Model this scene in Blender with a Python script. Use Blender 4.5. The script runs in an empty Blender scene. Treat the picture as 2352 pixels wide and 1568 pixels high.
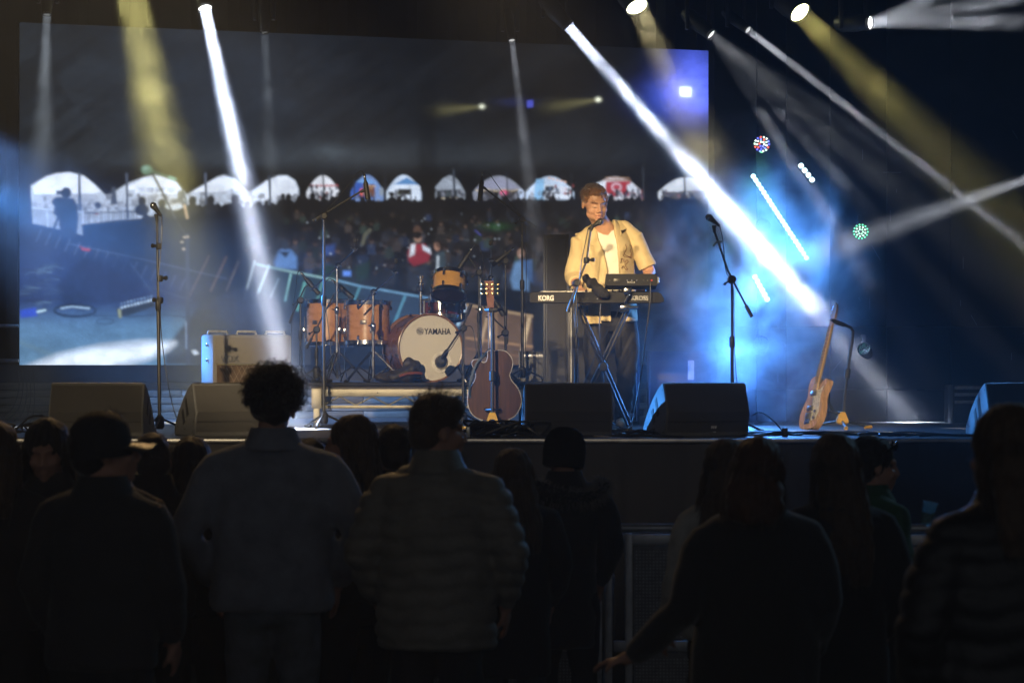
import bpy, bmesh, math, random
import numpy as np
from mathutils import Vector, Matrix, noise as mnoise
random.seed(7)
SC = bpy.context.scene
COL = SC.collection
R = math.radians
# ------------------------------------------------------------------ camera
CAMZ, STAGE = 1.85, 1.385            # eye height above the ground, height of the stage deck
FPX, CX, HY = 5553.0, 1176.0, 842.0  # 85 mm lens on a 2352 px wide picture, horizon line
cam_data = bpy.data.cameras.new('camera')
cam_data.sensor_width = 36.0
cam_data.lens = 85.0
cam_data.shift_y = (HY - 784.0) / 2352.0
cam_data.clip_end = 400.0
cam_data.dof.use_dof = True
cam_data.dof.focus_distance = 18.2
cam_data.dof.aperture_fstop = 4.0
cam = bpy.data.objects.new('camera', cam_data)
cam.location = (0, 0, CAMZ)
cam.rotation_euler = (R(90), 0, 0)
COL.objects.link(cam)
SC.camera = cam
def at(px, py, Y):                   # survey: a sighted point at a known distance
    return Vector(((px - CX) / FPX * Y, Y, CAMZ - (py - HY) / FPX * Y))
# ------------------------------------------------------------------ world, exposure
w = bpy.data.worlds.new('World')
SC.world = w
w.use_nodes = True
bg = w.node_tree.nodes['Background']
bg.inputs[0].default_value = (0.88, 0.92, 1.0, 1)
bg.inputs[1].default_value = 0.14
SC.view_settings.view_transform = 'Standard'
SC.view_settings.look = 'None'
SC.view_settings.exposure = 0.0
SC.view_settings.gamma = 1.0
SC.view_settings.use_curve_mapping = False
SC.cycles.use_denoising = True
SC.cycles.denoiser = 'OPENIMAGEDENOISE'
SC.cycles.denoising_prefilter = 'ACCURATE'
SC.cycles.max_bounces = 5
SC.cycles.diffuse_bounces = 2
SC.cycles.glossy_bounces = 2
SC.cycles.transmission_bounces = 4
SC.cycles.volume_bounces = 0
SC.cycles.sample_clamp_indirect = 2.0
SC.cycles.use_adaptive_sampling = False
SC.cycles.caustics_reflective = False
SC.cycles.caustics_refractive = False
SC.cycles.volume_max_steps = 128
SC.cycles.volume_step_rate = 1.6
# ------------------------------------------------------------------ helpers
def lin(c):
    def f(v):
        v = v / 255.0
        return v / 12.92 if v <= 0.04045 else ((v + 0.055) / 1.055) ** 2.4
    return tuple(f(v) for v in c)
MATS = {}
def mat(name, col, rough=0.5, metal=0.0, var=0.25, scale=30.0, bump=0.0, bscale=None, stretch=(1, 1, 1), spec=0.5, coat=0.0, sheen=0.0, trans=0.0):
    if name in MATS:
        return MATS[name]
    m = bpy.data.materials.new(name)
    m.use_nodes = True
    nt = m.node_tree
    b = nt.nodes['Principled BSDF']
    b.inputs['Roughness'].default_value = rough
    b.inputs['Metallic'].default_value = metal
    b.inputs['Specular IOR Level'].default_value = spec
    if coat: b.inputs['Coat Weight'].default_value = coat
    if sheen: b.inputs['Sheen Weight'].default_value = sheen
    if trans: b.inputs['Transmission Weight'].default_value = trans
    tc = nt.nodes.new('ShaderNodeTexCoord')
    mp = nt.nodes.new('ShaderNodeMapping')
    mp.inputs['Scale'].default_value = stretch
    nt.links.new(tc.outputs['Object'], mp.inputs['Vector'])
    n = nt.nodes.new('ShaderNodeTexNoise')
    n.inputs['Scale'].default_value = scale
    n.inputs['Detail'].default_value = 5
    nt.links.new(mp.outputs[0], n.inputs['Vector'])
    rp = nt.nodes.new('ShaderNodeValToRGB')
    rp.color_ramp.elements[0].position = 0.3
    rp.color_ramp.elements[1].position = 0.72
    rp.color_ramp.elements[0].color = tuple(max(0, c * (1 - var)) for c in col) + (1,)
    rp.color_ramp.elements[1].color = tuple(min(1, c * (1 + var)) for c in col) + (1,)
    nt.links.new(n.outputs['Fac'], rp.inputs[0])
    nt.links.new(rp.outputs[0], b.inputs['Base Color'])
    rr = nt.nodes.new('ShaderNodeMapRange')
    rr.inputs['To Min'].default_value = max(0.03, rough - 0.12)
    rr.inputs['To Max'].default_value = min(1, rough + 0.12)
    nt.links.new(n.outputs['Fac'], rr.inputs['Value'])
    nt.links.new(rr.outputs[0], b.inputs['Roughness'])
    if bump:
        n2 = nt.nodes.new('ShaderNodeTexNoise')
        n2.inputs['Scale'].default_value = bscale or scale * 3
        n2.inputs['Detail'].default_value = 3
        nt.links.new(mp.outputs[0], n2.inputs['Vector'])
        bp = nt.nodes.new('ShaderNodeBump')
        bp.inputs['Strength'].default_value = bump
        bp.inputs['Distance'].default_value = 0.01
        nt.links.new(n2.outputs['Fac'], bp.inputs['Height'])
        nt.links.new(bp.outputs[0], b.inputs['Normal'])
    MATS[name] = m
    return m
def emis(name, col, strength):
    if name in MATS:
        return MATS[name]
    m = bpy.data.materials.new(name)
    m.use_nodes = True
    nt = m.node_tree
    nt.nodes.clear()
    o = nt.nodes.new('ShaderNodeOutputMaterial')
    e = nt.nodes.new('ShaderNodeEmission')
    e.inputs[0].default_value = tuple(col) + (1,)
    e.inputs[1].default_value = strength
    nt.links.new(e.outputs[0], o.inputs[0])
    m.cycles.emission_sampling = 'NONE'
    MATS[name] = m
    return m
def basis(d, up=None):
    d = Vector(d).normalized()
    u = Vector(up) if up is not None else (Vector((0, 0, 1)) if abs(d.z) < 0.95 else Vector((0, 1, 0)))
    x = u.cross(d).normalized()
    y = d.cross(x).normalized()
    return x, y, d
class MB:
    """collects vertices and faces for one mesh object"""
    def __init__(s):
        s.v, s.f, s.M = [], [], Matrix.Identity(4)
    def add(s, vs, fs):
        o = len(s.v)
        s.v.extend(tuple(s.M @ Vector(p)) for p in vs)
        s.f.extend(tuple(i + o for i in f) for f in fs)
        return s
    def box(s, c, d, bev=0.0):
        x, y, z = [k / 2 for k in d]
        if bev <= 0:
            vs = [(c[0] + a * x, c[1] + b * y, c[2] + e * z) for a in (-1, 1) for b in (-1, 1) for e in (-1, 1)]
            return s.add(vs, [(0, 1, 3, 2), (4, 6, 7, 5), (0, 4, 5, 1), (2, 3, 7, 6), (0, 2, 6, 4), (1, 5, 7, 3)])
        bm = bmesh.new()
        bmesh.ops.create_cube(bm, size=1.0)
        for v in bm.verts:
            v.co = Vector((v.co.x * d[0] + c[0], v.co.y * d[1] + c[1], v.co.z * d[2] + c[2]))
        bmesh.ops.bevel(bm, geom=bm.edges[:], offset=bev, segments=2, affect='EDGES', profile=0.5)
        bm.verts.index_update()
        r = s.add([v.co.copy() for v in bm.verts], [[v.index for v in f.verts] for f in bm.faces])
        bm.free()
        return r
    def rings(s, rings, cap=True, closed=True):
        n = len(rings[0])
        o = len(s.v)
        for r in rings:
            s.v.extend(tuple(s.M @ Vector(p)) for p in r)
        for i in range(len(rings) - 1):
            for j in range(n if closed else n - 1):
                k = (j + 1) % n
                s.f.append((o + i * n + j, o + i * n + k, o + (i + 1) * n + k, o + (i + 1) * n + j))
        if cap and closed:
            s.f.append(tuple(o + j for j in reversed(range(n))))
            s.f.append(tuple(o + (len(rings) - 1) * n + j for j in range(n)))
        return s
    def tube(s, pts, rad, seg=8, cap=True):
        pts = [Vector(p) for p in pts]
        if not hasattr(rad, '__len__'):
            rad = [rad] * len(pts)
        rs, up = [], None
        for i, p in enumerate(pts):
            a = pts[max(0, i - 1)]; b = pts[min(len(pts) - 1, i + 1)]
            d = b - a
            if d.length < 1e-9: d = Vector((0, 0, 1))
            d.normalize()
            if up is None:
                x, y, _ = basis(d)
            else:
                x = (up - d * up.dot(d))
                x = x.normalized() if x.length > 1e-6 else basis(d)[0]
                y = d.cross(x)
            up = x
            rs.append([p + (x * math.cos(t) + y * math.sin(t)) * rad[i] for t in (2 * math.pi * k / seg for k in range(seg))])
        return s.rings(rs, cap)
    def lathe(s, prof, origin=(0, 0, 0), axis=(0, 0, 1), seg=20, cap=True):
        x, y, d = basis(axis)
        o = Vector(origin)
        return s.rings([[o + d * h + (x * math.cos(t) + y * math.sin(t)) * max(r, 1e-4) for t in (2 * math.pi * k / seg for k in range(seg))] for r, h in prof], cap)
    def ball(s, c, r, seg=10, rg=7):
        r = (r, r, r) if not hasattr(r, '__len__') else r
        rs = []
        for i in range(rg + 1):
            t = math.pi * (0.02 + 0.96 * i / rg)
            rs.append([(c[0] + r[0] * math.sin(t) * math.cos(a), c[1] + r[1] * math.sin(t) * math.sin(a), c[2] - r[2] * math.cos(t)) for a in (2 * math.pi * k / seg for k in range(seg))])
        return s.rings(rs)
    def prism(s, poly, y0, y1, plane='xz'):
        f = (lambda a, b, y: (a, y, b)) if plane == 'xz' else ((lambda a, b, y: (y, a, b)) if plane == 'yz' else (lambda a, b, y: (a, b, y)))
        return s.rings([[f(a, b, y0) for a, b in poly], [f(a, b, y1) for a, b in poly]])
    def build(s, name, m=None, parent=None, smooth=True, loc=None, rz=0.0, angle=35):
        me = bpy.data.meshes.new(name)
        me.from_pydata(s.v, [], s.f)
        bm = bmesh.new(); bm.from_mesh(me)
        bmesh.ops.recalc_face_normals(bm, faces=bm.faces[:])
        bm.to_mesh(me); bm.free()
        if m is not None: me.materials.append(m)
        if smooth:
            me.polygons.foreach_set('use_smooth', [True] * len(me.polygons))
            me.set_sharp_from_angle(angle=R(angle))
        ob = bpy.data.objects.new(name, me)
        COL.objects.link(ob)
        if parent is not None: ob.parent = parent
        if loc is not None: ob.location = loc
        ob.rotation_euler.z = rz
        return ob
def tag(o, label=None, cat=None, group=None, kind=None):
    if label: o['label'] = label
    if cat: o['category'] = cat
    if group: o['group'] = group
    if kind: o['kind'] = kind
    return o
def thing(name, label, cat, loc=(0, 0, 0), rz=0.0, group=None):
    o = bpy.data.objects.new(name, None)
    o.empty_display_size = 0.1
    COL.objects.link(o)
    o.location = loc
    o.rotation_euler.z = rz
    return tag(o, label, cat, group)
def bez(p0, p1, p2, p3, n=12):
    p0, p1, p2, p3 = map(Vector, (p0, p1, p2, p3))
    return [p0 * (1 - t) ** 3 + p1 * 3 * t * (1 - t) ** 2 + p2 * 3 * t * t * (1 - t) + p3 * t ** 3 for t in (k / n for k in range(n + 1))]
def spline(pts, n=6):
    pts = [Vector(p) for p in pts]
    out = []
    for i in range(len(pts) - 1):
        a = pts[max(0, i - 1)]; b = pts[i]; c = pts[i + 1]; d = pts[min(len(pts) - 1, i + 2)]
        for k in range(n):
            t = k / n
            out.append(0.5 * ((2 * b) + (c - a) * t + (2 * a - 5 * b + 4 * c - d) * t * t + (3 * b - a - 3 * c + d) * t ** 3))
    out.append(pts[-1])
    return out
def letters(txt, size, m, parent, loc, rot=(R(90), 0, 0), depth=0.001, name='lettering', bold=0.0, sx=1.0, align='LEFT', shear=0.0):
    cu = bpy.data.curves.new(name, 'FONT')
    cu.body = txt; cu.size = size; cu.extrude = depth; cu.offset = bold; cu.align_x = align; cu.shear = shear
    t = bpy.data.objects.new(name, cu)
    COL.objects.link(t)
    dg = bpy.context.evaluated_depsgraph_get()
    me = bpy.data.meshes.new_from_object(t.evaluated_get(dg))
    bpy.data.objects.remove(t)
    me.materials.clear(); me.materials.append(m)
    o = bpy.data.objects.new(name, me)
    COL.objects.link(o)
    o.parent = parent; o.location = loc; o.rotation_euler = rot; o.scale = (sx, 1, 1)
    return o
def remesh(parts_mb, name, m, parent, voxel=0.02, smooth=4, wr=None, jitter=0.0, jscale=6.0, seed=0, fac=0.5):
    """fuses overlapping shapes of one body or garment into a single continuous surface"""
    me = bpy.data.meshes.new(name)
    me.from_pydata(parts_mb.v, [], parts_mb.f)
    bm = bmesh.new(); bm.from_mesh(me)
    bmesh.ops.recalc_face_normals(bm, faces=bm.faces[:])
    bm.to_mesh(me); bm.free()
    ob = bpy.data.objects.new(name, me)
    COL.objects.link(ob)
    md = ob.modifiers.new('r', 'REMESH'); md.mode = 'VOXEL'; md.voxel_size = voxel
    if smooth:
        ms = ob.modifiers.new('s', 'SMOOTH'); ms.iterations = smooth; ms.factor = fac
    dg = bpy.context.evaluated_depsgraph_get()
    me2 = bpy.data.meshes.new_from_object(ob.evaluated_get(dg))
    bpy.data.objects.remove(ob)
    me2.name = name
    n = len(me2.vertices)
    if wr is not None or jitter:
        co = np.empty(n * 3, np.float32); me2.vertices.foreach_get('co', co); co = co.reshape(-1, 3)
        no = np.empty(n * 3, np.float32); me2.vertex_normals.foreach_get('vector', no); no = no.reshape(-1, 3)
        d = np.zeros(n, np.float32)
        if jitter:
            off = Vector((seed * 7.3, seed * 3.1, 0))
            for i in range(n):
                d[i] = mnoise.noise(Vector(co[i]) * jscale + off) * jitter
        if wr is not None:
            d += wr(co, no)
        co = co + no * d[:, None]
        me2.vertices.foreach_set('co', co.reshape(-1))
    me2.materials.clear(); me2.materials.append(m)
    me2.polygons.foreach_set('use_smooth', [True] * len(me2.polygons))
    me2.update()
    o = bpy.data.objects.new(name, me2)
    COL.objects.link(o)
    if parent is not None: o.parent = parent
    return o
# ------------------------------------------------------------------ stage lighting
def aim(o, frm, to):
    o.location = frm
    o.rotation_euler = (Vector(to) - Vector(frm)).to_track_quat('-Z', 'Y').to_euler()
def spot(name, frm, to, deg, power, col, blend=0.25, rad=0.05):
    l = bpy.data.lights.new(name, 'SPOT')
    l.energy = power; l.color = col; l.spot_size = R(deg); l.spot_blend = blend; l.shadow_soft_size = rad
    o = bpy.data.objects.new(name, l)
    COL.objects.link(o)
    aim(o, frm, to)
    return o
WHITE, WARM, YEL, BLUE = (0.86, 0.9, 1.0), (1.0, 0.74, 0.40), (1.0, 0.88, 0.30), (0.12, 0.32, 1.0)
def beam(name, frm, to, r, spread, power, col):
    l = bpy.data.lights.new(name, 'AREA')
    l.shape = 'DISK'; l.size = 2 * r; l.energy = power * 1.5; l.color = col; l.spread = R(spread)
    o = bpy.data.objects.new(name, l)
    COL.objects.link(o)
    aim(o, frm, to)
    return o
# front-of-house lamps behind the audience, left of the camera
spot('front_wash', (-5.2, 2.5, 6.0), at(1392, 650, 18.3), 5.0, 14000, WARM, 0.6, 0.2)
spot('front_wash', (-1.6, 2.5, 6.2), at(1392, 650, 18.3), 5.0, 16000, WARM, 0.6, 0.2)
spot('front_wash', (-4.5, 2.5, 6.2), at(880, 815, 18.9), 11.0, 15000, (1.0, 0.78, 0.48), 0.6, 0.08)
spot('front_wash', (-3.0, 2.5, 6.2), at(1890, 880, 17.9), 4.0, 12000, (1.0, 0.74, 0.42), 0.6, 0.08)
spot('front_wash', (-5.0, 2.5, 6.0), at(330, 1000, 16.0), 9.0, 3500, (1.0, 0.78, 0.45), 0.9, 0.08)
spot('front_wash', (-1.0, 2.5, 6.2), at(1450, 950, 16.1), 13.0, 900, (1.0, 0.82, 0.58), 0.9, 0.12)
HOUSING = mat('housing_black', (0.012, 0.012, 0.013), 0.45, var=0.2)
def moving_head(label, px, py, Y, rl, tgt, deg, power, col, glow, blend=0.3, extra=(), hang=True, wash=()):
    p = at(px, py, Y)
    t = at(*tgt)
    d = (t - p).normalized()
    root = thing('moving_head_light', label, 'stage light', p, 0, 'stage lights hung above the band')
    x, y, _ = basis(d)
    b = MB(); b.lathe([(rl * 1.15, 0.012), (rl * 1.22, 0.0), (rl * 1.3, -0.05), (rl * 1.45, -0.10), (rl * 1.5, -0.22), (rl * 1.1, -0.28)], axis=d, seg=20)
    head = b.build('housing', HOUSING, root)
    n = MB(); n.lathe([(rl * 1.06, 0.013), (rl * 1.22, 0.018), (rl * 1.24, 0.03), (rl * 1.10, 0.032), (rl * 1.06, 0.026)], axis=d, seg=24, cap=False)
    n.build('rim', mat('rim_metal', (0.05, 0.05, 0.055), 0.3, 0.8), head)
    l = MB(); l.lathe([(rl * 1.05, 0.014), (rl * 0.8, 0.020), (rl * 0.4, 0.024), (0.001, 0.025)], axis=d, seg=24)
    l.build('lens', emis('lens_%.1f_%.2f_%.2f' % (glow, col[1], col[2]), [min(1, 0.35 + 0.75 * c) for c in col], glow), head)
    if hang:
        yk = MB()
        for sgn in (-1, 1):
            q = Vector((sgn * (rl * 1.6 + 0.02), 0, 0)) - d * 0.13
            yk.box((q.x, q.y, q.z + 0.10), (0.03, 0.07, 0.30), 0.006)
        yk.box((-d.x * 0.13, -d.y * 0.13, -d.z * 0.13 + 0.25), (rl * 3.2 + 0.10, 0.09, 0.05), 0.006)
        yk.build('yoke', HOUSING, root)
        bs = MB(); bs.box((-d.x * 0.13, -d.y * 0.13, -d.z * 0.13 + 0.34), (0.30, 0.24, 0.13), 0.02)
        bs.build('base', HOUSING, root)
    for (tt, dg, pw, cc) in ((tgt, deg, power, col),) + tuple(extra):
        o = beam('lamp_light', p + d * 0.034, at(*tt), rl * 0.97, dg, pw, cc)
    for (tt, dg, pw, cc) in wash:
        q = at(*tt); dq = (q - p).normalized()
        spot('lamp_wash', p + d * 0.05 + dq * 0.02, q, dg, pw, cc, 1.0, rl * 0.8)
    return root
moving_head('stage light throwing the bright white beam left of the drums', 470, 14, 19.6, 0.050, (662, 905, 18.2), 3.8, 48, WHITE, 14,
            extra=(((662, 905, 18.2), 8.0, 44, (0.55, 0.68, 1.0)),))  # wider, dimmer second beam added for the halo
moving_head('stage light throwing the bright white beam above the singer', 1299, 54, 19.8, 0.048, (2080, 950, 20.2), 3.2, 34, WHITE, 14,
            extra=(((2080, 950, 20.2), 8.0, 26, (0.50, 0.66, 1.0)),))  # second wide beam added as a halo round the first
moving_head('yellow wash light casting the broad yellow beam at top left', 292, -60, 19.6, 0.13, (430, 620, 19.9), 17.0, 44, YEL, 8)
moving_head('dim stage light at the upper left corner above the screen', 108, 28, 19.6, 0.035, (95, 420, 19.2), 12, 4, (0.8, 0.9, 1), 0.15)
moving_head('faint stage light left of the screen centre at its upper edge', 608, 68, 19.8, 0.035, (625, 460, 19.6), 9, 1.3, (0.8, 0.9, 1), 0.05)
moving_head('small stage light with a faint straight beam over the drums', 1175, 88, 19.8, 0.026, (1222, 470, 19.0), 6.0, 2.2, WHITE, 0.6)
moving_head('round yellow stage light above the singer, left of the two yellow ones', 1461, 12, 19.3, 0.082, (1590, 290, 18.6), 16.0, 13, (1, 0.84, 0.42), 9)
moving_head('small white stage light at the upper right corner of the screen', 1629, 76, 19.3, 0.042, (2300, 640, 18.2), 9.0, 2.2, (0.9, 0.92, 0.95), 1.6,
            extra=(((2300, 520, 18.2), 4.5, 0.8, WHITE), ((2250, 760, 18.2), 5, 0.7, WHITE), ((2120, 840, 18.4), 5, 0.5, WHITE)))
moving_head('narrow stage light throwing the thin pencil beam to the right', 1714, 66, 19.3, 0.030, (2352, 560, 17.4), 1.8, 6, WHITE, 0.8)
moving_head('round yellow stage light at upper right, right of the two yellow ones', 1834, 26, 19.3, 0.080, (2300, 500, 17.6), 13.0, 10, (1, 0.86, 0.25), 9)
moving_head('white stage light at top right fanning beams to the right', 1993, 53, 19.2, 0.050, (2400, 50, 18.3), 5.0, 7, WHITE, 3.5,
            extra=(((2400, -15, 18.3), 4.0, 6, WHITE), ((2400, -110, 18.3), 5.0, 6, WHITE)))
moving_head('stage light off to the right throwing the slanting grey beam leftwards', 2470, 372, 19.95, 0.030, (1860, 588, 20.37), 9.0, 20, WHITE, 2.0)
moving_head('blue wash light beyond the left edge of the screen', -330, 180, 19.2, 0.09, (160, 700, 20.2), 30, 4, (0.15, 0.42, 1.0), 2.0,
            wash=(((190, 600, 20.0), 44, 10500, (0.20, 0.42, 1.0)),))
moving_head('blue wash light high on the left aimed across the monitors', -230, 390, 20.0, 0.07, (1480, 960, 16.2), 3, 0.5, (0.10, 0.40, 1.0), 2.0,
            wash=(((1400, 900, 17.0), 19, 15000, (0.06, 0.33, 1.0)), ((520, 850, 18.8), 9, 5000, (0.10, 0.36, 1.0))))
# unseen lamps added out of view to rim-light the audience
spot('added_rim_light', (-1.5, 16.5, 7.6), (-1.6, 8.0, 1.6), 34, 600, (1.0, 0.62, 0.26), 1.0, 0.1)
spot('added_rim_light', (6.4, 16.0, 6.0), (1.4, 8.4, 1.5), 34, 260, (0.30, 0.64, 1.0), 1.0, 0.1)
# light of the LED bars and the par lamps on the right wall
for q_ in ((1765, 470, 19.4, 130), (1815, 545, 19.4, 130), (1740, 660, 19.5, 190), (1690, 800, 19.6, 140)):
    spot('bar_light', at(*q_[:3]), at(q_[0] + 30, q_[1] + 150, 17.6), 140, q_[3], (0.09, 0.33, 1.0), 1.0, 0.16)
# unseen blue lamp added behind the right-hand monitor to colour wall and smoke
moving_head('added blue floor lamp hidden behind the blue lit monitor', 1640, 962, 17.7, 0.06, (1760, 760, 20.4), 30, 3, (0.10, 0.32, 1.0), 1.0, hang=False,
            wash=(((1715, 740, 20.4), 64, 700, (0.04, 0.20, 1.0)),))
spot('par_light', at(1750, 345, 19.8), at(1720, 560, 19.3), 60, 60, (0.2, 1.0, 0.35), 0.9, 0.06)
# ------------------------------------------------------------------ the setting
g = MB().box((0, 60, -0.1), (400, 400, 0.2)).build('ground', mat('trodden_grass', (0.03, 0.035, 0.02), 0.9, var=0.5, scale=3.0, bump=0.5), smooth=False)
tag(g, kind='structure')
FRONT = 15.75
fl = MB().box((0, (FRONT + 25) / 2, STAGE - 0.05), (24, 25 - FRONT, 0.10)).build('stage_floor', mat('stage_ply', (0.045, 0.042, 0.04), 0.42, var=0.35, scale=4.0, bump=0.15, bscale=60), smooth=False)
tag(fl, kind='structure')
drape = mat('black_drape', (0.010, 0.010, 0.011), 0.9, var=0.3, scale=5.0)
b = MB()
rows = []
for zz in (STAGE, 9.0):
    r = []
    for i in range(240):
        x = -11.9 + i * 23.8 / 239
        r.append((x, 24.2 + 0.10 * math.sin(x * 9.0) + 0.05 * math.sin(x * 23.0 + 1), zz))
    rows.append(r)
b.rings(rows, cap=False, closed=False)
bd = b.build('back_drape', drape)
tag(bd, kind='structure')
# stage skirt: pleated black cloth below the lip, aluminium lip profile
b = MB(); rows = []
for zz, amp in ((0.0, 1.0), (0.7, 0.7), (STAGE - 0.034, 0.15)):
    rows.append([(-12 + i * 24 / 500, FRONT - 0.01 + amp * (0.025 * math.sin(i * 0.9) + 0.02 * math.sin(i * 0.37 + 2) + 0.015 * math.sin(i * 2.3)), zz) for i in range(501)])
b.rings(rows, cap=False, closed=False)
sk = b.build('stage_skirt', mat('skirt_cloth', (0.024, 0.0225, 0.021), 0.8, var=0.4, scale=3.0, bump=0.6, bscale=14))
tag(sk, 'creased black cloth skirt hanging below the stage front', 'stage skirt')
lp = MB().box((0, FRONT - 0.022, STAGE - 0.017), (24, 0.03, 0.030), 0.008).build('stage_lip', mat('lip_aluminium', (0.30, 0.30, 0.31), 0.4, 0.9, var=0.4, scale=8))
tag(lp, kind='structure')

# tent over the whole place, open to the dull daylight behind the audience
tent = mat('tent_cloth', (0.02, 0.02, 0.022), 0.9, var=0.2, scale=1.0)
b = MB(); b.box((0, 11.0, 8.6), (27.0, 28.6, 0.05)); tag(b.build('tent_roof', tent, smooth=False), kind='structure')
for sx_ in (-1, 1):
    b = MB(); b.box((sx_ * 13.45, 11.0, 4.3), (0.05, 28.6, 8.6)); tag(b.build('tent_wall', tent, smooth=False), kind='structure')
pl_ = bpy.data.lights.new('tent_opening', 'AREA'); pl_.shape = 'RECTANGLE'; pl_.size = 26.8; pl_.size_y = 8.4; pl_.cycles.is_portal = True
po = bpy.data.objects.new('tent_opening', pl_); COL.objects.link(po); aim(po, (0, -3.28, 4.3), (0, 10, 4.3))
# ------------------------------------------------------------------ LED wall with its live picture
SL, SR = 21.0, 22.87
c_tl, c_tr = at(45, 52, SL), at(1627, 117, SR)
c_bl = Vector((c_tl.x, c_tl.y, at(45, 838, SL).z)); c_br = Vector((c_tr.x, c_tr.y, c_bl.z))
NU, NV = 720, 352
uu, vv = np.meshgrid(np.linspace(0, 1, NU), np.linspace(0, 1, NV))
def lerp3(a, b_, t): return np.array(a)[None, :] * (1 - t)[:, None] + np.array(b_)[None, :] * t[:, None]
U, V = uu.ravel(), vv.ravel()
POS = lerp3(c_tl, c_tr, U) * (1 - V)[:, None] + lerp3(c_bl, c_br, U) * V[:, None]
PX = POS[:, 0] / POS[:, 1] * FPX + CX
PY = (CAMZ - POS[:, 2]) / POS[:, 1] * FPX + HY
IMG = np.zeros((len(U), 3))
rng = np.random.default_rng(5)
L = lambda c: np.array(lin(c))
def put(mask, col, idx=slice(None)):
    IMG[idx] = IMG[idx] * (1 - mask)[:, None] + L(col)[None, :] * mask[:, None]
def glow(mask, col, idx=slice(None)):
    IMG[idx] += L(col)[None, :] * mask[:, None]
def near(x0, x1, y0, y1, m=8):
    return np.nonzero((PX > x0 - m) & (PX < x1 + m) & (PY > y0 - m) & (PY < y1 + m))[0]
def poly(pts, col, soft=1.3, a=1.0):
    pts = np.array(pts, float)
    i = near(pts[:, 0].min(), pts[:, 0].max(), pts[:, 1].min(), pts[:, 1].max(), 4 + 2 * soft)
    if not len(i): return
    x, y = PX[i], PY[i]
    ins = np.zeros(len(i), bool); dist = np.full(len(i), 1e9)
    for k in range(len(pts)):
        ax, ay = pts[k]; bx, by = pts[(k + 1) % len(pts)]
        c = ((ay > y) != (by > y)) & (x < (bx - ax) * (y - ay) / (by - ay + 1e-12) + ax)
        ins ^= c
        ux, uy = bx - ax, by - ay
        t = np.clip(((x - ax) * ux + (y - ay) * uy) / (ux * ux + uy * uy + 1e-9), 0, 1)
        dist = np.minimum(dist, np.hypot(x - ax - t * ux, y - ay - t * uy))
    sd = np.where(ins, dist, -dist)
    put(np.clip(sd / soft * 0.5 + 0.5, 0, 1) * a, col, i)
def line(pts, wd, col, soft=1.2, a=1.0, col2=None):
    pts = np.array(pts, float)
    i = near(pts[:, 0].min(), pts[:, 0].max(), pts[:, 1].min(), pts[:, 1].max(), wd + 3 * soft)
    if not len(i): return
    x, y = PX[i], PY[i]; dist = np.full(len(i), 1e9)
    for k in range(len(pts) - 1):
        ax, ay = pts[k]; ux, uy = pts[k + 1] - pts[k]
        t = np.clip(((x - ax) * ux + (y - ay) * uy) / (ux * ux + uy * uy + 1e-9), 0, 1)
        dist = np.minimum(dist, np.hypot(x - ax - t * ux, y - ay - t * uy))
    put(np.clip((wd / 2 - dist) / soft + 0.5, 0, 1) * a, col, i)
def blob(cx, cy, rx, ry, col, soft=0.35, a=1.0, add=False, ang=0):
    i = near(cx - 2.2 * max(rx, ry), cx + 2.2 * max(rx, ry), cy - 2.2 * max(rx, ry), cy + 2.2 * max(rx, ry))
    if not len(i): return
    dx, dy = PX[i] - cx, PY[i] - cy
    ca, sa = math.cos(ang), math.sin(ang)
    r = np.hypot((dx * ca + dy * sa) / rx, (-dx * sa + dy * ca) / ry)
    m = np.clip((1 - r) / soft + 0.5, 0, 1) * a
    (glow if add else put)(m, col, i)
def gau(cx, cy, rx, ry, col, a=1.0, ang=0, add=True):
    dx, dy = PX - cx, PY - cy
    ca, sa = math.cos(ang), math.sin(ang)
    m = np.exp(-(((dx * ca + dy * sa) / rx) ** 2 + ((-dx * sa + dy * ca) / ry) ** 2)) * a
    (glow if add else put)(m, col)
def fld(sx, sy, seed=0, ang=0.0):      # smooth value noise over the picture
    r = np.random.default_rng(seed); G = r.random((64, 64))
    ca, sa = math.cos(ang), math.sin(ang)
    x = ((PX * ca + PY * sa) / sx) % 63; y = ((-PX * sa + PY * ca) / sy) % 63
    xi, yi = np.floor(x).astype(int), np.floor(y).astype(int); fx, fy = x - xi, y - yi
    fx = fx * fx * (3 - 2 * fx); fy = fy * fy * (3 - 2 * fy)
    a = G[yi, xi]; b_ = G[yi, (xi + 1) % 64]; c = G[(yi + 1) % 64, xi]; d = G[(yi + 1) % 64, (xi + 1) % 64]
    return (a * (1 - fx) + b_ * fx) * (1 - fy) + (c * (1 - fx) + d * fx) * fy
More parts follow.
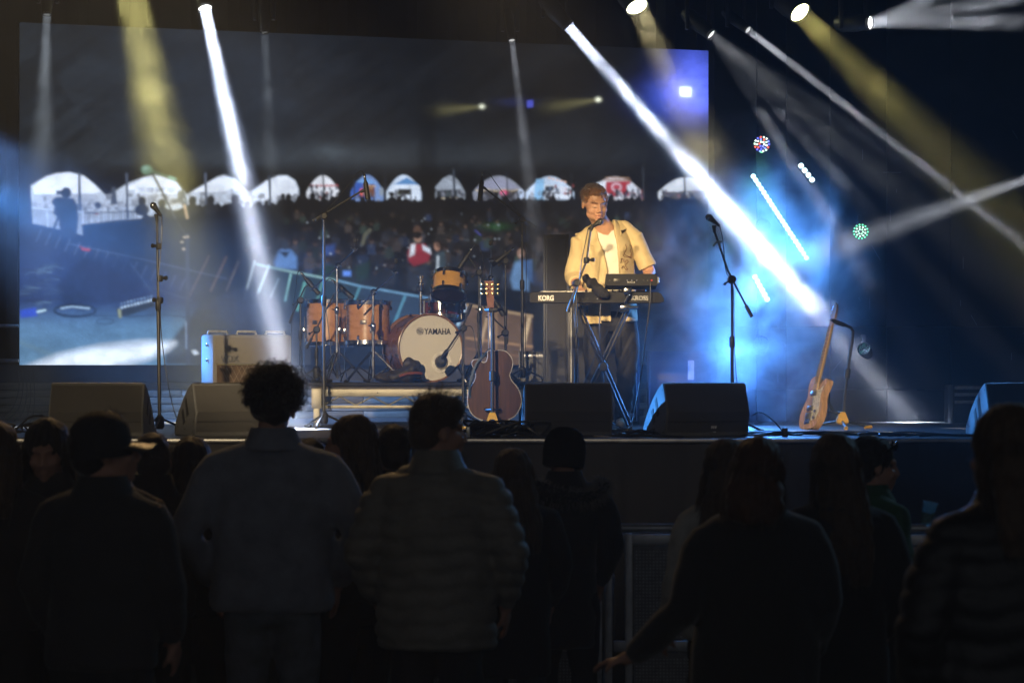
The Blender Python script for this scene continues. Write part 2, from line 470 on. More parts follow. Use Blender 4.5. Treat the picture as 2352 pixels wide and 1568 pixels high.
def paint_screen():
    # tent roof: dark cloth with slanting folds
    left = np.clip((900 - PX) / 900, 0, 1)
    base = L((21, 24, 28))[None, :] * np.ones((len(U), 1)) + left[:, None] * L((36, 48, 56))[None, :] * 0.45
    folds = fld(420, 9, 3, -0.62) * 0.55 + fld(900, 26, 4, -0.62) * 0.6
    base *= (0.22 + 0.72 * folds)[:, None]
    IMG[:] = base
    gau(760, 362, 520, 34, (46, 50, 52), 0.9)
    gau(1250, 330, 420, 60, (30, 34, 38), 0.45)
    gau(760, 348, 40, 14, (70, 78, 80), 0.5)
    gau(480, 220, 330, 190, (32, 44, 58), 0.7)
    poly([(40, 392), (1640, 392), (1640, 470), (40, 470)], (16, 18, 22), 22, 0.85)
    # blue flare at the upper right, square lamps, two yellow lamps with beams
    gau(1600, 165, 62, 95, (60, 84, 215), 0.95)
    gau(1575, 222, 88, 44, (40, 66, 190), 0.9)
    gau(1590, 205, 60, 55, (110, 120, 235), 0.8, 0.6)
    gau(1515, 235, 40, 36, (30, 70, 170), 0.5)
    poly([(1561, 200), (1588, 200), (1588, 222), (1561, 222)], (255, 255, 255), 2)
    gau(1575, 211, 15, 13, (200, 215, 255), 0.9)
    for q in range(5):
        poly([(1210, 232 + q * 3.4), (1224, 230 + q * 3.4), (1224, 232.2 + q * 3.4), (1210, 234.2 + q * 3.4)], (84, 92, 230), 0.8)
    gau(1185, 235, 40, 10, (20, 26, 70), 0.8)
    for lx, ly, sl, ln in ((1107, 245, 0.10, 130), (1374, 229, 0.16, 140)):
        for q in range(26):
            t = q / 25
            gau(lx - ln * t, ly + ln * t * sl, 9 + 16 * t, 3 + 15 * t, (140, 128, 70), 0.16 * (1 - t) ** 1.2)
        gau(lx, ly, 6, 5, (255, 250, 210), 1.2)
    # central mast
    poly([(962, 190), (1000, 190), (1003, 470), (960, 470)], (14, 16, 19), 9, 0.5)
    for q in range(7):
        line([(968 + 4 * (q % 2) * 6, 200 + q * 28), (992 - 4 * (q % 2) * 6, 228 + q * 28)], 2, (26, 29, 32), 2, 0.5)
    # arches open to daylight
    def arch(x0, x1, top, base_y, xp=None, sh=1.0):
        xp = xp or (x0 + x1) / 2
        pts = []
        for k in range(13):
            t = k / 12
            pts.append((x0 + (xp - x0) * t, base_y - 20 - (base_y - 20 - top) * math.sin(t * math.pi / 2) ** sh))
        for k in range(1, 13):
            t = k / 12
            pts.append((xp + (x1 - xp) * t, base_y - 20 - (base_y - 20 - top) * math.cos(t * math.pi / 2) ** sh))
        return pts + [(x1, base_y), (x0, base_y)]
    W_ = (248, 249, 252)
    # left four are wide openings with white marquees
    poly([(70, 426), (106, 405), (130, 398), (160, 395.5), (193, 404), (218, 424), (246, 452), (293, 421), (330, 407), (356, 401), (385, 406), (407, 418), (429, 447), (468, 424), (500, 406), (514, 402), (540, 410), (571, 442), (611, 415), (640, 403), (660, 403), (678, 414), (686, 432), (688, 470), (600, 490), (430, 500), (270, 505), (200, 515), (76, 512)], (196, 202, 210), 1.6)
    for pk in ([(74, 428), (106, 406), (130, 399), (160, 397), (193, 405), (218, 425), (232, 440), (222, 444), (80, 446)], [(296, 428), (330, 409), (356, 403), (385, 408), (407, 420), (416, 434), (290, 436)], [(440, 442), (468, 426), (500, 408), (514, 404), (540, 412), (560, 436), (500, 441)], [(580, 440), (611, 417), (640, 405), (660, 405), (676, 416), (684, 434), (684, 458), (580, 462)]):
        poly(pk, W_, 1.6)
    poly([(76, 447), (220, 446), (236, 470), (200, 512), (76, 500)], (176, 178, 184), 2, 0.8)
    line([(78, 470), (125, 466), (200, 472)], 1, (150, 150, 155))
    # VIP BAR banner under the second arch
    poly([(312, 428), (408, 428), (412, 446), (310, 446)], (235, 238, 244), 1)
    F5 = {'V': ('10001', '10001', '10001', '01010', '00100'), 'I': ('111', '010', '010', '010', '111'), 'P': ('11110', '10001', '11110', '10000', '10000'), 'B': ('11110', '10001', '11110', '10001', '11110'), 'A': ('01110', '10001', '11111', '10001', '10001'), 'R': ('11110', '10001', '11110', '10010', '10001'), ' ': ('00',) * 5}
    tx = 338.0
    for ch in 'VIP BAR':
        for ry, row in enumerate(F5[ch]):
            for rx, v_ in enumerate(row):
                if v_ == '1':
                    poly([(tx + rx * 0.95, 432.5 + ry * 1.7), (tx + rx * 0.95 + 1.0, 432.5 + ry * 1.7), (tx + rx * 0.95 + 1.0, 434.2 + ry * 1.7), (tx + rx * 0.95, 434.2 + ry * 1.7)], (70, 100, 150), 0.7)
        tx += len(F5[ch][0]) * 0.95 + 1.6
    poly([(318, 432), (333, 432), (333, 442), (318, 442)], (205, 212, 222), 1); blob(394, 437, 9, 6, (205, 214, 226), 0.3)
    poly([(408, 440), (421, 437), (423, 470), (408, 470)], (120, 122, 120), 1.5)
    poly([(318, 448), (400, 448), (400, 475), (318, 478)], (205, 206, 208), 2, 0.8)
    line([(474, 470), (520, 440)], 1.2, (160, 160, 165)); line([(620, 470), (660, 446)], 1.2, (190, 190, 195))
    for k in range(40):
        x = rng.uniform(200, 300); y = rng.uniform(462, 486)
        blob(x, y, rng.uniform(2, 7), rng.uniform(1.5, 4), [(90, 94, 104), (225, 228, 232), (60, 64, 74), (140, 142, 150)][rng.integers(4)], 0.6, 0.8)
    gau(230, 492, 40, 6, (120, 110, 70), 0.5); blob(222, 491, 5, 2, (210, 60, 50))
    # the smaller openings across the middle and right
    A = [(704, 780, 403), (806, 881, 402), (887, 968, 402), (1000, 1068, 403), (1086, 1205, 404), (1208, 1318, 405), (1352, 1476, 406), (1512, 1640, 407)]
    cols = [(236, 232, 230), (120, 150, 200), (210, 222, 236), (150, 154, 160), (150, 150, 160), (205, 220, 236), (214, 200, 200), (250, 250, 250)]
    for (x0, x1, tp), c in zip(A, cols):
        poly(arch(x0, x1, tp, 462, sh=0.9), c, 1.6)
    # small things seen through them
    for k in range(6):
        poly([(712 + k * 11, 424), (722 + k * 11, 424), (722 + k * 11, 429), (712 + k * 11, 429)], (190, 70, 70), 1, 0.8)
    for k in range(30):
        blob(rng.uniform(712, 776), rng.uniform(428, 455), rng.uniform(1.5, 4), rng.uniform(2, 6), [(60, 60, 70), (240, 240, 240), (150, 90, 80), (110, 112, 120)][rng.integers(4)], 0.6)
    poly([(806, 440), (820, 418), (842, 408), (858, 420), (862, 455), (806, 456)], (38, 84, 170), 1.5); poly([(818, 418), (840, 407), (864, 420), (850, 424)], (110, 160, 215), 1.2)
    poly([(834, 424), (860, 424), (862, 452), (834, 452)], (120, 70, 50), 2); blob(830, 442, 4, 9, (230, 80, 40)); blob(876, 440, 5, 10, (150, 160, 170))
    for k in range(14): blob(838 + k * 1.9, 426 + (k % 3) * 3, 1, 1, (255, 210, 150))
    poly([(892, 440), (915, 416), (935, 412), (965, 428), (965, 462), (892, 462)], (235, 242, 250), 1.5); poly([(905, 424), (934, 408), (962, 424)], (90, 150, 205), 1.2); poly([(915, 434), (945, 434), (945, 448), (912, 448)], (30, 32, 36), 1.5); gau(905, 450, 22, 8, (110, 110, 40), 0.5)
    poly([(1000, 430), (1020, 408), (1058, 428), (1062, 434), (1000, 434)], (176, 182, 190), 1.2); poly([(1003, 438), (1050, 436), (1050, 456), (1003, 458)], (44, 50, 54), 1.5); blob(1026, 446, 14, 6, (74, 82, 84))
    poly([(1092, 434), (1118, 416), (1145, 408), (1170, 418), (1196, 434)], (150, 148, 165), 1.2); poly([(1098, 436), (1194, 436), (1194, 458), (1098, 458)], (64, 60, 62), 2)
    for k in range(18): blob(1094 + k * 5.8, 437 + 1.5 * math.sin(k), 1.5, 1.5, (255, 220, 160))
    for k in range(12): blob(1002 + k * 4.5, 455, 1.4, 1.4, (255, 225, 170))
    blob(1158, 443, 10, 6, (225, 60, 110)); blob(1196, 447, 7, 12, (200, 212, 230), 0.5)
    poly([(1228, 430), (1232, 412), (1250, 411), (1250, 462), (1226, 462)], (140, 196, 232), 1.2); poly([(1250, 424), (1312, 430), (1316, 456), (1250, 458)], (225, 230, 236), 1.5); poly([(1252, 428), (1268, 428), (1268, 440), (1252, 440)], (50, 60, 72), 1.2); blob(1258, 452, 6, 5, (40, 44, 48))
    for k in range(24): blob(rng.uniform(1262, 1318), rng.uniform(426, 458), rng.uniform(2, 5), rng.uniform(2, 6), [(70, 84, 110), (240, 240, 245), (160, 60, 60), (120, 140, 170), (40, 44, 54)][rng.integers(5)], 0.6, 0.9)
    for k in range(5): blob(1262 + k * 9, 409 + k * 2.2, 3, 2.2, (255, 200, 170))
    poly([(1388, 418), (1446, 416), (1462, 450), (1380, 452)], (190, 40, 56), 1.5); blob(1416, 430, 12, 10, (235, 190, 195), 0.4); blob(1416, 430, 8, 6, (200, 60, 76), 0.4); poly([(1356, 440), (1372, 420), (1392, 416), (1390, 440)], (240, 240, 242), 2); poly([(1440, 426), (1452, 420), (1474, 444), (1440, 440)], (236, 236, 240), 2)
    line([(1386, 414), (1450, 414)], 2, (176, 130, 96)); line([(1392, 408), (1446, 408)], 1.6, (176, 130, 96))
    for k in range(6): line([(1392 + k * 9, 408 + 6 * (k % 2)), (1401 + k * 9, 414 - 6 * (k % 2))], 1.5, (170, 126, 92))
    for k in range(50): blob(rng.uniform(1380, 1476), rng.uniform(438, 460), rng.uniform(2, 4), rng.uniform(3, 6), [(70, 84, 110), (235, 235, 240), (150, 60, 60), (60, 64, 80), (40, 44, 54)][rng.integers(5)], 0.6, 0.9)
    poly([(1520, 440), (1630, 437), (1630, 462), (1516, 462)], (120, 112, 108), 2)
    for k in range(40): blob(rng.uniform(1516, 1630), rng.uniform(440, 460), rng.uniform(2, 5), rng.uniform(2, 6), [(90, 100, 120), (245, 245, 250), (190, 110, 90), (60, 64, 80), (40, 44, 54)][rng.integers(5)], 0.6, 0.9)
    poly([(1530, 440), (1535, 428), (1560, 414), (1590, 410), (1626, 422), (1630, 436)], (252, 252, 252), 1.4)
    for k in range(230):                                  # tables, chairs and passers-by below the marquees
        x = rng.uniform(76, 690); y = 470 - abs(rng.normal(0, 12)) + 30 * max(0, (300 - x) / 300)
        g_ = int(rng.uniform(70, 215)); w2 = rng.uniform(1.5, 7); h2 = rng.uniform(1.5, 7)
        poly([(x - w2, y - h2), (x + w2, y - h2), (x + w2, y + h2), (x - w2, y + h2)], (g_, g_ + 2, g_ + 8), 1.5, 0.75)
    for (x0, x1, tp) in A:
        for k in range(int((x1 - x0) / 4)):
            g_ = int(rng.uniform(30, 150)); blob(rng.uniform(x0 + 4, x1 - 4), rng.uniform(440, 462), rng.uniform(1.5, 4), rng.uniform(2, 7), (g_, g_, g_ + 8), 0.6, 0.85)
    # tent poles
    for x, y0, y1, wd, c in ((182, 398, 512, 6, (74, 82, 96)), (291, 400, 500, 5.5, (80, 88, 104)), (472, 400, 486, 6, (84, 92, 110)), (619, 405, 484, 5.5, (62, 70, 84)), (742, 396, 470, 4, (40, 46, 54)), (813, 398, 470, 3, (40, 44, 52)), (884, 398, 465, 3.5, (36, 40, 48)), (1042, 390, 460, 5, (60, 66, 74)), (1164, 395, 460, 3, (40, 44, 50)), (1312, 400, 470, 4, (34, 38, 44)), (1477, 385, 455, 4, (52, 56, 62)), (1572, 408, 462, 3.5, (40, 42, 46))):
        line([(x, y0), (x + 2, y1)], wd, c, 1.3)
    # the audience as a dark mass with a ragged upper edge
    poly([(40, 520), (76, 512), (200, 520), (330, 500), (430, 476), (560, 482), (700, 470), (860, 462), (1240, 458), (1640, 460), (1640, 850), (40, 850)], (15, 17, 21), 3)
    for k in range(420):
        x = rng.uniform(330, 1640); y = 462 + 34 * max(0, (700 - x) / 370) + rng.normal(0, 5) + 3
        s_ = rng.uniform(5, 10) * (1.25 if x < 700 else 1.0)
        blob(x, y, s_ * 0.62, s_ * 0.8, (16, 18, 23), 0.3); blob(x, y + s_ * 1.7, s_ * 1.4, s_ * 1.2, (16, 18, 23), 0.3)
    for x in (650, 700, 745, 780, 900, 1140, 1270, 1330, 1400, 1500, 1590):
        y = rng.uniform(444, 456); blob(x, y, 5, 6.5, (18, 20, 26), 0.3); blob(x, y + 14, 11, 9, (18, 20, 26), 0.3)
    m = np.clip((PY - 480) / 60, 0, 1) * np.clip((fld(24, 18, 9) - 0.55) * 2.4, 0, 1)
    glow(m * np.clip((PX - 600) / 200, 0, 1), (36, 34, 33))
    for k in range(150):                                  # pale faces and clothing in the crowd
        x = rng.uniform(680, 1620); y = rng.uniform(490, 660 + (x - 680) * 0.05)
        c = [(70, 56, 48), (54, 58, 66), (88, 92, 96), (40, 52, 78), (58, 70, 52), (64, 48, 40)][rng.integers(6)]
        a_ = rng.uniform(0.15, 0.6); s_ = rng.uniform(2.5, 6)
        blob(x, y, s_, s_ * rng.uniform(0.7, 1.6), c, 0.7, a_)
    for k in range(330):                                  # rows of standing figures, larger towards the front
        d_ = rng.random() ** 0.8; y = 478 + d_ * 150; x = rng.uniform(560, 1640); s_ = 5 + 9 * d_
        if y > 600 + (x - 600) * 0.17: continue
        sk_ = np.array([(74, 56, 46), (60, 46, 40), (44, 38, 36), (30, 28, 30)][rng.integers(4)]) * rng.uniform(0.9, 1.5)
        cl = np.array([(34, 36, 42), (26, 30, 36), (44, 46, 52), (30, 40, 60), (52, 44, 40), (24, 24, 28), (40, 50, 44)][rng.integers(7)]) * rng.uniform(0.7, 1.5)
        poly([(x - s_ * 1.1, y + s_ * 3.4), (x - s_ * 1.15, y + s_ * 1.3), (x - s_ * 0.5, y + s_ * 0.85), (x + s_ * 0.5, y + s_ * 0.85), (x + s_ * 1.15, y + s_ * 1.3), (x + s_ * 1.1, y + s_ * 3.4)], tuple(cl), 2.5, 0.8)
        blob(x, y, s_ * 0.55, s_ * 0.75, tuple(sk_), 0.5, 0.85); blob(x, y - s_ * 0.35, s_ * 0.6, s_ * 0.5, (16, 15, 16), 0.5, 0.85)
    # some who can be told apart
    poly([(630, 600), (640, 576), (652, 570), (668, 574), (682, 590), (682, 618), (632, 618)], (84, 124, 176), 4); poly([(642, 578), (656, 592), (666, 578)], (24, 30, 40), 3); blob(655, 562, 9, 12, (40, 46, 56), 0.4)
    blob(958, 528, 8, 10, (90, 62, 48), 0.4); blob(960, 546, 9, 11, (150, 110, 88), 0.4); blob(959, 540, 10, 8, (22, 20, 22), 0.4)
    poly([(936, 580), (946, 560), (976, 560), (990, 580), (984, 600), (950, 612), (938, 598)], (150, 30, 42), 3); poly([(944, 562), (954, 560), (952, 584), (940, 590)], (215, 215, 215), 2.5); poly([(970, 562), (988, 572), (990, 584), (972, 574)], (215, 220, 225), 2.5)
    poly([(936, 612), (980, 612), (976, 660), (938, 660)], (46, 50, 58), 5, 0.8)
    blob(1004, 566, 7, 10, (170, 120, 92), 0.4); blob(1010, 560, 9, 9, (40, 28, 22), 0.4, 0.7); poly([(1000, 582), (1022, 576), (1026, 640), (1002, 640)], (60, 74, 78), 3); line([(1006, 590), (1004, 640)], 6, (190, 196, 196), 2)
    blob(1196, 582, 8, 11, (150, 112, 90), 0.4); poly([(1172, 640), (1182, 604), (1200, 596), (1218, 620), (1214, 668), (1178, 664)], (92, 128, 164), 4); poly([(1196, 600), (1222, 596), (1224, 650), (1212, 640)], (54, 88, 130), 3)
    poly([(725, 640), (745, 606), (770, 612), (772, 650)], (30, 52, 44), 4); poly([(815, 612), (850, 600), (846, 640), (820, 650)], (34, 54, 46), 4); poly([(788, 622), (806, 622), (806, 634), (788, 634)], (90, 140, 230), 2.5)
    poly([(742, 566), (770, 560), (768, 585), (745, 588)], (40, 66, 120), 4); line([(833, 560), (838, 540), (850, 528)], 7, (120, 116, 92), 4, 0.6)
    gau(1140, 520, 30, 8, (40, 96, 40), 0.5); line([(1092, 530), (1104, 540)], 3, (80, 80, 170), 2, 0.7)
    for k in range(26):
        blob(rng.uniform(700, 1210), rng.uniform(500, 640), rng.uniform(1, 2.5), rng.uniform(1, 2.5), (200, 205, 210), 0.6, 0.55)
    # crowd barrier crossing the picture
    poly([(590, 608), (659, 622), (827, 657), (964, 681), (1072, 700), (1072, 840), (590, 760)], (38, 58, 64), 4, 0.75)
    poly([(827, 660), (1072, 702), (1072, 760), (827, 730)], (50, 70, 96), 6, 0.55)
    poly([(1060, 700), (1222, 724), (1222, 838), (1060, 838)], (112, 82, 54), 3, 0.95)
    poly([(690, 690), (900, 745), (1000, 838), (600, 838), (600, 720)], (24, 28, 36), 8, 0.8)
    m = (0.5 + 0.5 * np.sin(PX * 1.9)) * ((PX > 1070) & (PX < 1222) & (PY > 722)) * 0.35
    put(m, (84, 60, 40))
    line([(1140, 712), (1140, 838)], 5, (150, 112, 70), 2); line([(1072, 776), (1222, 796)], 5, (176, 128, 78), 2); line([(1072, 800), (1222, 822)], 3, (150, 104, 64), 2)
    line([(590, 607), (659, 622), (779, 645)], 5, (132, 166, 158), 1.8); line([(779, 645), (827, 657), (964, 681)], 5, (104, 150, 178), 1.8); line([(964, 681), (1072, 700)], 5, (96, 142, 176), 1.8); line([(1072, 700), (1222, 726)], 6, (176, 140, 94), 1.8)
    for (xa, ya, xb, yb, c, wd) in ((700, 650, 683, 712, (96, 166, 148), 6), (742, 642, 728, 690, (88, 150, 136), 4), (668, 630, 655, 690, (150, 206, 196), 4), (826, 661, 812, 694, (84, 148, 158), 5), (930, 681, 906, 742, (80, 140, 158), 6), (1068, 706, 1052, 745, (170, 200, 214), 7), (1119, 728, 1104, 792, (190, 152, 104), 7), (1215, 732, 1198, 812, (206, 168, 116), 9)):
        line([(xa, ya), (xb, yb)], wd, c, 2)
    for (xa, ya, xb, yb, c, wd) in ((480, 588, 430, 690, (104, 80, 62), 4), (520, 590, 484, 668, (120, 92, 70), 4), (548, 600, 520, 668, (120, 100, 80), 3), (585, 600, 560, 690, (176, 184, 176), 5), (618, 610, 590, 680, (190, 210, 205), 5), (640, 640, 618, 690, (150, 170, 165), 3)):
        line([(xa, ya), (xb, yb)], wd, c, 2, 0.85)
    line([(160, 560), (330, 596), (520, 640)], 2.5, (86, 96, 110), 2.5, 0.7); line([(76, 512), (180, 528)], 4, (150, 156, 166), 2, 0.8)
    for k in range(16):
        x = 86 + k * 22; y = 528 + k * 7.5
        line([(x + 9, y), (x - 3, y + 26)], 3, (92, 102, 116), 2.5, 0.65)
    # white fence panel, picket fence and the camera operator in front of them
    poly([(74, 476), (186, 486), (190, 540), (76, 512)], (150, 156, 164), 2, 0.9); line([(74, 478), (186, 487)], 3, (205, 210, 214), 1.5); line([(108, 480), (110, 520)], 3, (190, 196, 200), 1.5)
    for k in range(22):
        x = 196 + k * 5.6; line([(x, 486 - k * 0.15), (x, 520 - k * 0.5)], 2.4, (40, 44, 48), 1.2, 0.95)
    line([(194, 490), (318, 486)], 2, (40, 44, 48), 1.2); line([(194, 516), (300, 508)], 2, (40, 44, 48), 1.2)
    S = (34, 40, 50)
    blob(152, 443, 12, 13, S, 0.25); poly([(128, 438), (150, 437), (150, 446), (130, 447)], S, 1.2); poly([(126, 470), (134, 452), (150, 454), (170, 456), (178, 474), (180, 500), (176, 545), (140, 545), (134, 500), (122, 490)], S, 2); blob(132, 464, 13, 11, S, 0.3); line([(134, 498), (122, 530)], 6, S, 1.5)
    blob(225, 472, 7, 8, (62, 68, 78), 0.4); poly([(256, 440), (266, 438), (270, 468), (254, 470)], (72, 78, 88), 2); blob(261, 434, 5, 5, (70, 76, 86), 0.4)
    for x, y in ((326, 462), (372, 468), (442, 462), (484, 460), (540, 458)):
        blob(x, y, 9, 11, (34, 38, 46), 0.3); blob(x, y + 20, 17, 14, (34, 38, 46), 0.3)
    # stage floor in the lower left with gear, cables and the hot pool of light
    m = np.clip((PY - 690) / 50, 0, 1) * np.clip((470 - PX) / 60, 0, 1)
    put(m, (84, 124, 150)); gau(90, 640, 200, 130, (34, 62, 116), 0.8)
    m = np.clip((PY - 600) / 60, 0, 1) * np.clip((500 - PX) / 90, 0, 1) * np.clip((760 - PY) / 60, 0, 1)
    put(m * 0.55, (30, 54, 104))
    IMG[:] *= (1 - 0.12 * (fld(7, 3, 21) - 0.5) * (PY > 690))[:, None]
    poly([(130, 655), (190, 590), (300, 590), (330, 655), (300, 690), (150, 705)], (26, 40, 76), 6, 0.8); line([(300, 605), (350, 672)], 2, (66, 84, 110), 2)
    poly([(378, 800), (470, 690), (560, 660), (640, 690), (640, 838), (380, 838)], (36, 40, 52), 5, 0.95); line([(330, 655), (440, 690)], 2, (70, 84, 104), 2, 0.6)
    gau(560, 720, 60, 60, (80, 84, 96), 0.4)
    for k in range(34):
        x = rng.uniform(45, 130); y = rng.uniform(610, 700)
        line([(x - 14, y + rng.uniform(-3, 3)), (x, y - 3), (x + 20, y + rng.uniform(-5, 5))], 1.8, [(110, 140, 160), (16, 26, 50), (70, 96, 120)][rng.integers(3)], 1.5, 0.6)
    poly([(45, 712), (82, 706), (86, 726), (48, 730)], (24, 70, 190), 2.5); line([(86, 716), (104, 712)], 4, (200, 230, 235), 2)
    for e in (0, 1):
        t = np.linspace(0, 2 * math.pi, 30)
        line(np.stack([172 + (48 - 3 * e) * np.cos(t), 714 + (14 - 3 * e) * np.sin(t) - t * 0.4], 1), 4 - 2 * e, (22, 40, 66), 1.5)
    line([(140, 708), (165, 704), (205, 708)], 3, (190, 220, 235), 2)
    t = np.linspace(0, 2 * math.pi, 24); line(np.stack([242 + 20 * np.cos(t), 738 + 6 * np.sin(t)], 1), 2, (24, 48, 74), 1.3); line([(215, 725), (300, 727), (370, 722), (440, 730)], 2, (26, 50, 76), 1.4)
    poly([(268, 712), (350, 692), (358, 702), (290, 726), (272, 724)], (34, 40, 40), 2); line([(274, 712), (276, 727)], 7, (150, 150, 100), 2)
    for k in range(10):
        x = 280 + k * 7.6; y = 706 - k * 1.9; blob(x, y, 2.6, 2.6, (215, 235, 245), 0.6); blob(x - 1, y - 9, 1.8, 1.8, (170, 200, 225), 0.6); line([(x, y), (x - 1, y - 9)], 1.2, (90, 120, 150), 1)
    poly([(60, 846), (130, 818), (230, 796), (330, 786), (400, 788), (384, 802), (340, 822), (250, 846)], (252, 254, 254), 12); line([(45, 785), (120, 815)], 8, (110, 140, 150), 8, 0.5)
    gau(250, 815, 150, 22, (130, 150, 160), 0.5, -0.12)
    # stand, microphone and singer-side odds and ends in the foreground of the picture
    line([(345, 392), (404, 413)], 8, (64, 92, 84), 2); blob(337, 390, 13, 11, (88, 132, 112), 0.3); blob(334, 387, 7, 5, (140, 176, 160), 0.6, 0.7)
    line([(390, 408), (402, 412)], 8, (130, 180, 160), 2); line([(404, 413), (418, 432), (428, 462), (434, 500)], 3, (56, 70, 74), 1.5); line([(352, 402), (372, 440), (402, 500)], 5, (58, 66, 76), 2); line([(402, 500), (430, 545)], 2, (60, 66, 74), 2, 0.6)
    line([(424, 472), (430, 500)], 6, (196, 160, 120), 2); line([(430, 540), (432, 838)], 9, (44, 56, 78), 2.5, 0.85); line([(427, 740), (428, 800)], 2.5, (150, 170, 195), 2, 0.8)
    for x, y in ((424, 545), (431, 544), (418, 556), (422, 572)): blob(x, y, 3.5, 2.6, (220, 190, 150), 0.6)
    line([(190, 572), (205, 574)], 5, (190, 50, 60), 2.5); line([(184, 566), (189, 569)], 3, (150, 40, 54), 2)
    poly([(440, 805), (450, 803), (458, 812), (446, 815)], (200, 205, 210), 2)
    m = ((PX > 668) & (PX < 715) & (PY > 740) & (PY < 838)) * (0.5 + 0.5 * np.sin(PX * 1.75)) * 0.5
    put(m, (96, 92, 88))
    # camera softness and uneven exposure of the live feed
    G = IMG.reshape(NV, NU, 3)
    for _ in range(2):
        P_ = np.pad(G, ((1, 1), (1, 1), (0, 0)), 'edge')
        G = (P_[:-2, 1:-1] + P_[2:, 1:-1] + P_[1:-1, :-2] + P_[1:-1, 2:] + 2 * P_[1:-1, 1:-1]) / 6
    IMG[:] = G.reshape(-1, 3)
    IMG[:] *= (0.72 + 0.34 * fld(60, 40, 31) + 0.22 * fld(15, 11, 32))[:, None]
    # pixel grain
    IMG[:] *= (1 + rng.normal(0, 0.05, len(U)))[:, None]
paint_screen()
IMG[:] = (IMG * 0.88 + IMG.mean(1, keepdims=True) * 0.12) * np.array([0.90, 0.99, 1.14])[None, :]
np.clip(IMG, 0, 1.6, out=IMG)
me = bpy.data.meshes.new('display')
ii = (np.arange(NV - 1)[:, None] * NU + np.arange(NU - 1)[None, :]).ravel()
quads = np.stack([ii, ii + NU, ii + NU + 1, ii + 1], 1)
org = np.array(c_bl)
me.vertices.add(len(U)); me.vertices.foreach_set('co', (POS - org).astype(np.float32).ravel())
me.loops.add(quads.size); me.loops.foreach_set('vertex_index', quads.ravel().astype(np.int32))
me.polygons.add(len(quads)); me.polygons.foreach_set('loop_start', np.arange(0, quads.size, 4, dtype=np.int32))
me.update(calc_edges=True)
ca = me.color_attributes.new('picture', 'FLOAT_COLOR', 'POINT')
ca.data.foreach_set('color', np.concatenate([IMG, np.ones((len(U), 1))], 1).astype(np.float32).ravel())
sm = bpy.data.materials.new('led_picture'); sm.use_nodes = True
nt = sm.node_tree; nt.nodes.clear()
o_ = nt.nodes.new('ShaderNodeOutputMaterial'); e_ = nt.nodes.new('ShaderNodeEmission'); a_ = nt.nodes.new('ShaderNodeVertexColor'); a_.layer_name = 'picture'
nt.links.new(a_.outputs[0], e_.inputs[0]); e_.inputs[1].default_value = 1.15; nt.links.new(e_.outputs[0], o_.inputs[0])
sm.cycles.emission_sampling = 'NONE'
me.materials.append(sm)
scr = thing('led_screen', 'large video screen behind the band showing the audience under tent arches', 'screen', tuple(c_bl))
dsp = bpy.data.objects.new('display', me); COL.objects.link(dsp); dsp.parent = scr
sd = (c_br - c_bl); sdl = sd.length; sd.normalize(); sn = Vector((-sd.y, sd.x, 0))     # normal pointing away from the audience
hgt = c_tl.z - c_bl.z
cab = MB(); o0 = sn * 0.02; o1 = sn * 0.16
cab.add([tuple(q) for q in (o0, sd * sdl + o0, sd * sdl + o1, o1)] + [tuple(q + Vector((0, 0, hgt))) for q in (o0, sd * sdl + o0, sd * sdl + o1, o1)], [(0, 1, 5, 4), (1, 2, 6, 5), (2, 3, 7, 6), (3, 0, 4, 7), (0, 3, 2, 1), (4, 5, 6, 7)])
cab.build('cabinet', HOUSING, scr, smooth=False)
# ------------------------------------------------------------------ gear on the stage
BLACK = mat('black_steel', (0.014, 0.014, 0.015), 0.42, 0.0, var=0.3, scale=20)
RUB = mat('black_rubber', (0.012, 0.012, 0.012), 0.55, var=0.3)
CHROME = mat('chrome', (0.62, 0.62, 0.64), 0.16, 1.0, var=0.12, scale=15)
MIC = mat('mic_body', (0.03, 0.03, 0.032), 0.4, 0.4, var=0.2)
GRILLE = mat('mic_grille', (0.10, 0.10, 0.10), 0.5, 0.7, var=0.5, scale=400, bump=0.6, bscale=500)
CABLE = mat('cable_rubber', (0.016, 0.016, 0.017), 0.38, var=0.2)
def WM(root):
    b = MB(); b.M = Matrix.Translation(-Vector(root.location)); return b
def cable(label, pts, r=0.004, cat='cable', n=7, group=None, m=None):
    q = spline(pts, n)
    base = Vector(pts[0])
    b = MB(); b.M = Matrix.Translation(-base); b.tube(q, r, 6)
    o = b.build('cable', m or CABLE, loc=base)
    return tag(o, label, cat, group)
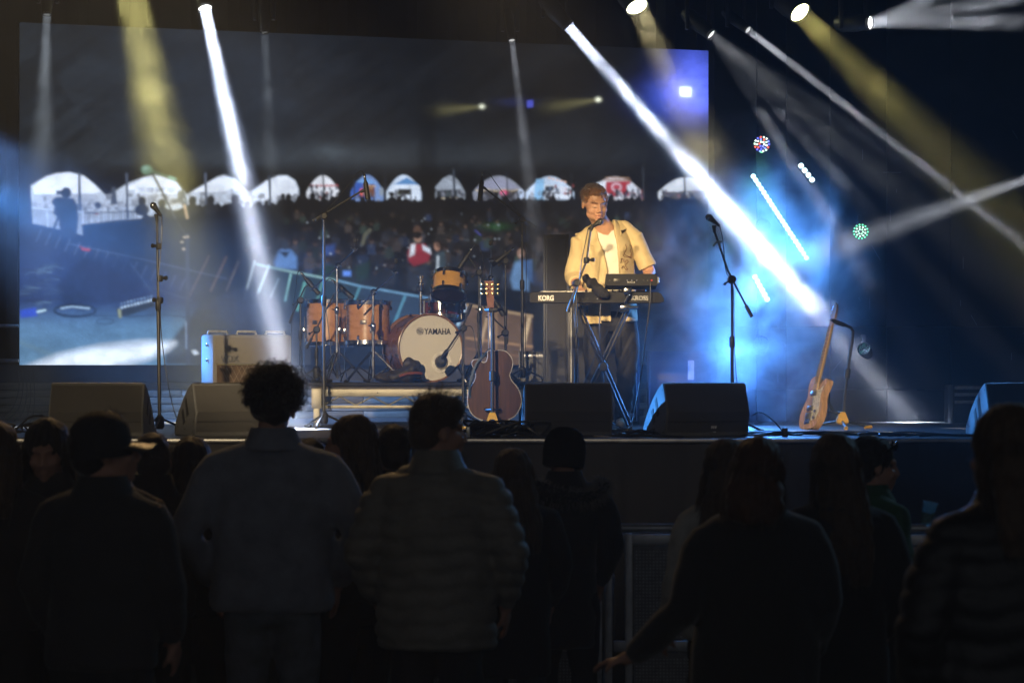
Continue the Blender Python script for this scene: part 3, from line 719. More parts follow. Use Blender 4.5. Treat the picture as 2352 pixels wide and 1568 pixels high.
def microphone(label, head, tail, r=0.024, kind='vocal', group=None):
    h, t = Vector(head), Vector(tail)
    d = (t - h); ln = d.length; d.normalize()
    root = thing('microphone', label, 'microphone', h, 0, group)
    if kind == 'vocal':
        MB().lathe([(0.002, -r * 1.02), (r * 0.6, -r * 0.82), (r * 0.95, -r * 0.3), (r, 0.0), (r * 0.94, r * 0.5), (r * 0.8, r * 1.1)], axis=d, seg=16).build('grille', GRILLE, root)
        MB().lathe([(r * 1.02, -0.004), (r * 1.04, 0.004), (r * 0.98, 0.008)], axis=d, seg=16, cap=False).build('band', CHROME, root)
        MB().lathe([(r * 0.78, r * 1.1), (r * 0.66, r * 1.6), (r * 0.45, ln * 0.8), (r * 0.42, ln)], axis=d, seg=14).build('body', MIC, root)
    elif kind == 'kick':
        MB().lathe([(0.002, -r), (r * 0.7, -r * 0.75), (r, -r * 0.1), (r, r * 0.5), (r * 0.85, r * 1.1), (r * 0.5, r * 1.5)], axis=d, seg=18).build('grille', GRILLE, root)
        MB().lathe([(r * 0.5, r * 1.5), (r * 0.45, ln * 0.8), (r * 0.4, ln)], axis=d, seg=12).build('body', MIC, root)
    else:
        MB().lathe([(r * 0.7, -0.002), (r, 0.004), (r, ln * 0.72), (r * 0.55, ln * 0.86), (r * 0.5, ln)], axis=d, seg=14).build('body', RUB, root)
        MB().lathe([(r * 0.55, ln), (r * 0.5, ln + 0.02), (r * 0.35, ln + 0.03)], axis=d, seg=10).build('connector', CHROME, root)
    return root
def mic_stand(label, foot, top, boom=None, floor=STAGE, r=0.0095, knobs=(), tri=0.24, rot=0.3, clip=None, group='microphone stands on the stage'):
    """foot and top are points of the upright; boom is a list of points"""
    foot = Vector(foot); top = Vector(top)
    base = Vector((foot.x, foot.y, floor))
    root = thing('microphone_stand', label, 'microphone stand', base, 0, group)
    mid = base.lerp(top, 0.62)
    WM(root).tube([base + Vector((0, 0, 0.06)), mid], r * 1.35, 10).build('pole', BLACK, root)
    WM(root).tube([mid - (top - base) * 0.01, top], r * 0.9, 10).build('inner_pole', BLACK, root)
    WM(root).lathe([(r * 1.5, -0.07), (r * 2.1, -0.06), (r * 2.1, 0.0), (r * 1.5, 0.012)], origin=mid, axis=top - base, seg=12).build('clutch', RUB, root)
    WM(root).lathe([(0.012, 0.13), (0.030, 0.11), (0.034, 0.05), (0.022, 0.03)], origin=base, seg=12).build('hub', RUB, root)
    for k in range(3):
        a = rot + k * 2 * math.pi / 3
        e = base + Vector((math.cos(a) * tri, math.sin(a) * tri, 0.014))
        leg = WM(root).tube([base + Vector((math.cos(a) * 0.02, math.sin(a) * 0.02, 0.10)), e], 0.008, 8).build('leg', BLACK, root)
        WM(root).tube([e - (e - base).normalized() * 0.05, e + (e - base).normalized() * 0.01], 0.0125, 8).build('rubber_foot', RUB, leg)
    if boom:
        bp = [Vector(p) for p in boom]
        WM(root).tube(bp, r * 0.8, 10).build('boom', BLACK, root)
        j = top
        WM(root).lathe([(0.020, -0.03), (0.028, -0.022), (0.028, 0.022), (0.020, 0.03)], origin=j, axis=(0.15, -1, 0.1), seg=14).build('boom_joint', RUB, root)
        kn = WM(root); kn.tube([j + Vector((0, -0.02, 0)), j + Vector((-0.05, -0.04, -0.03))], 0.005, 8); kn.ball(j + Vector((-0.052, -0.04, -0.032)), 0.011); kn.build('knob', RUB, root)
        e0, e1 = bp[-1], bp[-2]
        WM(root).tube([e0, e0 + (e1 - e0).normalized() * 0.09], r * 1.45, 10).build('counterweight', RUB, root)
    for kx in knobs:
        p, dx = Vector(kx[0]), kx[1]
        kn = WM(root); kn.tube([p, p + Vector((dx, -0.012, 0.004))], 0.009, 8); kn.lathe([(0.012, 0), (0.016, 0.006), (0.016, 0.02), (0.010, 0.024)], origin=p + Vector((dx, -0.012, 0.004)), axis=(dx, -0.01, 0), seg=10); kn.lathe([(0.017, -0.022), (0.021, -0.015), (0.021, 0.015), (0.017, 0.022)], origin=p, seg=12); kn.build('knob', RUB, root)
    if clip:
        a, b_ = Vector(clip[0]), Vector(clip[1])
        WM(root).tube([a, a.lerp(b_, 0.6), b_], [0.011, 0.013, 0.017], 10).build('clip', RUB, root)
    return root
# --- stage monitors
MON = mat('monitor_paint', (0.09, 0.09, 0.092), 0.62, var=0.35, scale=120, bump=0.5, bscale=260)
MESHM = mat('monitor_grille', (0.05, 0.047, 0.044), 0.6, 0.0, var=0.5, scale=260, bump=0.7, bscale=420)
PROF = [(0.085, 0.355), (0.12, 0.352), (0.20, 0.318), (0.30, 0.255), (0.40, 0.175), (0.48, 0.095), (0.515, 0.04), (0.505, 0.0), (0.045, 0.0), (0.0, 0.155)]
def monitor(label, px, Y, wd, yaw, mark=False):
    p = at(px, 842, Y); p.z = STAGE
    root = thing('stage_monitor', label, 'stage monitor', p, yaw, 'wedge monitors along the stage front')
    b = MB(); b.prism(PROF, -wd / 2, wd / 2, 'yz')
    bd = b.build('cabinet', MON, root, angle=30)
    bm = bmesh.new(); bm.from_mesh(bd.data)
    bmesh.ops.bevel(bm, geom=[e for e in bm.edges if e.calc_face_angle(0) > 0.5], offset=0.006, segments=2, affect='EDGES'); bm.to_mesh(bd.data); bm.free()
    # audience-side grille with its row of punched holes along the top
    g_ = MB(); g_.add([(-wd / 2 + 0.012, 0.078, 0.342), (wd / 2 - 0.012, 0.078, 0.342), (wd / 2 - 0.012, -0.004, 0.165), (-wd / 2 + 0.012, -0.004, 0.165), (-wd / 2 + 0.012, 0.035, 0.030), (wd / 2 - 0.012, 0.035, 0.030)], [(0, 1, 2, 3), (3, 2, 5, 4)])
    g_.build('grille', MESHM, root, smooth=False)
    tp = MB()
    n = int(wd / 0.0145)
    for k in range(n):
        x = -wd / 2 + 0.02 + k * (wd - 0.04) / (n - 1)
        tp.box((x, 0.084, 0.3575), (0.0075, 0.011, 0.006))
    st = tp.build('grille_edge', mat('grille_edge', (0.22, 0.20, 0.17), 0.35, 0.8), root, smooth=False); st['kind'] = 'stuff'
    for s in (-1, 1):
        for k in range(2):
            c = (0.205 + k * 0.075, 0.225 - k * 0.055)
            q = [(c[0] - 0.045, c[1] - 0.075), (c[0] + 0.0, c[1] - 0.095), (c[0] + 0.045, c[1] + 0.01), (c[0] + 0.012, c[1] + 0.035)] if k == 0 else [(c[0] - 0.035, c[1] - 0.075), (c[0] + 0.01, c[1] - 0.095), (c[0] + 0.048, c[1] - 0.01), (c[0] + 0.012, c[1] + 0.015)]
            MB().prism(q, s * (wd / 2 - 0.004), s * (wd / 2 + 0.003), 'yz').build('handle_slot', mat('slot_black', (0.004, 0.004, 0.004), 0.8), root, smooth=False)
        sc_ = MB()
        for (a_, z_) in ((0.05, 0.10), (0.42, 0.06), (0.10, 0.31), (0.27, 0.045), (0.08, 0.03)):
            sc_.lathe([(0.006, 0), (0.006, 0.003)], origin=(s * (wd / 2 - 0.001), a_, z_), axis=(s, 0, 0), seg=8)
        sc_.build('screws', mat('slot_black', (0.004, 0.004, 0.004), 0.8), root, smooth=False)
    MB().box((0, 0.013, 0.10), (wd - 0.02, 0.004, 0.003)).build('seam', mat('slot_black', (0.004, 0.004, 0.004), 0.8), root, smooth=False)
    if mark:
        letters('M4', 0.030, mat('badge_print', (0.5, 0.5, 0.5), 0.5), root, (mark, 0.018, 0.052), (R(76), 0, 0), 0.0015, shear=0.3, bold=0.0008)
        MB().box((mark + 0.03, 0.028, 0.030), (0.02, 0.002, 0.006)).build('badge', mat('badge_print', (0.5, 0.5, 0.5), 0.5), root, smooth=False)
    return root
monitor('black wedge monitor at the far left end of the stage front', 219, 16.0, 0.625, R(-1.0))
monitor('black wedge monitor in front of the guitar amplifier', 548, 16.15, 0.59, R(24), 0.14)
monitor('black wedge monitor standing in front of the keyboard player', 1307, 16.15, 0.585, R(3.0))
monitor('black wedge monitor with its blue lit side towards the keyboard player', 1628, 16.1, 0.585, R(15), 0.02)
monitor('black wedge monitor at the far right end, partly behind a head', 2370, 16.1, 0.585, R(7))
# --- drum riser
RTOP = 1.727
rx0, rx1 = at(715, 0, 18.5).x, at(1296, 0, 18.5).x
ALU = mat('weathered_aluminium', (0.27, 0.25, 0.20), 0.5, 0.5, var=0.35, scale=9, bump=0.1)
ris = thing('drum_riser', 'low aluminium drum riser with zigzag truss front and black carpet top', 'drum riser', ((rx0 + rx1) / 2, 18.5, STAGE))
hw = (rx1 - rx0) / 2; RH = RTOP - STAGE
carpet = mat('black_carpet', (0.016, 0.016, 0.018), 0.95, var=0.5, scale=60, bump=0.8, bscale=150)
MB().box((0, 0.92, RH - 0.012), (2 * hw + 0.04, 1.90, 0.024), 0.004).build('carpet', carpet, ris)
MB().box((0, 0.92, RH - 0.035), (2 * hw, 1.84, 0.018)).build('deck', mat('deck_ply', (0.05, 0.04, 0.03), 0.7), ris, smooth=False)
fr = MB(); fr.box((0, 0.012, RH - 0.076), (2 * hw - 0.16, 0.024, 0.058), 0.004); fr.build('top_rail', ALU, ris)
fr = MB(); fr.box((0, 0.012, RH - 0.184), (2 * hw - 0.16, 0.022, 0.024), 0.003); fr.build('bottom_rail', ALU, ris)
for s in (-1, 1):
    MB().box((s * (hw - 0.04), 0.012, RH - 0.12), (0.078, 0.028, 0.150), 0.004).build('corner_post', ALU, ris)
    MB().box((s * (hw - 0.04), 0.03, 0.075), (0.05, 0.05, 0.15), 0.004).build('leg', ALU, ris)
    MB().box((s * (hw - 0.012), 0.92, RH - 0.12), (0.024, 1.7, 0.14), 0.003).build('side_frame', ALU, ris)
nz = 14; x0 = -hw + 0.09; dx = (2 * hw - 0.18) / nz
for k in range(nz):
    a_, b_ = (RH - 0.172, RH - 0.105) if k % 2 == 0 else (RH - 0.105, RH - 0.172)
    MB().tube([(x0 + k * dx, 0.012, a_), (x0 + (k + 1) * dx, 0.012, b_)], 0.006, 8).build('lattice_rod', ALU, ris)
for k in range(-2, 3):
    MB().lathe([(0.006, 0), (0.006, 0.002)], origin=(k * 0.36 - 0.1, -0.0005, RH - 0.076), axis=(0, -1, 0), seg=10).build('bolt_hole', mat('slot_black', (0.004,) * 3, 0.8), ris)
# --- drums
MAPLE = mat('maple_lacquer', (0.42, 0.20, 0.075), 0.28, var=0.12, scale=7, stretch=(1, 1, 2.5), coat=0.5)
MAPLE2 = mat('amber_lacquer', (0.50, 0.27, 0.07), 0.25, var=0.12, scale=7, stretch=(1, 1, 2.5), coat=0.5)
CHERRY = mat('cherry_lacquer', (0.10, 0.022, 0.02), 0.22, var=0.25, scale=9, coat=0.6)
WALN = mat('kick_shell', (0.15, 0.062, 0.035), 0.28, var=0.3, scale=7, coat=0.5)
SKIN = mat('drum_skin', (0.62, 0.58, 0.50), 0.45, var=0.06, scale=3)
DARKH = mat('smoked_skin', (0.05, 0.03, 0.03), 0.15, var=0.2, coat=0.5)
BADGE = mat('badge_grey', (0.12, 0.11, 0.10), 0.35, 0.6)
def drum(name, label, c, axis, r, depth, shell, nl=6, badge=None, hoop=None, top=None, bot=None, rot=0.0, legs=None):
    c = Vector(c); x, y, d = basis(axis)
    root = thing(name, label, 'drum', c, 0, 'drums of the kit on the riser')
    MB().lathe([(r, -depth / 2), (r, depth / 2)], axis=d, seg=40, cap=False).build('shell', shell, root)
    hm_ = hoop or CHROME
    for s, hd in ((1, top or SKIN), (-1, bot or DARKH)):
        MB().lathe([(r * 1.0, s * (depth / 2 - 0.022)), (r + 0.012, s * (depth / 2 - 0.02)), (r + 0.013, s * (depth / 2 + 0.010)), (r + 0.006, s * (depth / 2 + 0.014)), (r - 0.004, s * (depth / 2 + 0.008))], axis=d, seg=40, cap=False).build('hoop', hm_, root)
        MB().lathe([(r - 0.002, s * (depth / 2 + 0.003)), (0.001, s * (depth / 2 + 0.0045))], axis=d, seg=40).build('drum_head', hd, root)
    for k in range(nl):
        a = rot + 2 * math.pi * k / nl
        o = x * math.cos(a) + y * math.sin(a)
        for s in (1, -1):
            q = o * (r + 0.010) + d * s * (depth / 2 - 0.035)
            lg = MB(); lg.tube([q - d * 0.022 * s, q - d * 0.012 * s, q + d * 0.012 * s], [0.006, 0.012, 0.009], 8); lg.tube([q, o * (r + 0.016) + d * s * (depth / 2 + 0.016)], 0.0035, 6); lg.ball(o * (r + 0.016) + d * s * (depth / 2 + 0.018), 0.006, 6, 4)
            lg.build('lug', CHROME, root)
    if badge is not None:
        o = x * math.cos(badge) + y * math.sin(badge)
        bb = MB(); e = d.cross(o)
        bb.M = Matrix.Translation(o * (r + 0.003)) @ Matrix((e, o, d)).transposed().to_4x4()
        bb.box((0, 0, 0), (0.050, 0.004, 0.034), 0.0015); bb.build('badge', BADGE, root)
    if legs:
        for k in range(3):
            a = rot + 0.6 + 2 * math.pi * k / 3
            o = Vector((math.cos(a), math.sin(a), 0))
            lg = MB(); p0 = o * (r + 0.02); z1 = RTOP - c.z
            lg.tube([p0 + Vector((0, 0, 0.05)), p0 + Vector((0, 0, z1 + 0.10)), p0 + o * 0.04 + Vector((0, 0, z1 + 0.008))], 0.005, 8)
            lg.box(tuple(p0 + Vector((0, 0, -0.06))), (0.035, 0.035, 0.045), 0.006); lg.build('leg', CHROME, root)
    return root
pk = at(988.5, 799, 18.85)
ka = Vector((math.sin(R(21)), -math.cos(R(21)), 0))
kick = drum('bass_drum', 'bass drum with cream logo head and a round port hole', pk - ka * 0.19, ka, 0.258, 0.38, WALN, 8, hoop=mat('kick_hoop', (0.20, 0.10, 0.05), 0.3, coat=0.4), rot=0.2, bot=SKIN)
kx, ky, kd = basis(ka)
if kx.x < 0: kx, ky = -kx, -ky
KM = Matrix((kx, Vector((0, 0, 1)), kd)).transposed().to_4x4()
INK = mat('logo_ink', (0.02, 0.02, 0.02), 0.5)
def on_kick(mb): mb.M = Matrix.Translation(ka * (0.19 + 0.19 + 0.0065) - ka * 0.19) @ KM; return mb
tx = letters('YAMAHA', 0.066, INK, kick, ka * 0.1975 + kx * -0.052 + Vector((0, 0, 0.107)), (0, 0, 0), 0.0008, bold=0.0012, sx=0.80)
tx.rotation_euler = (R(90), 0, math.atan2(kx.y, kx.x))
lg = on_kick(MB())
lg.M = Matrix.Translation(ka * 0.1975 + kx * -0.088 + Vector((0, 0, 0.131))) @ KM
lg.lathe([(0.026, 0), (0.029, 0.0005), (0.029, 0.001), (0.026, 0.001)], axis=(0, 0, 1), seg=24, cap=False)
for k in range(3):
    a = k * math.pi / 3 + math.pi / 2
    for s in (1, -1):
        dvec = Vector((math.cos(a) * s, math.sin(a) * s, 0)); nn = Vector((-dvec.y, dvec.x, 0))
        lg.tube([dvec * 0.004, dvec * 0.022], 0.0022, 6)
        lg.tube([dvec * 0.020 + nn * 0.006, dvec * 0.015, dvec * 0.020 - nn * 0.006], 0.0018, 6)
lg.build('logo', INK, kick)
pr = MB(); pc = ka * 0.196 + kx * 0.090 + Vector((0, 0, -0.112))
pr.lathe([(0.056, 0.0), (0.058, 0.004), (0.082, 0.004), (0.084, 0.0)], origin=pc, axis=ka, seg=32, cap=False); pr.build('port_ring', mat('port_white', (0.7, 0.66, 0.58), 0.4), kick)
MB().lathe([(0.055, 0.0008), (0.001, 0.0012)], origin=pc, axis=ka, seg=28).build('port_hole', mat('port_felt', (0.16, 0.145, 0.12), 0.9), kick)
for s in (-1, 1):
    sp = MB(); q = kx * s * 0.25 + Vector((0, 0, -0.06)); sp.tube([q, q + kx * s * 0.08 + ka * 0.10 + Vector((0, 0, -0.205))], 0.007, 8); sp.build('spur', CHROME, kick)
drum('rack_tom', 'small amber tom tilted back above the bass drum', at(1032, 655, 19.0), (0.06, 0.40, 0.9), 0.128, 0.165, MAPLE2, 6, badge=-math.pi / 2 + 0.12, rot=0.35)
drum('snare_drum', 'dark red snare drum behind the bass drum', at(1016, 713, 19.5), (0, 0.1, 1), 0.172, 0.135, CHERRY, 8, rot=0.2)
drum('floor_tom', 'maple floor tom on the right, nearer the bass drum', at(845, 742, 19.1), (0, 0.03, 1), 0.172, 0.32, MAPLE, 6, badge=-math.pi / 2 - 0.15, rot=0.15, legs=True)
drum('floor_tom', 'maple floor tom on the left, next to the guitar amplifier', at(757, 742, 19.55), (0, 0.02, 1), 0.186, 0.35, MAPLE, 6, badge=-math.pi / 2 - 0.6, rot=0.4, legs=True)
# tom holder post on the bass drum
hp = thing('tom_holder', 'chrome tom holder with wing screws on top of the bass drum', 'tom holder', at(966, 722, 19.0))
b = WM(hp); b.tube([at(966, 726, 19.0), at(966, 640, 19.0)], 0.012, 10); b.build('post', CHROME, hp)
b = WM(hp); b.lathe([(0.02, -0.03), (0.026, -0.02), (0.026, 0.03), (0.016, 0.04)], origin=at(966, 660, 19.0), seg=12); b.tube([at(966, 640, 19.0), at(966, 634, 19.0)], 0.026, 12); b.build('clamp', CHROME, hp)
b = WM(hp); b.tube([at(966, 690, 19.0), at(990, 690, 19.0), at(990, 655, 19.0), at(1012, 650, 19.02)], 0.010, 10); b.build('arm', CHROME, hp)
b = WM(hp); b.tube([at(974, 728, 19.0), at(974, 690, 19.0)], 0.010, 10); b.build('second_post', CHROME, hp)
# --- chrome cymbal stands without cymbals
def cymbal_stand(label, px, Y, ytop, boom, tri, rot, yb=None):
    top = at(px, ytop, Y); base = Vector((top.x, top.y, RTOP))
    root = thing('cymbal_stand', label, 'cymbal stand', base, 0, 'chrome cymbal stands without cymbals')
    H = top.z - RTOP
    MB().tube([(0, 0, 0.035), (0, 0, H * 0.62)], 0.0125, 10).build('lower_tube', CHROME, root)
    MB().tube([(0, 0, H * 0.6), (0, 0, H)], 0.0095, 10).build('upper_tube', CHROME, root)
    c = MB(); c.lathe([(0.013, -0.03), (0.02, -0.02), (0.02, 0.02), (0.013, 0.03)], origin=(0, 0, H * 0.62), seg=12); c.tube([(0, -0.015, H * 0.62), (-0.035, -0.03, H * 0.62 + 0.01)], 0.006, 6); c.build('height_clamp', CHROME, root)
    for k in range(3):
        a = rot + k * 2.0944
        for (o, zo) in ((0.006, 0.0), (-0.006, 0.0)):
            pass
        dv = Vector((math.cos(a), math.sin(a), 0)); nv = Vector((-dv.y, dv.x, 0))
        lg = MB()
        for s in (-1, 1):
            lg.tube([dv * 0.02 + nv * s * 0.011 + Vector((0, 0, 0.235)), dv * (tri * 0.55) + nv * s * 0.011 + Vector((0, 0, 0.125)), dv * tri + nv * s * 0.008 + Vector((0, 0, 0.014))], 0.0055, 8)
        lg.tube([dv * 0.015 + Vector((0, 0, 0.055)), dv * (tri * 0.55) + Vector((0, 0, 0.125))], 0.005, 8)
        leg = lg.build('leg', CHROME, root)
        MB().tube([dv * (tri - 0.02) + Vector((0, 0, 0.02)), dv * (tri + 0.02) + Vector((0, 0, 0.010))], 0.012, 8).build('rubber_foot', RUB, leg)
    if boom:
        p = [at(a_, b_, Y) for a_, b_ in boom[:3]]
        WM(root).tube(p, 0.0075, 8).build('boom', CHROME, root)
        WM(root).lathe([(0.012, -0.03), (0.025, -0.02), (0.025, 0.02), (0.012, 0.03)], origin=p[1], axis=(0.2, -1, 0.1), seg=12).build('boom_joint', CHROME, root)
        t = WM(root); t.lathe([(0.010, -0.028), (0.020, -0.018), (0.020, 0.018), (0.010, 0.028)], origin=p[2], axis=(0.2, -1, 0.1), seg=12); t.tube([p[2], p[2] + Vector((-0.03, -0.02, 0.02))], 0.006, 6); t.build('tilter', CHROME, root)
        q = at(boom[3][0], boom[3][1], Y)
        WM(root).tube([p[2], q], 0.0035, 8).build('cymbal_post', CHROME, root)
        WM(root).lathe([(0.010, -0.04), (0.016, -0.035), (0.016, -0.004), (0.008, 0.0)], origin=q, axis=q - p[2], seg=12).build('felt_sleeve', mat('felt', (0.02, 0.02, 0.02), 0.95), root)
    return root
cymbal_stand('chrome boom cymbal stand in front of the left floor tom', 774, 18.85, 612, [(711, 669), (776, 611), (814, 573), (817, 546)], 0.23, 0.25)
cymbal_stand('chrome boom cymbal stand in front of the right floor tom', 857, 18.75, 672, [(822, 710), (858, 671), (908, 627), (910, 594)], 0.25, -0.35)
cymbal_stand('chrome cymbal stand rising behind the acoustic guitar headstock', 1126, 19.5, 640, [(1126, 690), (1126, 640), (1128, 600), (1127, 552)], 0.25, 0.9)
cymbal_stand('straight chrome stand between bass drum and acoustic guitar', 1103, 19.3, 612, None, 0.24, 0.1)
# dark equipment bag slumped beside the bass drum
b = MB(); 
for (x, y, z, a, c_, d) in ((0, 0, 0.05, 0.14, 0.10, 0.055), (0.07, 0, 0.10, 0.075, 0.09, 0.075), (-0.11, 0.02, 0.035, 0.10, 0.08, 0.035), (0.05, 0.0, 0.145, 0.05, 0.07, 0.045)):
    b.ball((x, y, z), (a, c_, d), 14, 9)
bag = thing('gig_bag', 'slumped dark bag with a rust red band beside the bass drum', 'bag', (at(925, 0, 18.65).x, 18.68, RTOP))
remesh(b, 'bag_body', mat('bag_nylon', (0.022, 0.018, 0.018), 0.6, var=0.4, bump=0.4), bag, 0.012, 2, jitter=0.03, jscale=14)
b = MB(); b.tube([(-0.02, -0.10, 0.05), (0.04, -0.105, 0.07), (0.10, -0.085, 0.075), (0.145, -0.04, 0.07)], 0.012, 8); b.build('bag_band', mat('rust_cloth', (0.14, 0.035, 0.02), 0.8), bag)
# --- microphone stands and microphones
def A(px, py, Y): return at(px, py, Y)
YL = 16.9
mic_stand('tall straight microphone stand at the left front of the stage', A(367, 990, YL), A(361, 505, YL), None, knobs=((A(365, 566, YL), -0.03), (A(368, 640, YL), 0.03), (A(368, 690, YL), -0.03)), clip=(A(361, 510, YL), A(359, 492, YL)), rot=0.5, tri=0.22)
microphone('vocal microphone on the straight stand at the left front', A(352, 472, YL), A(371, 497, YL), 0.024)
cable('microphone cable hanging down the left front stand', [A(371, 497, YL), A(372, 530, YL - .02), A(369, 580, YL - .02), A(364, 640, YL - .025), A(367, 700, YL - .025), A(372, 780, YL), A(386, 880, YL), A(404, 955, YL), A(425, 985, YL - 0.2)], 0.0035)
YR = 17.0
mic_stand('boom microphone stand at the right with tape hanging from it', A(1682, 990, YR), A(1681, 642, YR), [A(1640, 528, YR), A(1672, 622, YR), A(1727, 728, YR)], clip=(A(1641, 535, YR), A(1640, 518, YR)), rot=0.2, tri=0.22)
microphone('brass coloured vocal microphone on the right boom stand', A(1628, 499, YR), A(1653, 519, YR), 0.025)
cable('microphone cable hanging along the right boom stand', [A(1653, 519, YR), A(1659, 545, YR - .02), A(1664, 590, YR - .02), A(1668, 625, YR - .03), A(1684, 660, YR - .02), A(1686, 760, YR), A(1690, 850, YR), A(1700, 930, YR), A(1720, 990, YR)], 0.0035)
b = MB(); p0 = A(1650, 556, YR - .02)
b.M = Matrix.Translation(-p0)
b.tube([A(1638, 566, YR - .02), A(1648, 554, YR - .02), A(1660, 556, YR - .02)], [0.010, 0.008, 0.006], 6); b.tube([A(1652, 556, YR - .02), A(1654, 570, YR - .02)], [0.006, 0.008], 6)
tag(b.build('tape_tag', mat('gaffer_tape', (0.25, 0.2, 0.13), 0.7), loc=p0), 'torn strip of tape stuck on the right boom stand', 'tape')
YS = 17.65
mic_stand('boom microphone stand reaching up to the singer', A(1322, 985, YS), A(1324, 650, YS), [A(1357, 524, YS), A(1347, 600, YS), A(1322, 662, YS), A(1304, 716, YS)], clip=(A(1357, 530, YS), A(1362, 516, YS)), knobs=((A(1347, 598, YS), 0.035),), rot=0.7, tri=0.24)
microphone('black vocal microphone at the mouth of the singer', A(1379, 509, YS + 0.03), A(1352, 526, YS), 0.024)
cable('microphone cable running down the stand of the singer', [A(1351, 526, YS), A(1345, 555, YS - .02), A(1336, 600, YS - .02), A(1330, 650, YS - .03), A(1318, 700, YS - .02), A(1326, 800, YS - .02), A(1330, 900, YS - .02), A(1340, 985, YS - .05)], 0.0035)
YO = 18.35
mic_stand('tall overhead boom stand left of the drum kit', A(744, 950, YO), A(744, 497, YO), [A(832, 438, YO), A(744, 492, YO), A(719, 508, YO)], clip=(A(828, 441, YO), A(840, 436, YO)), rot=0.3, tri=0.2)
microphone('long black overhead microphone left above the drum kit', A(845, 458, YO), A(838, 408, YO), 0.019, 'pencil')
cable('thin cable looping over the left overhead boom', [A(838, 404, YO), A(832, 394, YO), A(822, 396, YO), A(800, 425, YO), A(770, 462, YO - .02), A(748, 490, YO - .02), A(747, 560, YO - .02), A(747, 760, YO - .02), A(750, 940, YO - .02)], 0.003)
YP = 19.9
mic_stand('tall overhead boom stand right of the drum kit', A(1200, 870, YP), A(1199, 505, YP), [A(1113, 432, YP), A(1196, 498, YP), A(1233, 524, YP)], floor=RTOP, clip=(A(1116, 434, YP), A(1106, 428, YP)), rot=0.3, tri=0.22)
microphone('long black overhead microphone right above the drum kit', A(1102, 461, YP), A(1108, 404, YP), 0.020, 'pencil')
cable('thin cable looping over the right overhead boom', [A(1108, 401, YP), A(1113, 394, YP), A(1122, 397, YP), A(1142, 425, YP), A(1172, 465, YP - .02), A(1196, 496, YP - .02), A(1208, 540, YP - .02), A(1208, 700, YP - .02), A(1206, 830, YP - .02)], 0.003)
YK = 18.45
mic_stand('short boom stand holding the bass drum microphone', A(1064, 985, YK), A(1064, 754, YK), [A(1020, 815, YK + .05), A(1064, 748, YK), A(1082, 698, YK)], rot=0.6, tri=0.2)
microphone('egg shaped black microphone at the bass drum port', A(1013, 832, 18.62), A(1026, 806, YK + .05), 0.042, 'kick')
def tom_mic(labels, tip, tail, boom, foot, Y, fl_=RTOP):
    microphone(labels[0], A(*tip, Y), A(*tail, Y), 0.021, 'pencil', None)
    mic_stand(labels[1], A(foot[0], 900, Y), A(foot[0], foot[1], Y), [A(*q, Y) for q in boom], floor=fl_, r=0.008, tri=0.16, rot=0.9)
tom_mic(('black drum microphone over the left floor tom, left of the pair', 'short boom stand leaning in from behind the guitar amplifier'), (733, 676), (696, 632), [(712, 652), (700, 660), (664, 742)], (690, 690), 19.3)
tom_mic(('black drum microphone over the floor toms, right of the pair', 'short boom stand crossing in front of the left floor tom'), (811, 685), (768, 648), [(790, 668), (768, 674), (720, 768), (704, 800)], (727, 757), 18.95)
tom_mic(('black drum microphone aimed at the amber tom', 'short boom stand behind the amber tom'), (1052, 621), (1081, 576), [(1070, 596), (1078, 592), (1098, 622), (1124, 672)], (1100, 626), 19.2)
tom_mic(('black drum microphone aimed left over the snare side', 'thin stand with microphone behind the acoustic guitar'), (1129, 610), (1174, 575), [(1160, 588), (1161, 590), (1161, 600)], (1161, 600), 19.6)
tom_mic(('small black microphone lower down beside the acoustic guitar neck', 'short boom stand right of the acoustic guitar neck'), (1157, 724), (1134, 686), [(1108, 700), (1142, 740), (1165, 760), (1164, 790)], (1160, 764), 19.0)
cable('cable arching from the left drum microphone', [A(694, 628, 19.3), A(688, 622, 19.3), A(682, 632, 19.3), A(680, 660, 19.3), A(672, 720, 19.3), A(668, 800, 19.3)], 0.003)
cable('cable arching from the right floor tom microphone', [A(766, 645, 18.95), A(756, 640, 18.95), A(747, 655, 18.93), A(748, 700, 18.9), A(756, 770, 18.9), A(764, 850, 18.9)], 0.003)
cable('cable arching from the amber tom microphone', [A(1083, 572, 19.2), A(1092, 562, 19.2), A(1104, 575, 19.2), A(1112, 610, 19.2), A(1118, 660, 19.2)], 0.003)
cable('cable on the bass drum microphone boom', [A(1024, 810, 18.5), A(1036, 800, 18.42), A(1066, 755, 18.42), A(1084, 752, 18.45), A(1092, 790, 18.45), A(1096, 850, 18.45), A(1090, 930, 18.4)], 0.003)
# --- guitar amplifier
AY = 18.95
ap = A(566, 842, AY); ap.z = STAGE
yaw = R(27)
amp = thing('guitar_amplifier', 'cream guitar combo amplifier with brown diamond grille cloth', 'amplifier', ap, yaw)
CREAM = mat('cream_tolex', (0.25, 0.24, 0.225), 0.6, var=0.12, scale=140, bump=0.6, bscale=300)
AW, AD, AH, AZ = 0.66, 0.27, 0.60, 0.115
MB().box((0, 0, AZ + AH / 2), (AW, AD, AH), 0.022).build('cabinet', CREAM, amp)
pn = MB(); pn.box((0, -AD / 2 - 0.001, AZ + AH - 0.125), (AW - 0.05, 0.006, 0.20), 0.003); pn.build('front_panel', mat('amp_front', (0.22, 0.20, 0.17), 0.65, var=0.1, scale=140, bump=0.5, bscale=300), amp)
MB().box((0, -AD / 2 - 0.005, AZ + AH - 0.233), (AW - 0.06, 0.008, 0.010), 0.002).build('gold_trim', mat('gold_trim', (0.6, 0.5, 0.25), 0.3, 0.9), amp)
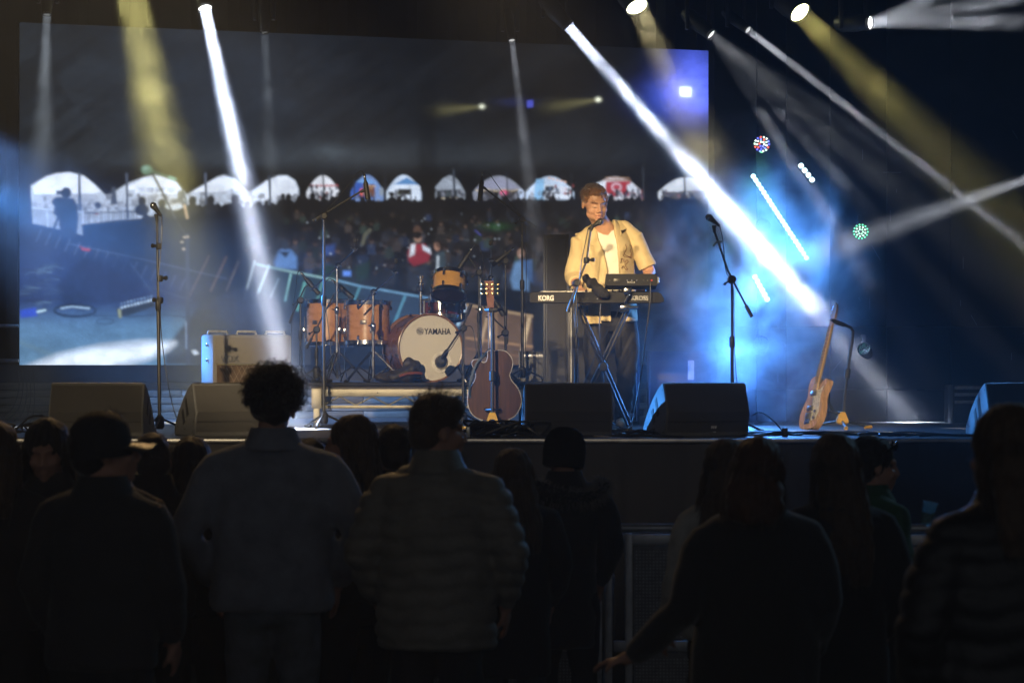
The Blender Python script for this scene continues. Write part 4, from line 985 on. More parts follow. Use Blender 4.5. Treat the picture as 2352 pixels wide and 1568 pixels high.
MB().box((0, -AD / 2 - 0.0015, AZ + 0.19), (AW - 0.07, 0.006, 0.345)).build('grille_cloth', mat('grille_cloth', (0.085, 0.05, 0.025), 0.8, var=0.6, scale=26, bump=0.6, bscale=240), amp, smooth=False)
for k in range(-14, 15):
    for s in (-1, 1):
        xs = k * 0.045
        p0 = Vector((xs - s * 0.09, -AD / 2 - 0.0055, AZ + 0.02)); p1 = Vector((xs + s * 0.09, -AD / 2 - 0.0055, AZ + 0.36))
        if min(p0.x, p1.x) < -AW / 2 + 0.04 or max(p0.x, p1.x) > AW / 2 - 0.04: continue
        MB().tube([p0, p1], 0.0011, 4).build('cloth_thread', mat('cloth_thread', (0.38, 0.33, 0.27), 0.6), amp)
letters('VOX', 0.070, mat('badge_gold', (0.30, 0.27, 0.20), 0.3, 0.8), amp, (-AW / 2 + 0.065, -AD / 2 - 0.004, AZ + AH - 0.212), (R(90), 0, 0), 0.004, bold=0.002)
for k, x in enumerate((-0.24, 0.0, 0.24)):
    h_ = MB(); h_.tube([(x - 0.08, 0, AZ + AH + 0.002), (x - 0.075, 0, AZ + AH + 0.024), (x + 0.075, 0, AZ + AH + 0.024), (x + 0.08, 0, AZ + AH + 0.002)], 0.010, 8); h_.build('handle', mat('handle_grey', (0.4, 0.4, 0.4), 0.5), amp)
for z in (0.40, 0.52):
    MB().lathe([(0.012, 0.0), (0.012, 0.012), (0.006, 0.016)], origin=(-AW / 2, -0.03, AZ + z - 0.0), axis=(-1, 0, 0), seg=12).build('side_screw', CHROME, amp)
for sx in (-1, 1):
    for sy in (-1, 1):
        MB().lathe([(0.02, 0.0), (0.025, AZ)], origin=(sx * 0.27, sy * 0.09, 0), seg=10).build('foot', RUB, amp)
# --- cabinets and cases behind
FLIGHT = mat('case_black', (0.012, 0.012, 0.013), 0.5, var=0.4, scale=40)
def case(name, label, cat, x0, x1, y0, Y, depth, bands=(), yaw_=0.0, bottom=STAGE, group=None, body=FLIGHT):
    p = A((x0 + x1) / 2, 842, Y); p.z = bottom
    wd = (x1 - x0) / FPX * Y; h = A(0, y0, Y).z - bottom
    root = thing(name, label, cat, p, yaw_, group)
    MB().box((0, depth / 2, h / 2), (wd, depth, h), 0.008).build('body', body, root)
    for z in bands:
        MB().box((0, -0.002, h * z), (wd + 0.004, 0.008, 0.028), 0.002).build('edge_trim', mat('case_alu', (0.35, 0.35, 0.37), 0.4, 0.8), root)
    for sx in (-1, 1):
        MB().box((sx * (wd / 2 - 0.006), 0.0, h / 2), (0.018, 0.02, h + 0.004), 0.003).build('corner_trim', mat('case_dark_trim', (0.03, 0.03, 0.033), 0.4, 0.5), root)
    return root, wd, h
case('rack_case', 'black rack case with two silver bands right of the acoustic guitar', 'case', 1192, 1276, 806, 20.3, 0.5, (0.42, 0.93))
spk, swd, sh = case('side_speaker', 'tall black loudspeaker standing behind the keyboard player', 'loudspeaker', 1249, 1306, 538, 19.9, 0.4)
b = MB(); b.box((swd / 2 + 0.004, 0.1, sh * 0.70), (0.012, 0.05, 0.26), 0.003); b.build('side_bracket', mat('bracket_grey', (0.10, 0.10, 0.10), 0.5, 0.6), spk)
MB().box((0, -0.004, sh * 0.5), (swd - 0.05, 0.006, sh - 0.08), 0.002).build('grille', MESHM, spk)
bc, bw, bh = case('bass_cabinet', 'tall dark bass cabinet with white piping behind the keyboard', 'bass cabinet', 1306, 1468, 640, 19.5, 0.4, body=mat('cab_cloth', (0.016, 0.017, 0.02), 0.8, bump=0.4, bscale=300))
pp = MB(); q = [(-bw / 2 + 0.02, 0.03), (bw / 2 - 0.02, 0.03), (bw / 2 - 0.02, bh - 0.03), (-bw / 2 + 0.02, bh - 0.03), (-bw / 2 + 0.02, 0.03)]
pp.tube([(x, -0.006, z) for x, z in q], 0.004, 6); pp.build('piping', mat('white_piping', (0.6, 0.6, 0.6), 0.5), bc)
pl = MB(); pl.box((bw / 2 - 0.075, -0.010, 0.075), (0.088, 0.006, 0.030), 0.002); pl.build('name_plate', mat('plate_grey', (0.30, 0.30, 0.30), 0.4, 0.5), bc)
letters('CLASSIC', 0.018, INK, bc, (bw / 2 - 0.115, -0.0135, 0.069), (R(90), 0, 0), 0.0006)
case('road_case', 'dark road case in the blue light right of the keyboard player', 'case', 1490, 1650, 806, 20.1, 0.28, (), 0.0)
case('rack_case', 'dim shelved rack at the foot of the right wall', 'case', 2188, 2262, 884, 19.9, 0.4, (0.55, 0.75, 0.93))
# low boarded wall and drape below the screen on the left
bw_ = thing('screen_base', 'low plank wall and black cloth strip under the screen', 'screen base', (at(45, 0, 20.9).x - 1.0, 20.85, STAGE), math.atan2(sd.y, sd.x))
zb = c_bl.z - STAGE
bl_len = 8.0
MB().box((bl_len / 2, 0.03, zb - 0.075), (bl_len, 0.05, 0.15)).build('cloth_strip', mat('blue_black_cloth', (0.05, 0.055, 0.07), 0.85, var=0.3, scale=6), bw_, smooth=False)
for k in range(5):
    for j in range(6):
        MB().box((0.68 + j * 1.36 - (0.3 if k % 2 else 0), 0.02 + random.uniform(-0.004, 0.004), 0.030 + k * 0.066), (1.352, 0.03, 0.060), 0.003).build('plank', mat('grey_plank', (0.13, 0.115, 0.09), 0.65, var=0.45, scale=5, stretch=(1, 6, 12), bump=0.2), bw_)
for k, (zz, yy) in enumerate(((748, 20.6), (828, 20.6))):
    t = MB(); p = A(-60, zz, yy); t.tube([(0, 0, 0), (1.9 * 0.2, 0, 0)], 0.016, 8)
    tag(t.build('scaffold_rail', mat('scaffold_pipe', (0.4, 0.4, 0.4), 0.4, 0.8), loc=p), ('upper' if k == 0 else 'lower') + ' horizontal scaffold pipe left of the screen', 'pipe')
for k in range(5):
    x = 40 + k * 9
    cable(['leftmost', 'second from left', 'middle', 'second from right', 'rightmost'][k] + ' of the thin cables dangling below the screen corner', [A(x, 850, 20.5), A(x + 4, 890 + k * 5, 20.45), A(x - 10 + k * 2, 935 + k * 6, 20.4), A(x - 38 + k * 6, 960 + k * 3, 20.3)], 0.004)
# --- right wall of scuffed black panels
wl = thing('backdrop_wall', 'tall scuffed black panel wall on the right of the screen', 'wall', (A(1640, 0, 20.4).x, 20.4, STAGE))
xs = [0.0, 0.36, 0.61, 0.98, 1.46, 2.0, 2.62, 3.3, 4.0, 4.8, 5.8]
for k in range(len(xs) - 1):
    for j, (z0, z1) in enumerate(((0.0, 0.27), (0.275, 0.80), (0.805, 3.9))):
        MB().box(((xs[k] + xs[k + 1]) / 2, 0.03 + random.uniform(-0.003, 0.003), (z0 + z1) / 2), (xs[k + 1] - xs[k] - 0.006, 0.04, z1 - z0 - 0.004), 0.002).build('panel', mat('scuffed_panel', (0.006, 0.006, 0.007), 0.6, spec=0.03, var=0.6, scale=2.5, stretch=(1.5, 1, 0.6), bump=0.15), wl)
for k in range(26):
    x = random.uniform(0.1, 3.0); z = random.uniform(0.1, 2.4); l_ = random.uniform(0.02, 0.16); a = random.choice((1.57, 1.57, 0.9, 2.1, 0.0))
    s_ = MB(); s_.tube([(x, 0.004, z), (x + math.cos(a) * l_, 0.004, z + math.sin(a) * l_)], 0.0016, 4); s_.build('scratch', mat('scratch_grey', (0.25, 0.25, 0.26), 0.5), wl)
pp_ = MB().box((0, 0, 0), (0.052, 0.004, 0.16)).build('paper_note', mat('note_paper', (0.55, 0.5, 0.45), 0.7), loc=A(1587, 850, 20.05) , smooth=False)
tag(pp_, 'small pale paper strip on the dark road case', 'paper')
# --- keyboard on its X stand, sampler on an arm
YB = 17.95
kb = thing('keyboard', 'black synthesizer keyboard seen from its rear panel', 'keyboard', A(1371, 684, YB))
s = FPX / YB
KW = (1525 - 1217) / s
b = MB()
pr_ = [(-0.0, 0.042), (0.02, 0.046), (0.24, 0.040), (0.27, 0.020), (0.27, -0.035), (0.02, -0.042), (0.0, -0.036)]
def sect(x, k=1.0, dz=0.0): return [(x, y * 1.0 + 0.0, z * k + dz) for y, z in pr_]
b.rings([sect(-KW / 2, 0.78), sect(-KW / 2 + 0.012, 0.92), sect(-KW / 2 + 0.02), sect(KW / 2 - 0.075), sect(KW / 2 - 0.05, 1.0), sect(KW / 2 - 0.02, 0.8, -0.004), sect(KW / 2, 0.30, -0.018)])
b.build('case', mat('synth_black', (0.005, 0.005, 0.005), 0.5, var=0.2, spec=0.2), kb, angle=25)
WHT = mat('print_white', (0.75, 0.74, 0.72), 0.5)
letters('KORG', 0.052, WHT, kb, ((1236 - 1371) / s, -0.0025, -0.019), (R(90), 0, 0), 0.001, bold=0.0022, sx=0.80)
letters('KROSS', 0.046, mat('print_grey', (0.45, 0.45, 0.45), 0.5), kb, ((1450 - 1371) / s, -0.0025, -0.017), (R(90), 0, 0), 0.001, bold=0.0006, sx=0.92)
kk = MB(); kk.box((0, 0.15, 0.046), (KW - 0.16, 0.15, 0.012), 0.002); kk.build('key_bed', mat('keys_white', (0.6, 0.6, 0.58), 0.3), kb)
for k, (x, c) in enumerate(((1338, 0), (1350, 0), (1372, 1), (1381, 2), (1318, 0))):
    MB().lathe([(0.006, 0), (0.006, 0.006), (0.004, 0.008)], origin=((x - 1371) / s, -0.001, -0.006), axis=(0, -1, 0), seg=10).build('socket', [mat('socket_dark', (0.05, 0.05, 0.05), 0.4, 0.6), CHROME, mat('socket_red', (0.5, 0.05, 0.04), 0.5)][c], kb)
for k in range(6):
    MB().lathe([(0.008, 0), (0.009, 0.012), (0.007, 0.016)], origin=(-0.08 + k * 0.05, 0.06, 0.046), seg=10).build('knob', RUB, kb)
ks = thing('keyboard_stand', 'black double braced X stand under the keyboard', 'keyboard stand', (A(1380, 0, YB).x, YB + 0.1, STAGE))
for (a_, b_, yo) in (((1328, 703), (1446, 978), 0.0), ((1442, 708), (1318, 978), 0.03)):
    for o_ in (-0.014, 0.014):
        t = WM(ks); p, q = A(a_[0], a_[1], YB + 0.05 + yo), A(b_[0], b_[1], YB + 0.05 + yo)
        t.tube([p + Vector((o_, 0, 0)), q + Vector((o_, 0, 0))], 0.0105, 8); t.build('brace', mat('stand_satin', (0.05, 0.05, 0.055), 0.35, 0.5), ks)
for px_, py_ in ((1328, 703), (1442, 706)):
    p = A(px_, py_, YB); t = WM(ks); t.tube([p + Vector((0, -0.03, 0.006)), p + Vector((0, 0.30, 0.006))], 0.013, 8); t.build('support_bar', RUB, ks)
for px_ in (1446, 1318):
    p = A(px_, 980, YB + 0.06); t = WM(ks); t.tube([(p.x, p.y - 0.18, STAGE + 0.014), (p.x, p.y + 0.18, STAGE + 0.014)], 0.014, 8); t.build('foot_bar', BLACK, ks)
t = WM(ks); t.lathe([(0.03, -0.02), (0.036, -0.01), (0.036, 0.01), (0.03, 0.02)], origin=A(1386, 842, YB), axis=(0, -1, 0), seg=16); t.build('pivot_disc', RUB, ks)
YM = 17.85
sm_ = thing('sampler_pad', 'black sampling pad with sockets mounted above the keyboard', 'sampler', A(1450, 642, YM))
s2 = FPX / YM; SW = 118 / s2
b = MB(); b.M = Matrix.Rotation(R(-9), 4, 'X')
b.rings([[(x * SW / 2, y, z) for x, y, z in ((-1, 0, -0.045), (1, 0, -0.045), (1.0, 0, 0.020), (0.97, 0.01, 0.045), (-0.97, 0.01, 0.045), (-1.0, 0, 0.020))], [(x * SW / 2, y, z) for x, y, z in ((-1, 0.24, -0.03), (1, 0.24, -0.03), (1.0, 0.24, 0.0), (0.97, 0.23, 0.025), (-0.97, 0.23, 0.025), (-1.0, 0.24, 0.0))]])
b.build('case', mat('sampler_black', (0.008, 0.008, 0.008), 0.5, var=0.2, spec=0.25), sm_, angle=20)
for k in range(3):
    q = MB(); q.M = Matrix.Rotation(R(-9), 4, 'X'); q.box((-SW / 3 + k * SW / 3, 0.10, 0.040), (SW / 3 - 0.008, 0.16, 0.012), 0.003); q.build('pad', RUB, sm_)
for x, c in ((-0.16, 0), (-0.10, 0), (-0.03, 1), (0.005, 1), (0.04, 1), (0.09, 0), (0.12, 0), (0.15, 2)):
    MB().lathe([(0.0075, 0), (0.0075, 0.004), (0.005, 0.006)], origin=(x, -0.001, -0.006), axis=(0, -1, 0), seg=10).build('socket', [mat('socket_dark', (0.05, 0.05, 0.05), 0.4, 0.6), CHROME, mat('socket_red', (0.5, 0.05, 0.04), 0.5)][c], sm_)
MB().box((-0.105, -0.002, -0.006), (0.05, 0.004, 0.026), 0.001).build('switch_plate', mat('socket_dark', (0.05, 0.05, 0.05), 0.4, 0.6), sm_)
letters('Roland', 0.020, WHT, sm_, (-0.03, -0.003, -0.030), (R(90), 0, 0), 0.0006, bold=0.0004)
MB().box((SW / 2 + 0.010, 0.12, -0.004), (0.020, 0.20, 0.05), 0.008).build('side_cheek', mat('cheek_grey', (0.25, 0.26, 0.28), 0.4), sm_)
cl = thing('clamp_arm', 'silver multi clamp arm carrying the sampler on the stand', 'clamp', A(1440, 700, YB - 0.06))
b = WM(cl); b.tube([A(1450, 660, YM + .03), A(1446, 672, YB - .06), A(1436, 692, YB - .06), A(1432, 704, YB - .05)], 0.010, 10); b.build('arm', CHROME, cl)
b = WM(cl); b.box(tuple(A(1440, 668, YB - .06)), (0.05, 0.03, 0.05), 0.006); b.box(tuple(A(1433, 706, YB - .06)), (0.06, 0.04, 0.035), 0.006); b.tube([A(1433, 708, YB - .06), A(1466, 706, YB - .06)], 0.014, 10); b.build('clamp_block', CHROME, cl)
b = WM(cl); b.tube([A(1424, 716, YB - .08), A(1444, 714, YB - .08)], 0.009, 8); b.ball(A(1446, 676, YB - .08), 0.013); b.build('wing_screw', CHROME, cl)
b = MB()
for t_, r_ in ((0, 0.036), (0.3, 0.046), (0.6, 0.046), (0.85, 0.040), (1.0, 0.028)):
    p = A(1346, 640, YB - .02).lerp(A(1392, 678, YB - .04), t_); b.ball(p - A(1370, 660, YB), (r_, 0.035, r_), 12, 8)
pz = thing('pedal_pouch', 'black fabric pouch leaning on the keyboard before the singer', 'pouch', A(1370, 660, YB - 0.02))
remesh(b, 'pouch_body', mat('pouch_cloth', (0.014, 0.013, 0.013), 0.85, bump=0.5), pz, 0.008, 3, jitter=0.014, jscale=22)
cable('black cable hanging from the sampler down to the floor', [A(1494, 650, YM - .02), A(1492, 700, YM - .03), A(1482, 780, YM - .02), A(1474, 850, YM), A(1462, 920, YM), A(1450, 975, YM), A(1430, 988, YM - .2)], 0.005)
cable('cable drooping from the keyboard centre', [A(1379, 698, YB - .02), A(1377, 760, YB - .03), A(1382, 820, YB), A(1394, 880, YB), A(1400, 960, YB), A(1440, 988, YB - 0.3)], 0.0045)
cable('thin cable crossing the X stand', [A(1426, 700, YB - .04), A(1408, 740, YB - .03), A(1380, 790, YB - .02), A(1350, 860, YB - .02), A(1330, 900, YB)], 0.003)
# --- acoustic guitar seen from the back on its stand
YG = 18.0; sg = FPX / YG
gc = A(1136, 900, YG)
def zf(zx, zy): return ((1080 + zx / 3.733) / 1.063, (640 + zy / 3.733) / 1.063)
def gl(zx, zy, dy=0.0):
    p = A(*zf(zx, zy), YG) - gc; return (p.x, p.z)
out = [(480, 806), (560, 805), (610, 840), (638, 890), (640, 940), (627, 990), (615, 1035), (640, 1090), (690, 1150), (718, 1230), (715, 1310), (670, 1390), (600, 1435), (520, 1450), (400, 1446), (300, 1410), (245, 1340), (230, 1250), (245, 1160), (290, 1085), (305, 1035), (292, 980), (268, 930), (282, 892), (330, 886), (372, 914), (402, 900), (414, 850), (416, 806)]
sm2 = [gl(p.x, p.y) for p in spline([Vector((a, b_, 0)) for a, b_ in out + out[:1]], 3)[:-1]]
ag = thing('acoustic_guitar', 'rosewood acoustic guitar on a stand with its back to the audience', 'guitar', gc)
ROSE = mat('rosewood', (0.055, 0.019, 0.010), 0.4, var=0.6, scale=6, stretch=(9, 1, 0.5), spec=0.25)
MB().prism(sm2, 0.0, 0.004).build('back_plate', ROSE, ag)
MB().prism([(x * 0.995, z) for x, z in sm2], 0.0045, 0.095).build('sides', mat('rosewood_side', (0.06, 0.028, 0.018), 0.22, coat=0.6), ag)
MB().prism(sm2, 0.0955, 0.099).build('top_plate', mat('spruce', (0.45, 0.28, 0.12), 0.4), ag)
bd_ = MB(); ring = [(x, 0.001, z) for x, z in sm2]; bd_.tube(ring + ring[:1], 0.0035, 6); bd_.build('binding', mat('guitar_binding', (0.45, 0.43, 0.42), 0.25), ag)
nk = MB()
def nring(zx0, zx1, zy, y0, y1):
    (a, z), (c_, _) = gl(zx0, zy), gl(zx1, zy); m_ = (a + c_) / 2
    return [(a, y1, z), (a * 0.7 + m_ * 0.3, y0 + 0.004, z), (m_, y0, z), (c_ * 0.7 + m_ * 0.3, y0 + 0.004, z), (c_, y1, z)]
nk.rings([nring(414, 482, 850, 0.03, 0.09), nring(416, 480, 800, 0.055, 0.09), nring(416, 474, 600, 0.068, 0.09), nring(412, 468, 430, 0.07, 0.092)])
nk.build('neck', mat('mahogany', (0.13, 0.052, 0.028), 0.3, var=0.3, scale=8, stretch=(8, 1, 1), coat=0.4), ag)
hd = MB(); hd.prism([gl(*p) for p in ((412, 430), (398, 300), (386, 180), (386, 168), (466, 166), (468, 180), (470, 300), (470, 430))], 0.075, 0.092); hd.build('headstock', mat('mahogany_red', (0.20, 0.065, 0.03), 0.3, var=0.2, coat=0.4), ag)
for k in range(3):
    for sx, zx in ((-1, 392), (1, 474)):
        x, z = gl(zx, 200 + k * 42); pg = MB(); pg.tube([(x + 0.004 * -sx, 0.072, z), (x + sx * 0.022, 0.074, z)], 0.004, 6); pg.ball((x + sx * 0.026, 0.074, z), (0.008, 0.005, 0.011), 8, 5); pg.box((x - sx * 0.012, 0.070, z), (0.018, 0.010, 0.016), 0.002); pg.build('tuning_peg', mat('gold_tuner', (0.6, 0.45, 0.2), 0.25, 0.9), ag)
strap = MB()
sp_ = spline([A(1126, 800, YG + .05), A(1112, 815, YG - .02), A(1096, 832, YG - .03), A(1084, 860, YG - .04), A(1078, 895, YG - .03), A(1082, 925, YG + .02)], 5)
rs = []
for i, p in enumerate(sp_):
    a = sp_[max(0, i - 1)]; c_ = sp_[min(len(sp_) - 1, i + 1)]; d = (c_ - a).normalized(); n_ = Vector((d.z, 0, -d.x)).normalized() * 0.008
    rs.append([p - n_ - gc, p + n_ - gc, p + n_ - gc + Vector((0, 0.003, 0)), p - n_ - gc + Vector((0, 0.003, 0))])
strap.rings(rs); strap.build('strap', mat('blue_strap', (0.03, 0.06, 0.12), 0.5), ag)
# its stand
def guitar_stand(label, base, upper, yk, arms, Y):
    bs = Vector((base.x, base.y, STAGE))
    root = thing('guitar_stand', label, 'guitar stand', bs, 0, 'black guitar stands with yellow feet')
    pole = [Vector(p) for p in upper]
    WM(root).tube(pole, 0.0115, 10).build('pole', BLACK, root)
    m_ = pole[0].lerp(pole[1], 0.95)
    WM(root).lathe([(0.016, -0.04), (0.022, -0.034), (0.022, 0.03), (0.016, 0.036)], origin=m_, axis=pole[1] - pole[0], seg=12).build('collar', RUB, root)
    WM(root).tube(yk, [0.010] + [0.017] * (len(yk) - 2) + [0.011], 10).build('yoke', RUB, root)
    y_ = WM(root); z0 = STAGE
    y_.rings([[bs + Vector((sx * w_, sy * w_, h)) for sx, sy in ((-1, -1), (1, -1), (1, 1), (-1, 1))] for w_, h in ((0.030, 0.035), (0.044, 0.05), (0.040, 0.075), (0.022, 0.125), (0.014, 0.13))]); y_.build('yellow_hub', mat('yellow_plastic', (0.62, 0.36, 0.03), 0.4, var=0.15), root)
    for k in range(3):
        a = 0.5 + k * 2.0944; e = bs + Vector((math.cos(a) * 0.27, math.sin(a) * 0.27, 0.014))
        lg_ = WM(root).tube([bs + Vector((math.cos(a) * 0.02, math.sin(a) * 0.02, 0.06)), e], 0.010, 8).build('leg', BLACK, root)
        f_ = WM(root); f_.tube([e - (e - bs).normalized() * 0.06, e], 0.014, 8); f_.build('foot', mat('yellow_plastic', (0.62, 0.36, 0.03), 0.4), lg_)
    for a_ in arms:
        WM(root).tube(a_, [0.007] * (len(a_) - 1) + [0.012], 8).build('cradle_arm', RUB, root)
    return root
guitar_stand('black stand in front of the acoustic guitar', A(1131, 0, 17.88), [A(1131, 952, 17.88), A(1131, 858, 17.88), A(1131, 712, 17.90)], [A(1115, 712, 17.95), A(1125, 712, 17.9), A(1140, 712, 17.9), A(1152, 710, 17.96)], [[A(1131, 940, 17.89), A(1115, 941, 17.95), A(1113, 936, 18.08)], [A(1131, 940, 17.89), A(1148, 941, 17.95), A(1150, 936, 18.08)]], 17.9)
# --- electric guitar leaning on its stand
YE = 17.9
v = Vector((0.255, 0.17, 0.95)).normalized()
n0 = Vector((-0.94, -0.34, 0.0)); nrm = (n0 - v * n0.dot(v)).normalized(); uax = v.cross(nrm).normalized()
eb = A(1852, 985, YE)
eg = thing('electric_guitar', 'natural wood electric guitar leaning back on its stand', 'guitar', eb)
EM = Matrix((uax, -nrm, v)).transposed().to_4x4()      # x across, -y out of the face, z along the neck
def EB(): b_ = MB(); b_.M = EM; return b_
if (EM @ Vector((1, 0, 0))).x < 0: pass
body = [(0.0, 0.0), (0.10, 0.01), (0.15, 0.06), (0.163, 0.12), (0.15, 0.18), (0.122, 0.235), (0.12, 0.27), (0.145, 0.33), (0.15, 0.37), (0.12, 0.385), (0.085, 0.36), (0.055, 0.315), (0.03, 0.335), (-0.03, 0.40), (-0.07, 0.415), (-0.12, 0.395), (-0.135, 0.35), (-0.12, 0.29), (-0.115, 0.245), (-0.14, 0.19), (-0.163, 0.12), (-0.15, 0.055), (-0.10, 0.01)]
bp_ = [(p.x, p.y) for p in spline([Vector((a, b_, 0)) for a, b_ in body + body[:1]], 4)[:-1]]
eo = EB().prism(bp_, -0.0, 0.052).build('body', mat('natural_ash', (0.52, 0.30, 0.14), 0.25, var=0.25, scale=10, stretch=(6, 1, 1), coat=0.6), eg)
EB().prism([(0.02, 0.06), (0.11, 0.07), (0.135, 0.13), (0.115, 0.21), (0.10, 0.27), (0.115, 0.33), (0.06, 0.30), (0.035, 0.30), (0.03, 0.345), (-0.045, 0.345), (-0.05, 0.30), (-0.02, 0.25), (0.0, 0.2), (0.01, 0.13)], -0.003, 0.001).build('pickguard', mat('pearl_guard', (0.58, 0.55, 0.46), 0.3, var=0.3, scale=60), eg, smooth=False)
for z, h in ((0.275, 0.035), (0.16, 0.035), (0.10, 0.05)):
    EB().box((-0.01, -0.007, z), (0.085, 0.014, h), 0.003).build('pickup', mat('pickup_metal', (0.25, 0.24, 0.22), 0.3, 0.8), eg)
EB().box((0.0, -0.006, 0.06), (0.08, 0.014, 0.045), 0.003).build('bridge', CHROME, eg)
for z in (0.05, 0.10):
    EB().lathe([(0.011, 0), (0.012, 0.012), (0.010, 0.017)], origin=(0.095, -0.002, z + 0.03), axis=(0, -1, 0), seg=12).build('knob', CHROME, eg)
nk = EB(); nk.rings([[(x * w_, y, z) for x, y in ((-1, -0.012), (1, -0.012), (1, 0.0), (0.6, t_), (-0.6, t_), (-1, 0.0))] for w_, z, t_ in ((0.028, 0.30, 0.012), (0.027, 0.42, 0.014), (0.022, 0.80, 0.012))]); nk.build('neck', mat('maple_neck', (0.55, 0.36, 0.16), 0.35, var=0.15, scale=10), eg)
for k in range(19):
    z = 0.80 - 0.47 * (1 - 0.5 ** ((k + 1) / 12)) * 1.42
    if z > 0.32: EB().box((0, -0.0135, z), (0.046, 0.003, 0.0035)).build('fret', mat('fret_dark', (0.10, 0.09, 0.08), 0.4, 0.5), eg, smooth=False)
EB().prism([(-0.022, 0.80), (-0.026, 0.83), (-0.034, 0.86), (-0.028, 0.965), (-0.012, 0.985), (0.012, 0.97), (0.036, 0.93), (0.038, 0.86), (0.022, 0.80)], -0.010, 0.006).build('headstock', mat('maple_head', (0.58, 0.33, 0.12), 0.35, var=0.2, scale=10), eg)
for k in range(6):
    t = EB(); t.tube([(-0.028, 0.0, 0.855 + k * 0.02), (-0.050, 0.0, 0.855 + k * 0.02)], 0.004, 6); t.ball((-0.054, 0, 0.855 + k * 0.02), (0.007, 0.004, 0.007), 6, 4); t.build('tuning_peg', CHROME, eg)
for k in range(6):
    x = -0.018 + k * 0.0072; EB().tube([(x * 1.5, -0.016, 0.06), (x, -0.016, 0.80)], 0.0006, 4).build('string', CHROME, eg)
st_ = MB(); sp_ = spline([A(1896, 886, 18.03), A(1902, 905, 18.1), A(1903, 925, 18.12), A(1918, 948, 18.1), A(1930, 962, 18.05), A(1934, 972, 18.05)], 5)
st_.M = Matrix.Translation(-eb); st_.tube(sp_, 0.012, 6); st_.build('strap', RUB, eg)
guitar_stand('black stand right of the electric guitar', A(1934, 0, 18.05), [A(1934, 970, 18.05), A(1947, 851, 18.05), A(1958, 775, 18.05), A(1959, 760, 18.05), A(1954, 752, 18.04), A(1945, 748, 18.03)], [A(1946, 748, 18.03), A(1936, 745, 18.0), A(1922, 740, 17.98), A(1909, 734, 17.96)], [[A(1932, 948, 18.05), A(1912, 947, 17.95), A(1891, 945, 17.92)], [A(1932, 948, 18.05), A(1925, 946, 18.2), A(1905, 944, 18.2)]], 18.05)
# --- LED par cans, LED bars
def led_par(label, px, py, Y, r, face, pal, glow_):
    p = A(px, py, Y)
    root = thing('led_par_light', label, 'stage light', p, 0, 'round LED lamps beside the screen')
    d = Vector(face).normalized(); x, y, _ = basis(d)
    MB().lathe([(r * 1.06, 0.0), (r * 1.06, 0.03), (r * 1.02, 0.032), (r * 1.0, 0.008), (r, -0.06), (r * 0.8, -0.12)], axis=d, seg=24).build('housing', HOUSING, root)
    rings_ = [(0.30, 6), (0.60, 9), (0.88, 14)]
    q = 0
    for rr, n_ in rings_:
        for k in range(n_):
            a = 2 * math.pi * k / n_ + rr * 3
            c_ = pal[(q * 7 + k) % len(pal)]; q += 1
            o = (x * math.cos(a) + y * math.sin(a)) * rr * r
            MB().lathe([(r * 0.125, 0.010), (r * 0.10, 0.014), (0.001, 0.017)], origin=o, axis=d, seg=8).build('diode', emis('diode_%d_%d_%d_%.1f' % (c_ + (glow_,)), lin(c_), glow_), root)
    MB().box((0, 0.06, r * 1.25), (0.03, 0.03, 0.12)).build('bracket', HOUSING, root)
    return root
MULTI = [(245, 255, 250), (240, 90, 70), (120, 140, 255), (210, 255, 225), (90, 100, 240)]
GREEN = [(190, 255, 215), (120, 240, 190), (230, 255, 240), (240, 150, 90)]
led_par('round LED lamp with many coloured dots high beside the screen', 1750, 331, 19.8, 0.066, (-0.1, -1, -0.15), MULTI, 3.5)
led_par('round LED lamp with greenish dots further right', 1977, 532, 19.7, 0.064, (-0.15, -1, -0.05), GREEN, 2.2)
led_par('dim round LED lamp low in the blue smoke', 1748, 790, 20.0, 0.062, (-0.1, -1, 0.5), [(90, 150, 220), (60, 110, 190)], 0.35)
led_par('dim green LED lamp low beside the electric guitar', 1986, 803, 20.0, 0.052, (-0.4, -1, 0.35), [(60, 190, 130), (20, 40, 40), (10, 20, 20)], 0.4)
led_par('faint round lamp reflection between the two bars of light, built as an LED lamp', 1752, 517, 20.0, 0.055, (-0.3, -1, 0.0), [(120, 170, 230), (70, 120, 200)], 0.4)  # a reflection on the wall, built as a dimly glowing lamp
def led_bar(label, a, b_, Y, n, r, glow_):
    p, q = A(*a, Y), A(*b_, Y)
    root = thing('led_bar', label, 'light bar', p, 0, 'bars of white blue LEDs')
    d = (q - p).normalized(); ln = (q - p).length
    t = MB(); t.M = Matrix((d, Vector((0, 1, 0)), d.cross(Vector((0, 1, 0))))).transposed().to_4x4()
    t.box((ln / 2, 0.03, 0), (ln + 2.6 * r, 0.05, 2.6 * r), 0.008); t.build('housing', HOUSING, root)
    for k in range(n):
        c_ = (q - p) * (k / (n - 1))
        MB().lathe([(r, 0.0), (r * 0.92, 0.012), (r * 0.6, 0.022), (0.001, 0.026)], origin=c_, axis=(0, -1, 0), seg=14).build('diode', emis('bar_diode_%.1f' % glow_, (0.62, 0.88, 1.0), glow_), root)
    return root
led_bar('long slanting bar of white LEDs right of the screen', (1730, 405), (1852, 592), 20.1, 21, 0.0195, 6)
led_bar('short bar of four blue LEDs upper right of the long bar', (1840, 381), (1865, 413), 20.15, 4, 0.021, 6)
led_bar('short bar of white LEDs low behind the right microphone stand', (1734, 636), (1762, 687), 20.1, 6, 0.020, 6)
